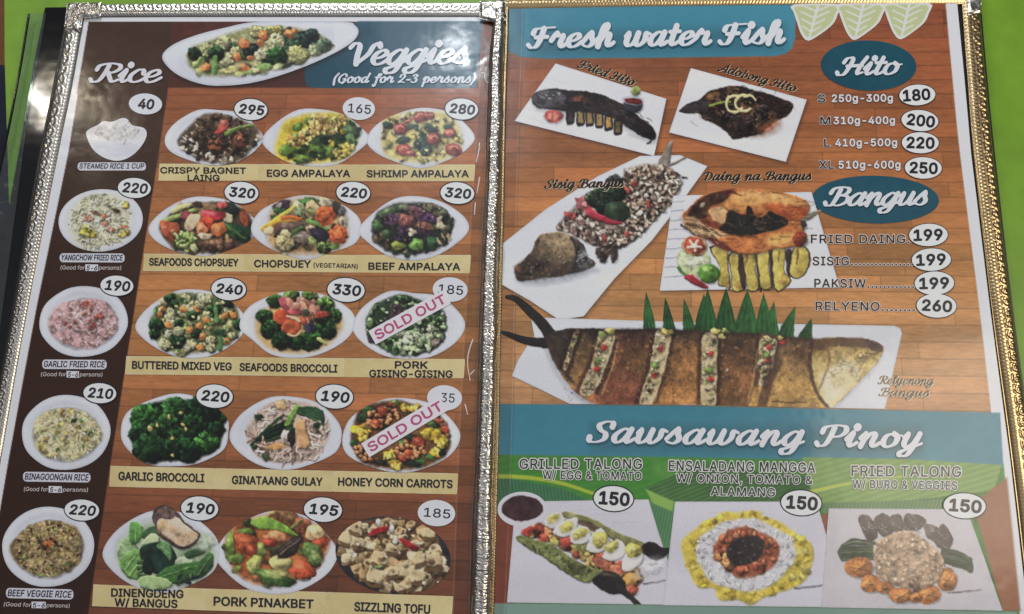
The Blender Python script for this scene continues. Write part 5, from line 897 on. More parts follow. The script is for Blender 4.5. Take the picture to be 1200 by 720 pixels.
def art_buro(cv):
    tile(cv, T3, (190, 186, 192), 5); p = Pen(cv, 960, 580, 5.333)
    for k in range(20): d = k * 6.2; p.s([(116 + 26 * abs(k - 9) / 9, 318 + d * .75), (215, 290 + d + 8 * p.R.randn()), (345, 300 + d * .8)], 7, 6, ((46, 60, 42), (66, 82, 56), (34, 44, 34), (84, 98, 70))[k % 4])
    for k in range(16): d = k * 6; p.s([(770, 345 + d * .8), (860, 352 + d + 6 * p.R.randn()), (950, 400 + d * .9)], 7, 6, ((46, 60, 42), (66, 82, 56), (34, 44, 34))[k % 3])
    for q in ([(242, 148), (290, 122), (335, 160), (362, 225), (355, 270), (300, 282)], [(342, 152), (395, 113), (440, 140), (462, 225), (410, 265), (358, 215)], [(438, 142), (500, 122), (528, 205), (490, 232), (455, 215)], [(534, 122), (575, 118), (655, 140), (662, 180), (610, 222), (530, 212)], [(655, 180), (735, 200), (730, 290), (670, 260)], [(690, 240), (740, 220), (775, 182), (832, 270), (800, 345), (735, 320)]):
        p.shape(q, [(58, 48, 48), (92, 80, 76), (70, 58, 58)], 4, .4, .4, n=3); x = np.mean([a for a, _ in q]); y = np.mean([b for _, b in q])
        for k in range(4): u, v = x + 20 * p.R.randn(), y + 28 * p.R.randn(); p.s([(u, v), (u + 12, v + 14), (u + 30, v + 20)], 3, 2, (160, 148, 138), op=.8)
    for x, y, rx, ry in ((800, 530, 62, 72), (250, 455, 88, 66), (322, 555, 62, 56), (410, 580, 60, 36), (515, 628, 84, 46), (682, 622, 76, 60), (600, 640, 40, 30)):
        p.b(x, y, rx, ry, .1, (188, 112, 54), irr=.06, shade=.2); p.b(x, y, rx * .76, ry * .72, .1, (200, 126, 64), irr=.08, sh=0, soft=3); [p.s([(x, y), (x + rx * .6 * math.cos(b), y + ry * .6 * math.sin(b))], 4, 3, (212, 150, 88), op=.5) for b in (.2, 1.2, 2.3, 3.3, 4.4, 5.5)]
    O = [(345, 322), (400, 272), (500, 232), (580, 228), (680, 300), (772, 390), (778, 462), (722, 552), (600, 594), (480, 562), (370, 512), (348, 420)]; p.shape(O, [(150, 118, 90), (184, 152, 122), (196, 166, 138)], 4, .25, .4, gy=-.3, soft=2.4); p.fill(O, 230, [(194, 166, 140), (186, 156, 130), (200, 174, 148), (176, 146, 120)], 7, 14, .6, sh=.12, shade=.12); p.fill(O, 36, [(130, 98, 76), (150, 116, 92)], 6, 14, .4, sh=.1); p.fill([(540, 550), (620, 550), (610, 600), (560, 600)], 8, [(84, 60, 52), (110, 80, 66)], 12, 24); p.s([(570, 296), (620, 292)], 4, 3, (120, 86, 66)); p.s([(800, 610), (900, 602), (1010, 588)], 4, 2.5, (140, 130, 132))

picture(page_l, (66, 219, 171, 298), P_ + 'yangchow fried rice on a white plate', ell(118, 258.5, 49.5, 36.5, -.08, 56), art_yang, 1.5, 5, plate=(118, 258.5, 49.5, 36.5), wp=dict(amt=.3, tex=.06, desat=.10, con=1.04))
def veg(cx, cy, rx, ry, art, what, seed):
    pts = plate_pts(cx, cy, rx, ry, seed)
    picture(page_l, (cx - rx - 4, cy - ry - 6, cx + rx + 4, cy + ry + 4), P_ + what, pts, art, 1.5, seed, plate=(cx, cy, rx, ry), wp=WP)
WP = dict(amt=.36, tex=.09, desat=.17, con=1.08)
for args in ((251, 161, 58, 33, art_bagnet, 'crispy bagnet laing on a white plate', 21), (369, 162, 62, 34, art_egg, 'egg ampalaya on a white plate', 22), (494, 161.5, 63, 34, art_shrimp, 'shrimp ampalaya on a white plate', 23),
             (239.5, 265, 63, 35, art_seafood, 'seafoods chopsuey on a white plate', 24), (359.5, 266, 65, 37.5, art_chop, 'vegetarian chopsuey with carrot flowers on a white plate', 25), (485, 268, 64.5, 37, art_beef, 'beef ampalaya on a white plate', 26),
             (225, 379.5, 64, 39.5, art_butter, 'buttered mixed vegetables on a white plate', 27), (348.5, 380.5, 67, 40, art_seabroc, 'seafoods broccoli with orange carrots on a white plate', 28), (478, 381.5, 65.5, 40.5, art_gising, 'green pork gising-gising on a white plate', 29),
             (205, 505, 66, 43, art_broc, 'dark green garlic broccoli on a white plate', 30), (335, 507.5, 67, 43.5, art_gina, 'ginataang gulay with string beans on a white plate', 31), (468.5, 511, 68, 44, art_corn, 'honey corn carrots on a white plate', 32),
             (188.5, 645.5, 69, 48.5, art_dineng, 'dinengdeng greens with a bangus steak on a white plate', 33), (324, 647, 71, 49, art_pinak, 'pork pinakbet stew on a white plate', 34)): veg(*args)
SK = ell(460.5, 651, 68, 45, .15, 48)
def skillet(cv): cv.base(SK, (42, 42, 52)); cv.rgb *= (1 + .3 * np.clip((cv.X - 480) / 60, 0, 1) * np.clip((cv.Y - 650) / 40, 0, 1))[..., None]; art_tofu(cv)
picture(page_l, (388, 598, 534, 702), P_ + 'sizzling tofu on a black hot plate', None, skillet, 1.5, 35, wp=WP)

def st(x0, x1, y0a, y1a, y0b, y1b): return [(x0, y0a), (x1, y0b), (x1 - 1.5, y1b), (x0 - 1.5, y1a)]
CAP = 'pale yellow caption strip reading '
caption(page_l, st(187, 303, 192, 212, 192.5, 212), [('CRISPY BAGNET', 188, 203, 288, 203.6, 6.8), ('LAING', 220, 212, 257, 212, 6.8)], CAP + 'crispy bagnet laing')
caption(page_l, st(303, 426, 192.5, 212, 193, 212.5), [('EGG AMPALAYA', 313, 207, 410, 207.3, 7.8)], CAP + 'egg ampalaya')
caption(page_l, st(426, 557, 193, 212.5, 193, 212.5), [('SHRIMP AMPALAYA', 430, 207.6, 549, 207.6, 7.8)], CAP + 'shrimp ampalaya')
caption(page_l, st(169, 286, 297.5, 317.8, 298, 318.5), [('SEAFOODS CHOPSUEY', 175, 311, 279, 312, 8.2)], CAP + 'seafoods chopsuey')
caption(page_l, st(286, 415, 298, 318.5, 299, 319.6), [('CHOPSUEY', 298, 313, 364, 313.6, 8.0), ('(VEGETARIAN)', 367.5, 313.2, 419, 314.6, 5.0, .02)], CAP + 'chopsuey (vegetarian)')
caption(page_l, st(415, 552, 299, 319.6, 299, 320.5), [('BEEF AMPALAYA', 432, 316, 539, 316.8, 8.0)], CAP + 'beef ampalaya')
caption(page_l, st(148, 272, 417.5, 439, 418.5, 440), [('BUTTERED MIXED VEG', 155, 432, 271, 434, 8.6)], CAP + 'buttered mixed veg')
caption(page_l, st(272, 404, 418.5, 440, 420, 442), [('SEAFOODS BROCCOLI', 281, 434.5, 395, 436.5, 8.6)], CAP + 'seafoods broccoli')
caption(page_l, st(404, 545, 420, 442, 421, 443.5), [('PORK', 463, 431.6, 501, 432, 8.0), ('GISING-GISING', 433, 441.8, 530, 442.6, 8.0)], CAP + 'pork gising-gising')
caption(page_l, st(129.5, 253, 546, 570.5, 549, 573.5), [('GARLIC BROCCOLI', 139, 562.5, 239, 565, 9.2)], CAP + 'garlic broccoli')
caption(page_l, st(253, 392, 549, 573.5, 552, 576.5), [('GINATAANG GULAY', 272, 567, 377.5, 569.3, 9.0)], CAP + 'ginataang gulay')
caption(page_l, st(392, 537, 552, 576.5, 555, 579.5), [('HONEY CORN CARROTS', 396.5, 569, 530, 572, 9.0)], CAP + 'honey corn carrots')
caption(page_l, st(109.5, 241, 685, 710.5, 690, 715.5), [('DINENGDENG', 130.5, 699, 214.5, 701, 9.0), ('W/ BANGUS', 134.5, 710.5, 207.5, 712.4, 9.0)], CAP + "dinengdeng w/ bangus")
caption(page_l, st(241, 382, 690, 715.5, 694, 720), [('PORK PINAKBET', 250.5, 709.5, 367, 713, 9.8)], CAP + 'pork pinakbet')
caption(page_l, st(382, 531, 694, 720, 699, 726), [('SIZZLING TOFU', 415.5, 716, 503.5, 719.3, 10)], CAP + 'sizzling tofu')
for txt, x, y, rx, rg in (('295', 294, 128.5, 20.5, 1), ('165', 420.5, 127.5, 19, 0), ('280', 541, 128, 20.5, 1), ('320', 283, 226, 21, 1), ('220', 414, 226, 21, 1), ('320', 536, 226.5, 21, 1), ('240', 268, 339, 21.5, 1), ('330', 405.5, 340, 23, 1), ('185', 527.5, 339.5, 20.5, 0),
                          ('220', 251.5, 464.5, 22.5, 1), ('190', 392, 465, 23, 1), ('190', 234, 596, 23, 1), ('195', 378.5, 597.5, 23.5, 1), ('185', 511.5, 601.5, 22, 0)):
    price(page_l, txt, x, y, rx, rx * (.66 if rg else .7), .06, bool(rg), .046 if rg else .012, (11.2 if rx > 21.5 else 10.4) if rg else 10.2, it=.1 if rg else 0)
t = MB(); t.poly(ell(521, 466.5, 20.5, 14.8, .05), 3.2 * L, (206, 208, 218)); letter(t, '35', 516.5, 471, 532.5, 472, 10.4, INK, 4 * L, .004); part(t, 'price_tag', PRINT, page_l, 'white oval price tag half hidden by a sold out sticker')
def sold(cx0, cy0, cx1, cy1, w, lab):
    t = MB(); d = np.array([cx1 - cx0, cy1 - cy0], float); Ln = np.linalg.norm(d); d /= Ln; n = np.array([d[1], -d[0]]); c0, c1 = np.array([cx0, cy0]), np.array([cx1, cy1])
    t.slab([c0 - n * w, c1 - n * w, c1 + n * w, c0 + n * w], 4.3 * L, 5.3 * L, (212, 208, 220))
    a = c0 + d * 5 - n * 5.2; b = c1 - d * 3.5 - n * 5.2
    letter(t, 'SOLD OUT', a[0], a[1], b[0], b[1], 10.6, (170, 74, 112), 6 * L, .028)
    part(t, 'sold_out_sticker', PRINT, page_l, lab)
sold(436, 396, 524, 348, 9.0, 'white sold out sticker across the pork gising-gising picture')
sold(428, 528, 520, 473, 9.4, 'white sold out sticker across the honey corn carrots picture')
def boat(cv):
    cv.base(BOAT, (208, 211, 220)); sd = cv.psdf(BOAT, cv.X, cv.Y); cv.rgb *= (1 - .12 * np.clip((sd + 3) / 3, 0, 1) - .06 * np.clip((cv.Y - 60) / 40, 0, 1))[..., None]
    art_boat(cv)
picture(page_l, (186, 22, 424, 104), 'printed photo of mixed vegetables in a boat shaped white platter', None, boat, 1.5, 51, wp=WP)
t = MB(); script(t, 'Rice', 106, 96, 189, 96.5, 14.2, (205, 204, 212), 4 * L, .42, .14, .3); part(t, 'heading', PRINT, page_l, 'white script heading reading Rice')
t = MB(); script(t, 'Veggies', 411, 76, 546, 74, 16.5, (204, 208, 218), 4 * L, .42, .14, .28); part(t, 'heading', PRINT, page_l, 'white script heading reading Veggies')
t = MB(); script(t, '(Good for 2-3 persons)', 391, 97, 557, 97, 6.6, (200, 206, 216), 4 * L, .42, .18, .25, 3.2, .16); part(t, 'heading', PRINT, page_l, 'small white script line reading good for 2-3 persons')
# ---- the right page
cv = CV(548, -4, 1214, 744, 1.0, 2)
OUTR = np.concatenate([[(592, 1)], [(1121, -3), (1130, 90), (1138, 180), (1160, 360), (1184, 540), (1207, 742)], [(572, 742)]])
cv.base(OUTR, WHITE)
RIN = smooth_pts([(1107.5, -3), (1116, 90), (1125, 180), (1147.5, 360), (1168, 540), (1191, 742)], 6)
PR = np.concatenate([[(570, 742), (592, -3)], RIN])
slr = lambda Y: -.012 + .03 * Y / 540
wood(cv, PR, [(0, (132, 71, 46)), (90, (148, 84, 50)), (200, (166, 101, 56)), (330, (184, 126, 72)), (440, (192, 140, 92)), (560, (154, 99, 68)), (740, (124, 75, 50))], slr, 23)
TB = smooth_pts([(570, -3), (932, -3), (932, 44), (925, 60), (908, 66), (760, 68), (640, 69), (614, 68), (596, 62), (570, 58)], 5, True)
cv.tex([(570, -3), (932.5, -3), (932, 44), (928, 57), (920, 63.5), (908, 66), (760, 68), (640, 69), (610, 67), (596, 60), (570, 56)], [(52, 112, 134), (64, 128, 150), (74, 138, 158)], .6, 6, 1.2, gx=.35, gy=-.3, amp=.07, alpha=False)
TB2 = [(560, 473.5), (584, 473.5), (800, 475.5), (1000, 480), (1172, 484), (1176, 548), (1000, 540), (800, 536), (580, 533), (560, 533)]
cv.tex([(560, 531), (800, 534), (1000, 538), (1176, 544), (1195, 722), (960, 716), (560, 708)], [(40, 84, 36), (58, 108, 46), (70, 128, 54), (104, 150, 74)], .5, 8, 1.5, amp=.2, alpha=False)
cv.tex(TB2, [(52, 112, 130), (62, 124, 142), (78, 138, 150)], .8, 9, 1.2, gy=.3, amp=.1, alpha=False)
# banana leaves behind the lowest dishes
def leaf_sheet(pts, cols, a, b, sd, pitch=4.2, amp=.10):
    cv.tex(pts, cols, .8, sd, 1.2, amp=.12, gy=.2, alpha=False)
    m = np.clip(.5 - cv.psdf(pts, cv.X, cv.Y), 0, 1); ph = (cv.X * a + cv.Y * b); cv.rgb *= (1 + m * amp * np.sin(ph * 6.283 / pitch))[..., None]
leaf_sheet([(560, 535), (600, 536), (760, 540), (762, 590), (700, 588), (610, 562), (560, 560)], [(58, 116, 46), (72, 132, 54)], .25, 1, 3, 9, .03)
leaf_sheet([(560, 556), (604, 562), (655, 572), (700, 590), (640, 604), (560, 600)], [(44, 92, 62), (62, 108, 74), (40, 80, 50)], 1, -.15, 4, 4)
cv.stroke(smooth_pts([(575, 558), (620, 560), (660, 567), (700, 580), (740, 590)], 6), 2.6, 1.6, (168, 180, 60), 1.5, .9)
leaf_sheet([(756, 572), (800, 553), (840, 548), (960, 560), (960, 592), (785, 588)], [(44, 78, 44), (60, 96, 52), (80, 118, 70)], .4, 1, 5, 5)
cv.poly([(756, 573), (790, 588), (786, 604), (770, 598)], (132, 168, 84), 2, alpha=False)
leaf_sheet([(760, 588), (794, 602), (786, 680), (772, 640)], [(88, 130, 92), (70, 112, 74)], 1, .2, 6, 3.6)
leaf_sheet([(940, 536), (1060, 538), (1174, 545), (1165, 575), (1040, 590), (955, 592)], [(96, 134, 66), (120, 150, 84), (84, 120, 60)], .3, 1, 7, 7, .05)
leaf_sheet([(955, 590), (1140, 584), (1140, 620), (975, 612)], [(84, 116, 74), (104, 134, 92)], .9, .3, 8, 4)
cv.stroke(smooth_pts([(948, 577), (1000, 566), (1060, 558)], 6), 2.4, .8, (176, 186, 84), 1.5, .9)
cv.tex([(560, 600), (606, 604), (600, 708), (560, 708)], [(112, 56, 42), (126, 68, 48), (104, 52, 40)], .9, 3, 2, stretch=(.3, 2.5), alpha=False)
cv.tex([(1140, 590), (1180, 560), (1196, 716), (1175, 716)], [(136, 88, 64), (150, 100, 72)], .9, 4, 3, stretch=(.3, 2.5), alpha=False)
cv.tex([(958, 606), (972, 600), (972, 640), (966, 640)], [(130, 76, 56), (140, 84, 60)], .9, 4, 2, alpha=False)
cv.tex([(560, 707), (780, 709), (960, 712), (1192, 717), (1198, 742), (560, 742)], [(112, 140, 130), (124, 150, 138)], .7, 10, 1.2, amp=.1, alpha=False)
# soft printed shadows under the lettering, tiles and ovals
for pts, o in (([(625, 36), (918, 28), (918, 57), (625, 60)], .18), ([(692, 495), (1080, 496), (1080, 530), (692, 528)], .16)): glowshade(cv, pts, 1, 3, 14, o)
HT = [(651, 74.5), (781, 116), (766.5, 183), (603, 142)]; AT = [(809.5, 80), (945.5, 117), (921, 190), (784, 155.5)]
ST = [(585, 289), (640, 245), (700, 207), (750, 183), (797, 182), (829, 195), (798, 238), (764, 282), (720, 327), (684, 371), (655, 375), (620, 352), (585, 332)]
DT = [(789, 229.5), (951, 225), (984, 337), (773, 341)]
for p, o in ((HT, .45), (AT, .45), (ST, .35), (DT, .3)): glowshade(cv, p, 1.5, 2.5, 6, o)
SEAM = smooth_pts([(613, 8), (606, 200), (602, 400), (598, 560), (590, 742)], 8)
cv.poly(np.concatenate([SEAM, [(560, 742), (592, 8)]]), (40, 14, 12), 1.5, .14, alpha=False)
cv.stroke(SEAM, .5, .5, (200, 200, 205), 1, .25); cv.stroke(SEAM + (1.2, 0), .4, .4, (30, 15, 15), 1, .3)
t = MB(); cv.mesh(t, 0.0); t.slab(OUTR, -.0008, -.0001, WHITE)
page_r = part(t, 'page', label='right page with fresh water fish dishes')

def pic(box, label, paint, r=1.35, seed=0, z=2 * L, name='dish_picture'): picture(page_r, box, label, None, paint, r, seed, name, None, z, wp=dict(amt=.36, tex=.08, desat=.15, con=1.08))
def tile(cv, pts, col=(210, 211, 217), lines=0):
    cv.base(pts, col); sd = cv.psdf(pts, cv.X, cv.Y)
    cv.rgb *= (1 - .08 * np.clip((sd + 2) / 2, 0, 1) - .02 * nz(cv.X * .6, cv.Y * 2, 1, 3) * .6)[..., None]
    for k in range(lines):
        x = pts[0][0] + cv.R.rand() * 120; y = pts[0][1] + 8 + cv.R.rand() * 90; cv.stroke([(x, y), (x + 25 + 30 * cv.R.rand(), y - 2)], .35, .25, (170, 170, 182), 1.2, .5)
def hito(cv):
    tile(cv, HT)
    for k in range(7): y = 92 + k * 9; cv.stroke([(640 - k * 5, y), (668 - k * 5, y + 8)], .3, .3, (186, 186, 196), 1, .6)
    F = smooth_pts([(623, 113), (632, 107), (648, 104), (668, 106), (690, 108), (712, 114), (732, 124), (748, 136), (762, 147), (768, 156), (766, 164), (755, 162), (738, 152), (722, 140), (706, 135), (690, 133), (664, 131), (642, 128), (627, 124)], 4, True)
    cv.poly(F + (1, 4), (150, 150, 156), 6, .7, False)
    cv.tex(F, [(22, 20, 24), (44, 34, 32), (30, 26, 28), (66, 50, 44), (40, 38, 44)], 4, 3, 1.4, gy=.25, alpha=False)
    cv.tex(smooth_pts([(624, 113), (634, 107), (650, 106), (662, 112), (660, 124), (640, 126), (628, 122)], 4, True), [(40, 38, 44), (86, 82, 86), (52, 48, 54), (120, 114, 112)], 9, 5, 2, alpha=False)
    for _ in range(110):
        q = cv.R.rand(); x = 628 + 132 * q; y = 112 + 3 * math.sin(q * 3) + 40 * max(0, q - .5) ** 1.2 * 1.3 + 14 * cv.R.rand(); cv.stroke([(x, y), (x + 4 + 3 * cv.R.rand(), y + 1.5 + 2 * q)], .6, .3, ((74, 74, 84), (16, 14, 18), (92, 88, 94), (60, 46, 40))[cv.R.randint(4)], 1.2, .55)
    for x, y in ((634, 113), (637, 115), (640, 112), (648, 112), (655, 110), (644, 116)): cv.blob(x, y, 2, 1.2, .4, (150, 152, 160), .3, .1, 1.4, 0, 0, .8)
    cv.blob(680, 116, 8, 5, 0, (110, 60, 44), .3, .3, 3, .2, 0, .7); cv.poly([(752, 154), (768, 156), (766, 163), (757, 163)], (18, 16, 20), 1, 1, False)
    cv.stroke(smooth_pts([(765, 160), (762, 166), (758, 169)], 3), 1.4, .8, (30, 26, 28), 1); cv.stroke(smooth_pts([(736, 158), (750, 162), (762, 165)], 4), 1, .4, (176, 176, 182), 1.5, .6)
    cv.blob(648.5, 136.5, 11, 7, .05, (190, 76, 70), .06, .2, 1, .1, .3); cv.blob(648.5, 136.5, 8, 5, 0, (206, 104, 92), .1, .1, 1, .1, 0); [cv.blob(648.5 + 5 * math.cos(a), 136.5 + 3 * math.sin(a), 2, 1.4, a, (222, 150, 130), .1, .1, 1, 0, 0) for a in (0, 1.2, 2.5, 3.8, 5)]
    for x, y, c in ((668, 137, (70, 58, 62)), (680, 138, (160, 134, 84)), (691, 139, (146, 118, 76)), (702, 141, (170, 142, 90)), (713, 144, (170, 130, 74)), (724, 149, (104, 92, 56))):
        cv.poly(smooth_pts([(x - 4, y - 9), (x + 4.5, y - 8), (x + 5, y + 7), (x + 1, y + 9.5), (x - 4.5, y + 8)], 3, True), (44, 36, 34), 1.2, 1, False); cv.tex([(x - 2.6, y - 7), (x + 3, y - 6), (x + 3.4, y + 6), (x - 2.8, y + 6)], [np.array(c) * .7, c, np.array(c) * 1.15], 5, int(x), 1.4, alpha=False)
    cv.blob(742, 124, 11, 8, .1, (62, 60, 70), .03, .4, 1, .05, .3); cv.blob(742, 118, 13, 5.5, .1, (190, 192, 198), .02, .1, 1, 0, 0); cv.blob(742.5, 119, 10.5, 4, .1, (96, 32, 32), .03, .2, 1, .2, 0)
    cv.blob(745, 106.5, 6, 5.5, 0, (116, 124, 70), .05, .4, 1, .1, .3, 1, True)
pic((600, 72, 784, 186), P_ + 'fried hito, a dark whole catfish on a white tile', hito, 1.5, 61)
def adobo(cv):
    tile(cv, AT)
    cv.blob(878, 138, 36, 22, .25, (150, 96, 66), .1, .1, 7, .1, 0, .55)
    F = smooth_pts([(796, 131), (806, 122), (818, 118), (830, 108), (848, 102), (866, 101), (884, 106), (900, 110), (918, 116), (930, 124), (922, 136), (908, 142), (900, 150), (886, 158), (872, 162), (858, 163), (850, 154), (840, 147), (824, 140), (820, 134), (808, 132)], 4, True)
    cv.tex(F, [(26, 20, 20), (52, 36, 30), (34, 26, 24), (86, 58, 42), (30, 24, 24)], 5, 5, 1.6, alpha=False)
    food(cv, 870, 130, 44, 22, None, [('l', 46, [(34, 26, 24), (58, 40, 32), (26, 20, 22), (84, 58, 42)], 5, 11, .5), ('s', 24, [(96, 68, 50), (30, 22, 22), (70, 50, 40)], 4, 8, .7), ('p', 26, [(140, 112, 90), (110, 60, 40)], .7, 1.6)], .25)
    cv.blob(872, 148, 12, 10, .2, (40, 30, 28), .1, .6, 1.2, .25, .4); cv.tex(smooth_pts([(796, 131), (806, 122), (822, 118), (832, 124), (820, 131), (808, 134)], 4, True), [(36, 32, 36), (66, 58, 58), (28, 24, 26)], 6, 8, 1.3, alpha=False)
    for _ in range(90):
        x, y = 868 + 48 * cv.R.randn() * .5, 130 + 24 * cv.R.randn() * .5; cv.stroke(smooth_pts([(x, y), (x + 4, y - 1 + 2 * cv.R.randn()), (x + 8, y + 3 * cv.R.randn())], 3), .6, .3, ((120, 98, 84), (20, 16, 18), (84, 60, 46), (150, 130, 116))[cv.R.randint(4)], 1.2, .5)
    cv.stroke(smooth_pts([(832, 124), (846, 120), (856, 119)], 4), 1.6, 1.2, (124, 140, 62), 1, shade=.3)
    for cx, cy, a0, a1 in ((861, 122, .6, 5.2), (872, 121, .8, 5.0)):
        th = np.linspace(a0, a1, 16); cv.stroke(np.stack([cx + 10 * np.cos(th), cy + 9.5 * np.sin(th)], 1), 1.7, 1.5, (204, 196, 146), 1, shade=.25)
    cv.stroke(smooth_pts([(872, 113), (880, 112), (885, 117)], 4), 1.6, 1.2, (204, 196, 146), 1)
    cv.blob(900, 148, 14, 5, -.5, (150, 84, 56), .2, .1, 4, .1, 0, .7)
pic((780, 77, 949, 193), P_ + 'adobong hito, dark glazed catfish with onion rings on a white tile', adobo, 1.5, 62)
pic((583, 163, 834, 378), P_ + 'sisig bangus, a milkfish head and chopped fish on a white platter', art_sisig, 1.4, 63)
pic((769, 217, 988, 345), P_ + 'daing na bangus, a butterflied fried milkfish with eggplant on white paper', art_daing, 1.5, 64)
def relyeno(cv):
    PT = smooth_pts([(587, 346), (640, 350), (680, 371), (800, 378), (940, 381), (1046, 382), (1056, 386), (1056, 396), (1046, 440), (1036, 478.5), (900, 476), (710, 473.5), (668, 472), (636, 456), (600, 440), (610, 418), (618, 405), (622, 380)], 4, True)
    PT = [(622, 372), (800, 377.5), (1048, 382), (1055, 385), (1057, 391), (1046, 440), (1037, 480), (900, 477), (668, 474), (636, 458), (600, 441), (606, 424), (616, 408), (626, 394)]
    tile(cv, PT, (204, 206, 213))
    for k in range(7): pass
    for i, (tx, ty, b0, b1, ym) in enumerate(((757.5, 344, 755, 769, 388), (780, 351, 778, 792, 389), (802, 351.5, 802, 816, 390), (825, 346, 814, 838, 391), (829.5, 340.5, 819, 842, 392), (851, 338.5, 838, 864, 393), (876, 340.5, 860, 890, 395), (907, 355, 893, 912, 397), (895, 345.5, 885, 908, 397), (931.5, 360.5, 909, 928, 398), (950.5, 375, 932, 951, 400))):
        h = ym + 5 - ty; P = [(b0, ym + 5), (b0 * .62 + tx * .38 - 1.5, ty + h * .5), (tx - .6, ty), (tx + .6, ty + .5), (b1 * .6 + tx * .4 + 1.2, ty + h * .52), (b1, ym + 5)]; g = .82 + .3 * cv.R.rand()
        cv.tex(smooth_pts(P, 2, True), np.array([(30, 66, 36), (42, 92, 46), (60, 116, 56)]) * g, 1.4, i * 3, 1, gx=.5, amp=.12, stretch=(2, .3))
        for k in range(5): u = (k + .5) / 5; cv.stroke([(tx + (u - .5) * 2, ty + h * .15), (b0 + (b1 - b0) * u, ym + 5)], .3, .5, ((84, 136, 72), (26, 58, 32))[k % 2], 1.1, .5)
    B = smooth_pts([(640, 398), (652, 388), (680, 385), (720, 386), (770, 386), (820, 388), (870, 390), (920, 394), (960, 398), (1000, 397), (1022, 399), (1034, 406), (1034, 414), (1024, 430), (1004, 450), (984, 470), (972, 478), (950, 477), (880, 476), (800, 474), (740, 474), (700, 473), (680, 464), (664, 448), (650, 426)], 5, True)
    cv.poly(B + (-2, 4), (140, 142, 152), 8, .7, False)
    cv.stroke(smooth_pts([(652, 406), (644, 392), (634, 378), (616, 360), (604, 350), (594, 348)], 6), 9, 2.2, (44, 38, 36), 1.2, alpha=True, shade=.25); cv.stroke(smooth_pts([(650, 402), (632, 402), (612, 398), (596, 392), (586, 389)], 6), 7, 1.6, (40, 34, 34), 1.2, alpha=True, shade=.2)
    cv.poly(B, (70, 48, 38), 1.3, 1, True); cv.clip = np.clip(.5 - cv.psdf(B, cv.X, cv.Y) / 1.3, 0, 1)
    for x0, x1, x2, x3, pal, sd in ((660, 700, 640, 690, [(52, 44, 40), (96, 74, 48), (120, 84, 56)], 1), (722, 768, 696, 748, [(58, 40, 36), (92, 62, 44), (112, 90, 52), (150, 92, 62), (160, 84, 66)], 2), (788, 822, 768, 824, [(56, 42, 36), (110, 78, 48), (140, 98, 58), (166, 116, 72)], 3),
                                (842, 888, 838, 874, [(48, 36, 32), (72, 52, 38), (100, 72, 44), (130, 84, 56)], 4), (904, 956, 888, 968, [(56, 44, 40), (90, 68, 50), (150, 118, 64), (186, 140, 76)], 5)):
        Q = [(x0 - 14, 384), (x1 + 16, 384), (x1 + 10, 420), (x3 + 14, 480), (x2 - 12, 480), (x0 - 10, 430)]
        w0 = cv.a.copy(); pal = [np.array(pal[0]) * 1.05] + [np.minimum(np.array(c) * (1.3, 1.26, 1.15), 225) for c in pal[1:]]; cv.tex(Q, pal, 1.6, sd * 9, 3, gy=.95, alpha=False, amp=.15, fine=.3, stretch=(1, .6)); cv.tex(Q, [np.array(pal[0]) * .75, pal[1], np.array(pal[-1]) * 1.3], 3.2, sd * 5, 3, gy=.35, op=.4, alpha=False, fine=.35, amp=.3)
    cv.tex(smooth_pts([(640, 398), (654, 388), (668, 388), (664, 420), (672, 450), (654, 430)], 4, True), [(46, 42, 42), (70, 56, 44), (56, 46, 42)], 4, 46, 4, alpha=False)
    cv.tex(smooth_pts([(700, 440), (750, 436), (752, 473), (704, 472)], 4, True), [(150, 84, 64), (110, 62, 48), (166, 104, 76)], 5, 47, 8, op=.8, alpha=False)
    for top, bot, w, sd in (((676, 388), (662, 432), 2.6, 1), ((712, 390), (688, 460), 9, 2), ((778, 388), (757, 472), 8.5, 3), ((832, 394), (830, 476), 8.5, 4), ((901, 398), (896, 436), 9, 5), ((897, 430), (893, 452), 4, 6)):
        (x0, y0), (x1, y1) = top, bot; mx = (x0 + x1) / 2 + (3 if sd in (2, 3) else 0)
        for dx in (-w - 2.5, w + 2.5): cv.stroke(smooth_pts([(x0 + dx, y0), (mx + dx, (y0 + y1) / 2), (x1 + dx, y1)], 5), 3, 3, (44, 30, 28), 3.5, .65)
        P = smooth_pts([(x0 - w, y0), (x0 + w, y0), (mx + w, (y0 + y1) / 2), (x1 + w * .9, y1), (x1 - w * .9, y1), (mx - w, (y0 + y1) / 2)], 4, True)
        cv.tex(P, [(140, 116, 80), (186, 166, 124), (206, 194, 160), (170, 148, 104), (196, 176, 116)], 8, sd * 6, 1.4, alpha=False)
        n = int(w * 5)
        for _ in range(n):
            q = cv.R.rand(); x = x0 + (x1 - x0) * q + w * .8 * (cv.R.rand() * 2 - 1); y = y0 + (y1 - y0) * q
            c = [(214, 204, 176), (196, 180, 140), (120, 96, 70), (86, 62, 50), (150, 156, 90)][cv.R.randint(5)]; cv.blob(x, y, 1 + 1.6 * cv.R.rand(), .9 + cv.R.rand(), cv.R.rand() * 3, c, .3, .35, 1)
        if w > 5:
            for q in (.25, .62): cv.blob(x0 + (x1 - x0) * q + 2, y0 + (y1 - y0) * q, 3.4, 3.2, 1, (176, 48, 48), .2, .4, 1, .1, .3)
            cv.blob(x0 + (x1 - x0) * .48, y0 + (y1 - y0) * .48, 4, 3.4, 1, (110, 140, 66), .25, .4, 1, .1, .3)
    cv.clip = None
    cv.stroke(smooth_pts([(664, 388), (740, 387), (820, 389), (900, 394), (960, 399), (1010, 398)], 6), 2.2, 2, (44, 32, 30), 4, .6)
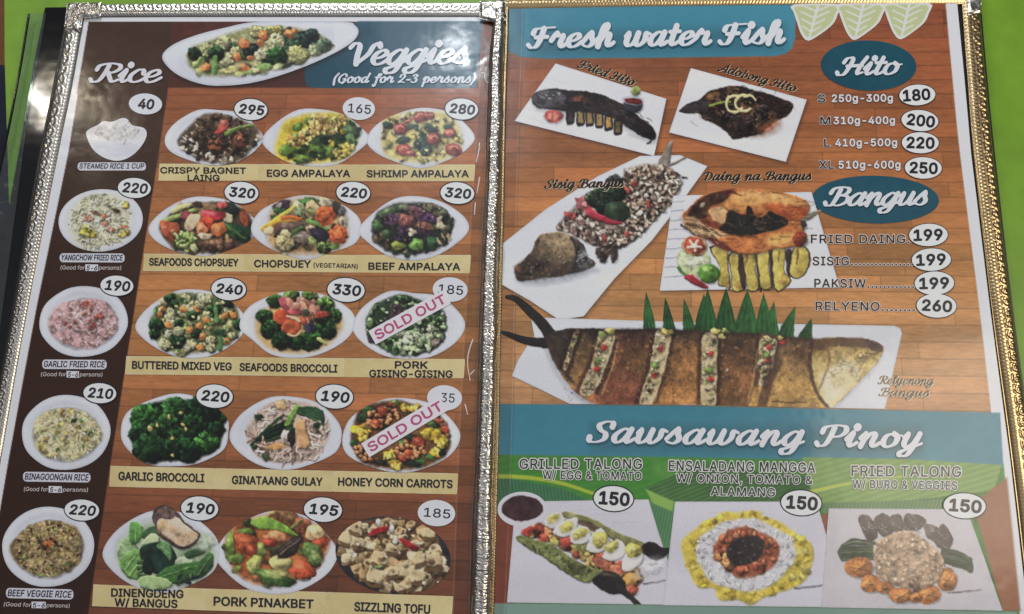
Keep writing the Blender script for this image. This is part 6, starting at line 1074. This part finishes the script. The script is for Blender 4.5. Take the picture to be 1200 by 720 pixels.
    for (xa, ya, xb, yb) in ((778, 398, 768, 470), (838, 404, 838, 474), (912, 424, 906, 474), (724, 402, 706, 462), (888, 410, 876, 474)): cv.stroke([(xa, ya), ((xa + xb) / 2 + 2, (ya + yb) / 2), (xb, yb)], .7, .9, (196, 160, 110), 1.6, .65)
    cv.stroke([(905, 471), (945, 472)], .8, .5, (60, 34, 28), 1.4, .8); cv.stroke(smooth_pts([(912, 425), (900, 450), (893, 476)], 4), 5, 6, (74, 48, 38), 3, .8)
    for x, y, s, c in ((716, 388, 6, (196, 180, 100)), (706, 392, 5, (130, 140, 80)), (782, 389, 6, (190, 170, 90)), (838, 388, 6, (206, 190, 110)), (846, 394, 5, (170, 160, 90)), (850, 388, 4, (150, 160, 90)), (900, 397, 5, (200, 184, 130)), (917, 401, 4, (176, 52, 46)), (914, 396, 4, (196, 176, 110))): cv.blob(x, y, s, s * .6, .2, c, .25, .4, 1.1)
    H = smooth_pts([(952, 402), (974, 396), (1004, 397), (1022, 399), (1034, 406), (1034, 414), (1024, 430), (1004, 450), (984, 470), (972, 478), (962, 470), (954, 450), (952, 426)], 5, True)
    cv.tex(H, [(96, 70, 44), (150, 120, 66), (190, 166, 104), (210, 194, 136), (206, 196, 160)], 2.4, 51, 1.6, gy=.75, alpha=False, amp=.13)
    cv.tex(smooth_pts([(962, 440), (990, 424), (1008, 432), (1004, 444), (984, 466), (970, 472)], 4, True), [(206, 200, 176), (216, 212, 194), (190, 176, 130)], 5, 53, 7, op=.85, alpha=False)
    cv.tex(smooth_pts([(950, 400), (976, 396), (1010, 397), (1032, 404), (1020, 408), (980, 406), (956, 412)], 4, True), [(64, 48, 40), (104, 74, 48), (74, 54, 48)], 6, 54, 2.5, alpha=False)
    for _ in range(420):
        x = 660 + 294 * cv.R.rand(); y = 390 + 84 * cv.R.rand(); d = 2.6; th = np.linspace(-1.1, 1.1, 5); cv.stroke(np.stack([x + d * np.cos(th) * .8, y + d * np.sin(th)], 1), .35, .35, ((176, 140, 96), (36, 26, 24), (140, 104, 70))[cv.R.randint(3)], 1.0, .32)
    cv.stroke(smooth_pts([(1033, 411), (1024, 415), (1016, 414)], 4), .9, .6, (60, 44, 38), 1.2, .9); cv.stroke(smooth_pts([(968, 404), (972, 424), (964, 448), (958, 462)], 5), 1.4, 1, (110, 78, 50), 2.2, .7); cv.tex(smooth_pts([(1012, 398), (1030, 402), (1035, 410), (1026, 412), (1016, 406)], 3, True), [(56, 40, 40), (96, 68, 60), (44, 32, 34)], 6, 70, 2, alpha=False)
    for _ in range(60):
        x = 966 + 56 * cv.R.rand(); y = 402 + 40 * cv.R.rand(); cv.stroke(smooth_pts([(x, y), (x + 4 * cv.R.randn(), y + 3), (x + 5 * cv.R.randn(), y + 6)], 3), .5, .3, ((120, 88, 52), (216, 200, 150), (96, 66, 42))[cv.R.randint(3)], 1.2, .45)
    cv.blob(1008, 417, 6.5, 6, 0, (196, 170, 104), .04, .2, 1.4, .1, .2); cv.blob(1008.5, 416.5, 4.4, 4.2, 0, (150, 116, 66), .04, .2, 1.2, 0, 0); cv.blob(1008.5, 416.5, 2.6, 2.4, 0, (206, 184, 124), .04, .2, 1.2, 0, 0)
    cv.stroke(smooth_pts([(951, 402), (949, 430), (958, 462), (970, 477)], 6), 2.4, 1.6, (66, 40, 34), 1.6, .9); cv.stroke(smooth_pts([(1030, 414), (1016, 420), (1004, 440)], 5), .6, .4, (120, 86, 50), 1.4, .7)
    for _ in range(260):
        x = 660 + 290 * cv.R.rand(); y = 392 + 80 * cv.R.rand(); cv.blob(x, y, .8 + 1.6 * cv.R.rand(), .7 + .8 * cv.R.rand(), cv.R.rand() * 3, [(170, 124, 80), (40, 28, 28), (150, 96, 62), (190, 150, 100), (90, 56, 44)][cv.R.randint(5)], .3, .3, 1, 0, 0, .55)
    cv.blob(852, 434, 1.5, 1, 0, (214, 206, 190), .2, 0, 1, 0, 0); cv.a *= np.clip(.5 - cv.psdf([(570, 330), (1080, 330), (1080, 480.5), (1000, 479), (800, 475), (570, 473)], cv.X, cv.Y) * .5, 0, 1)
pic((583, 338, 1062, 484), P_ + 'relyenong bangus, a long stuffed milkfish with green leaf spikes', relyeno, 1.25, 65, 2.4 * L)
T1 = [(637, 587.5), (760, 585.5), (771, 622), (783, 658), (779, 709), (594, 706.5), (602, 612)]; T2 = [(791, 588), (957, 588), (972, 640), (988, 712), (777, 709.5)]; T3 = [(971, 596), (1133, 597), (1152, 650), (1175, 716), (962, 712)]
pic((580, 572, 788, 712), P_ + 'grilled talong with egg slices, tomato and a sauce dish', art_talong, 1.4, 66)
pic((774, 584, 992, 715), P_ + 'ensaladang mangga, rings of mango, onion and shrimp paste', art_mangga, 1.4, 67, 2.2 * L)
pic((958, 592, 1180, 720), P_ + 'fried talong with a mound of buro, eggplant and orange tomato slices', art_buro, 1.4, 68, 2.4 * L)
# leaf ornaments
for i, (x, tip) in enumerate(((956, 948), (1009, 1002), (1063, 1056))):
    y0 = 5.5 - i * .8; P = smooth_pts([(x - 25, y0), (x + 26, y0 - .4), (x + 25, y0 + 14), (x + 16, y0 + 28), (tip + 4, y0 + 40), (tip - .5, 48 - i * .7), (tip - 8, y0 + 36), (x - 22, y0 + 19)], 5, True)
    P = [(x - 26, y0), (x + 26, y0 - .5), (x + 25.5, y0 + 12), (x + 20, y0 + 23), (x + 8, y0 + 33), (tip - .5, 48 - i * .8), (tip - 9, y0 + 35), (x - 22, y0 + 21), (x - 25.6, y0 + 10)]
    c = CV(x - 30, 2, x + 30, 52, 2.0, i); c.base(smooth_pts(P, 3, True), (206, 208, 206)); cen = np.array([x - 1, 22.0])
    Q = cen + (np.array(P) - cen) * .86; c.poly(smooth_pts(Q, 3, True), (180, 188, 142), 1, 1, False)
    c.stroke([(x + 3, y0), (tip, 46)], 1.7, 1.2, (206, 208, 206), 1)
    for k in range(4):
        yy = y0 + 8 + 8 * k; xx = x + 3 + (tip - x - 3) * (yy - y0) / 42; c.stroke([(xx, yy), (xx + 20 - k * 3, yy - 9 + k)], 1.1, .9, (206, 208, 206), 1); c.stroke([(xx, yy), (xx - 19 + k * 3, yy - 8 + k * .5)], 1.1, .9, (206, 208, 206), 1)
    t = MB(); c.mesh(t, (2 + .05 * i) * L); part(t, 'leaf_ornament', PRINT, page_r, 'pale green printed leaf with white veins')
def oval(cx, cy, rx, ry, a, txt, x0, y0, x1, y1, xh, lab):
    t = MB(); c = CV(cx - rx - 2, cy - ry - 2, cx + rx + 2, cy + ry + 2, 1.0, 5); E = ell(cx, cy, rx, ry, a, 60); c.base(E, (26, 74, 90)); c.tex(E, [(24, 68, 84), (30, 80, 96)], 1, 4, 1, alpha=False); c.mesh(t, 2 * L)
    script(t, txt, x0, y0, x1, y1, xh, (202, 206, 212), 3.5 * L, .42, .13, .3, 2.8, shadow=(.2, .6, 1.1, (14, 40, 52)))
    part(t, 'category_oval', PRINT, page_r, lab)
oval(1018, 77, 56, 29.5, .03, 'Hito', 981, 88, 1057, 87, 13.5, 'dark teal oval reading Hito')
oval(1026, 234, 74.5, 28, .02, 'Bangus', 967, 241, 1085, 240, 14, 'dark teal oval reading Bangus')
WT = (206, 206, 210)
def line(txt, x0, y0, x1, y1, h, lab, lead=None):
    t = MB()
    if lead: letter(t, lead[0], lead[1], y0 + .4, lead[2], y0 + .2, h + .6, (44, 40, 44), 3 * L, .02, halo=.06, haloc=WT, space=1.1)
    if lead: letter(t, txt, x0, y0, x1, y1, h, WT, 3 * L, .035, halo=.075, haloc=(70, 44, 36), space=1.08)
    else: letter(t, txt, x0, y0, x1, y1, h, (40, 38, 42), 3 * L, .018, halo=.07, haloc=(206, 200, 196), space=1.1)
    part(t, 'menu_line', PRINT, page_r, lab)
line('250g-300g', 975, 119.5, 1046, 119, 8.2, 'size line S 250g-300g', ('S', 958.5, 967)); line('310g-400g', 977, 145.5, 1048.5, 145.2, 8.2, 'size line M 310g-400g', ('M', 961.5, 973))
line('410g-500g', 979, 171.6, 1051, 171.2, 8.4, 'size line L 410g-500g', ('L', 966, 973)); line('510g-600g', 983, 197.5, 1055, 197.4, 8.6, 'size line XL 510g-600g', ('XL', 960, 977))
line('FRIED DAING.', 950.5, 285, 1066, 285, 9.6, 'price line fried daing'); line('SISIG................', 952.5, 311, 1070, 311.2, 9.8, 'price line sisig'); line('PAKSIW............', 954.5, 337, 1071, 337.4, 9.8, 'price line paksiw'); line('RELYENO........', 956, 363.6, 1072, 364.6, 9.8, 'price line relyeno')
for txt, x, y, rx, ry, rot in (('180', 1075, 111.5, 22, 13, -.05), ('200', 1078, 141.5, 22.5, 13.2, .08), ('220', 1078.5, 167.5, 22.5, 13.2, .02), ('250', 1082, 197, 22.5, 13.5, .03), ('199', 1088, 275.5, 23.5, 14, -.02), ('199', 1091.5, 304.5, 23.8, 14, -.03), ('199', 1095, 332, 24, 14.5, -.02), ('260', 1097.5, 358.5, 24.2, 14.8, .04)):
    price(page_r, txt, x, y, rx, ry, rot, True, .046, 12.2, ringw=.9)
for txt, x, y, rx in (('150', 719, 584.5, 24.5), ('150', 939, 589.5, 25), ('150', 1130.5, 593, 26)): price(page_r, txt, x, y, rx, 16, .05, True, .05, 14.0 if x < 1000 else 13.4, ringw=1.4)
def title(txts, lab, bold=.014, hal=.085):
    t = MB()
    for (s_, x0, y0, x1, y1, h) in txts: letter(t, s_, x0, y0, x1, y1, h, (52, 50, 54), 3 * L, bold, halo=hal, haloc=(202, 204, 200), space=1.08)
    part(t, 'dish_title', PRINT, page_r, lab)
title([('GRILLED TALONG', 609, 549.5, 752, 549.5, 11.5), ('W/ EGG & TOMATO', 636, 561.5, 751.5, 562.5, 9.4)], 'outlined title grilled talong w/ egg & tomato')
title([('ENSALADANG MANGGA', 784, 551.5, 955, 554, 11.5), ('W/ ONION, TOMATO &', 792.5, 565, 952, 567.5, 9.6), ('ALAMANG', 833, 580.5, 908, 582, 9.6)], 'outlined title ensaladang mangga w/ onion, tomato & alamang')
title([('FRIED TALONG', 998, 558, 1126, 559, 12), ('W/ BURO & VEGGIES', 999, 572, 1121.5, 574, 9.6)], 'outlined title fried talong w/ buro & veggies')
def name(txt, x0, y0, x1, y1, xh, lab, sh=(200, 180, 150), col=(30, 24, 26)):
    t = MB(); script(t, txt, x0, y0, x1, y1, xh, col, 3.4 * L, .36, .14, .25, 3.4, .12, shadow=(.25, .4, .5, sh)); part(t, 'dish_name', PRINT, page_r, lab)
name('Fried Hito', 677, 79, 743, 101.5, 6.4, 'italic name fried hito'); name('Adobong Hito', 842, 83, 933, 108.5, 6.0, 'italic name adobong hito')
name('Sisig Bangus', 639, 221, 730, 219, 6.4, 'italic name sisig bangus'); name('Daing na Bangus', 824, 211.5, 950, 211, 6.4, 'italic name daing na bangus')
t = MB(); script(t, 'Relyenong', 1029, 450, 1094, 451, 6.2, (96, 80, 66), 3.4 * L, .26, .1, .25, 3.4, .1, shadow=(.3, .7, .7, (206, 190, 166))); script(t, 'Bangus', 1030, 464, 1088, 465, 6.2, (96, 80, 66), 3.4 * L, .26, .1, .25, 3.4, .1, shadow=(.3, .7, .7, (206, 190, 166))); part(t, 'dish_name', PRINT, page_r, 'italic name relyenong bangus in two lines')
t = MB(); script(t, 'Fresh water Fish', 619, 56, 919, 50.5, 15.5, (206, 209, 216), 4 * L, .46, .12, .22, 2.4, .10, shadow=(.5, .7, 1.2, (40, 92, 112))); part(t, 'heading', PRINT, page_r, 'white script heading reading Fresh water Fish')
t = MB(); script(t, 'Sawsawang Pinoy', 690, 518, 1080, 524.5, 16, (208, 208, 214), 4 * L, .46, .12, .24, 2.4, .16, shadow=(.5, .7, 1.2, (46, 92, 108))); part(t, 'heading', PRINT, page_r, 'white script heading reading Sawsawang Pinoy')

# ---- embossed foil edges
def trim(outer, inner, z0, hgt, pitch, m, label, kind='rosette', seed=0, name='foil_edge', jag=0.0, nt_=26, split=.66, rough=1.0):
    o = np.asarray(outer, float); i = np.asarray(inner, float)
    def resample(P, n):
        s = np.concatenate([[0], np.cumsum(np.linalg.norm(np.diff(P, axis=0), axis=1))]); q = np.linspace(0, s[-1], n); return np.stack([np.interp(q, s, P[:, k]) for k in (0, 1)], 1), s[-1]
    ln = np.linalg.norm(np.diff(o, axis=0), axis=1).sum(); n = int(ln * 1.3); A, la = resample(o, n); B, _ = resample(i, n)
    s = np.linspace(0, la, n)[:, None]; tt = np.linspace(0, 1, nt_)[None, :]; w = np.linalg.norm(A - B, axis=1)[:, None]
    A = A + (jag * nz(s[:, 0], s[:, 0] * 0 + 3, 2.2, seed))[:, None] * ((B - A) / w) ; B = B + (jag * nz(s[:, 0], s[:, 0] * 0 + 90, 2.0, seed + 2))[:, None] * ((A - B) / w)
    P = A[:, None, :] * (1 - tt[..., None]) + B[:, None, :] * tt[..., None]
    u = s / pitch; fu = u - np.floor(u) - .5; px = 0.00042
    arch = 1 - np.abs(2 * tt - 1) ** 3.5; ds = fu * pitch; dt = (tt - split / 2) * w; rho = np.hypot(ds, dt) / (split * w / 2); th = np.arctan2(dt, ds)
    r_ = np.random.RandomState(seed); jit = r_.rand(int(la / pitch) + 3)[np.floor(u).astype(int)]
    E = np.zeros_like(P[..., 0])
    if kind == 'rosette':
        E = np.where((rho < 1.02) & (tt < split), .9 * np.cos(rho * 6.8) * (1 + .55 * np.cos(5 * th + jit * 4)) + .25 * np.sin(th * 2 + rho * 7), 0)
        E = E + np.where(tt > split + .05, .7 * np.cos(s / pitch * 2 * 6.283 * 1.5 + 0 * tt) * np.sin((tt - split) / (1 - split) * 3.14), 0) - .9 * np.exp(-((tt - split - .02) / .025) ** 2) - .5 * (np.abs(fu) > .46) * (tt < split)
    elif kind == 'ridge':
        E = .5 * np.cos(tt * 6.283 * 3.2) + .35 * np.cos(s * 6.283 / 3.7 + tt * 4) * np.cos(tt * 9) 
    E = E + rough * (.07 * nz(P[..., 0], P[..., 1], 9, seed) + .09 * nz(P[..., 0], P[..., 1], 5, seed + 4, True))
    Z = z0 + hgt * arch + E * px * .5 * np.sin(np.clip(tt, .02, .98) * 3.14)
    V = at(P[..., 0].ravel(), P[..., 1].ravel(), 0); V = at(P[..., 0].ravel(), P[..., 1].ravel(), Z.mean()); V[:, 2] = Z.ravel()
    idx = np.arange(n * nt_).reshape(n, nt_); a, b, c, d = idx[:-1, :-1], idx[1:, :-1], idx[1:, 1:], idx[:-1, 1:]
    Q = np.stack([a, b, c, d], -1).reshape(-1, 4)
    p0, p1, p2 = V[Q[0][0]], V[Q[0][1]], V[Q[0][2]]
    if np.cross(p1 - p0, p2 - p0)[2] < 0: Q = Q[:, ::-1]
    # folded-down sides
    k = len(V); sk = []
    for col in (0, nt_ - 1):
        top = idx[:, col]; bot = V[top].copy(); bot[:, 2] = ZT + .0012; base = k; k += n; sk.append((top, base, bot))
    V = np.concatenate([V] + [x[2] for x in sk]); Qs = [Q]
    for top, base, bot in sk: j = np.arange(n - 1); Qs.append(np.stack([top[:-1], top[1:], base + j + 1, base + j], 1))
    t = MB(); t.add(V, WHITE, np.concatenate(Qs)); return part(t, name, m, None, label, True)
trim(LEFT_OUT, LEFT_IN, -.0004, .0016, 12.6, SILVER, 'silver embossed foil edge down the left side', seed=3)
trim(smooth_pts([(78, 4), (200, 2.5), (330, 2), (580, 1.5)], 8), smooth_pts([(92, 20.5), (200, 20), (330, 19.8), (576, 20)], 8), -.0004, .0016, 11, SILVER, 'silver embossed foil edge along the top of the left leaf', seed=5)
SL = smooth_pts([(578, 12), (573, 60), (571, 100), (568, 200), (563, 300), (560, 400), (557, 500), (553, 600), (548, 742)], 8); SRR = smooth_pts([(593, 8), (592, 60), (590.5, 100), (588.5, 200), (586, 300), (583.5, 400), (581.5, 500), (579, 600), (575, 742)], 8)
trim(SL, SRR, -.0002, .0042, 5, SILVER, 'wrinkled silver foil strip along the spine', 'ridge', 9, jag=.55, rough=6.0)
trim(SRR + (-1.2, 0), SRR + (3.6, 0), -.0001, .0010, 6, GOLD, 'thin gold foil line beside the spine strip', 'ridge', 12, jag=.2, nt_=10)
trim(smooth_pts([(588, -14), (760, -16), (940, -18), (1152, -22)], 8), smooth_pts([(592, 10.5), (760, 7.5), (940, 5.5), (1128, 4)], 8), -.0004, .0016, 12, GOLD, 'gold embossed foil edge along the top of the right leaf', seed=15)
trim(RIGHT_OUT, RIGHT_IN + (1.0, 0), -.0004, .0017, 13, GOLD, 'gold embossed foil edge down the right side', seed=17, split=.6)
def cap(pts, z, h, m, label, seed):
    P = np.array(pts, float); c = CV(P[:, 0].min() - 1, P[:, 1].min() - 1, P[:, 0].max() + 1, P[:, 1].max() + 1, 1.6, seed); c.base(P, WHITE); t = MB(); c.mesh(t, z)
    sd = c.psdf(P, c.X, c.Y); V = t.v[0]; 
    px = [(v) for v in range(len(V))]; ins = c.a > .5; hh = np.clip(-sd[ins] / 3, 0, 1) * h + .00022 * nz(c.X[ins], c.Y[ins], 7, seed); V[:len(hh), 2] += hh
    part(t, 'corner_cap', m, None, label, True)
cap([(78.5, 3.5), (120, 3), (118, 20), (97, 21.5), (94, 38), (75, 36)], .0011, .0009, SILVER, 'crumpled silver foil corner at the top left', 2)
cap([(562, 1), (592, 1.5), (593, 24), (579, 27), (571, 24), (562, 22)], .0022, .0012, SILVER, 'crumpled silver foil corner at the spine', 4)
cap([(1133, -4), (1150, -4), (1150.5, 16), (1134, 18)], .0014, .0010, SILVER, 'bare silver patch at the top right corner', 6)
# clear wavy plastic edges either side of the spine strip and cracks in the plastic
def ribbon(P, w, seed, label):
    n = len(P); wv = w * (1 + .5 * nz(P[:, 0] * 0 + 5, P[:, 1], 3, seed)); Q = P.copy(); Q[:, 0] += wv; t = MB()
    a = at(P[:, 0], P[:, 1], .0009); b = at(Q[:, 0], Q[:, 1], .0007); j = np.arange(n - 1); V = np.concatenate([a, b]); F = np.stack([j, j + 1, n + j + 1, n + j], 1)
    if w < 0: F = F[:, ::-1]
    t.add(V, WHITE, F[:, ::-1]); part(t, 'plastic_edge', CLEAR, None, label)
def dens(P, n=160): s = np.linspace(0, len(P) - 1, n); return np.stack([np.interp(s, np.arange(len(P)), P[:, k]) for k in (0, 1)], 1)
ribbon(dens(SL) + (1.5, 0), -4.0, 3, 'clear wavy plastic edge left of the spine strip')
ribbon(dens(SRR) + (2, 0), 3.0, 5, 'clear wavy plastic edge right of the spine strip')
for pts in ([(570, 79), (568, 90), (571, 97)], [(564, 86), (570, 84)], [(562, 172), (560, 182), (558, 190)], [(562, 208), (559, 226)], [(557, 238), (556, 252)], [(554, 398), (549, 414), (548, 428), (551, 446)], [(556, 434), (550, 440)], [(545, 474), (548, 486)], [(562, 168), (561, 174)]):
    q = np.array(pts, float); c = CV(q[:, 0].min() - 3, q[:, 1].min() - 3, q[:, 0].max() + 3, q[:, 1].max() + 3, 1.6, 3); c.stroke(smooth_pts(pts, 4), .6, .35, (205, 195, 195), 1, 1, True)
    t = MB(); c.mesh(t, 1.5 * L, .4); part(t, 'plastic_crack', PRINT, page_l, 'fine white crack in the plastic beside the spine')
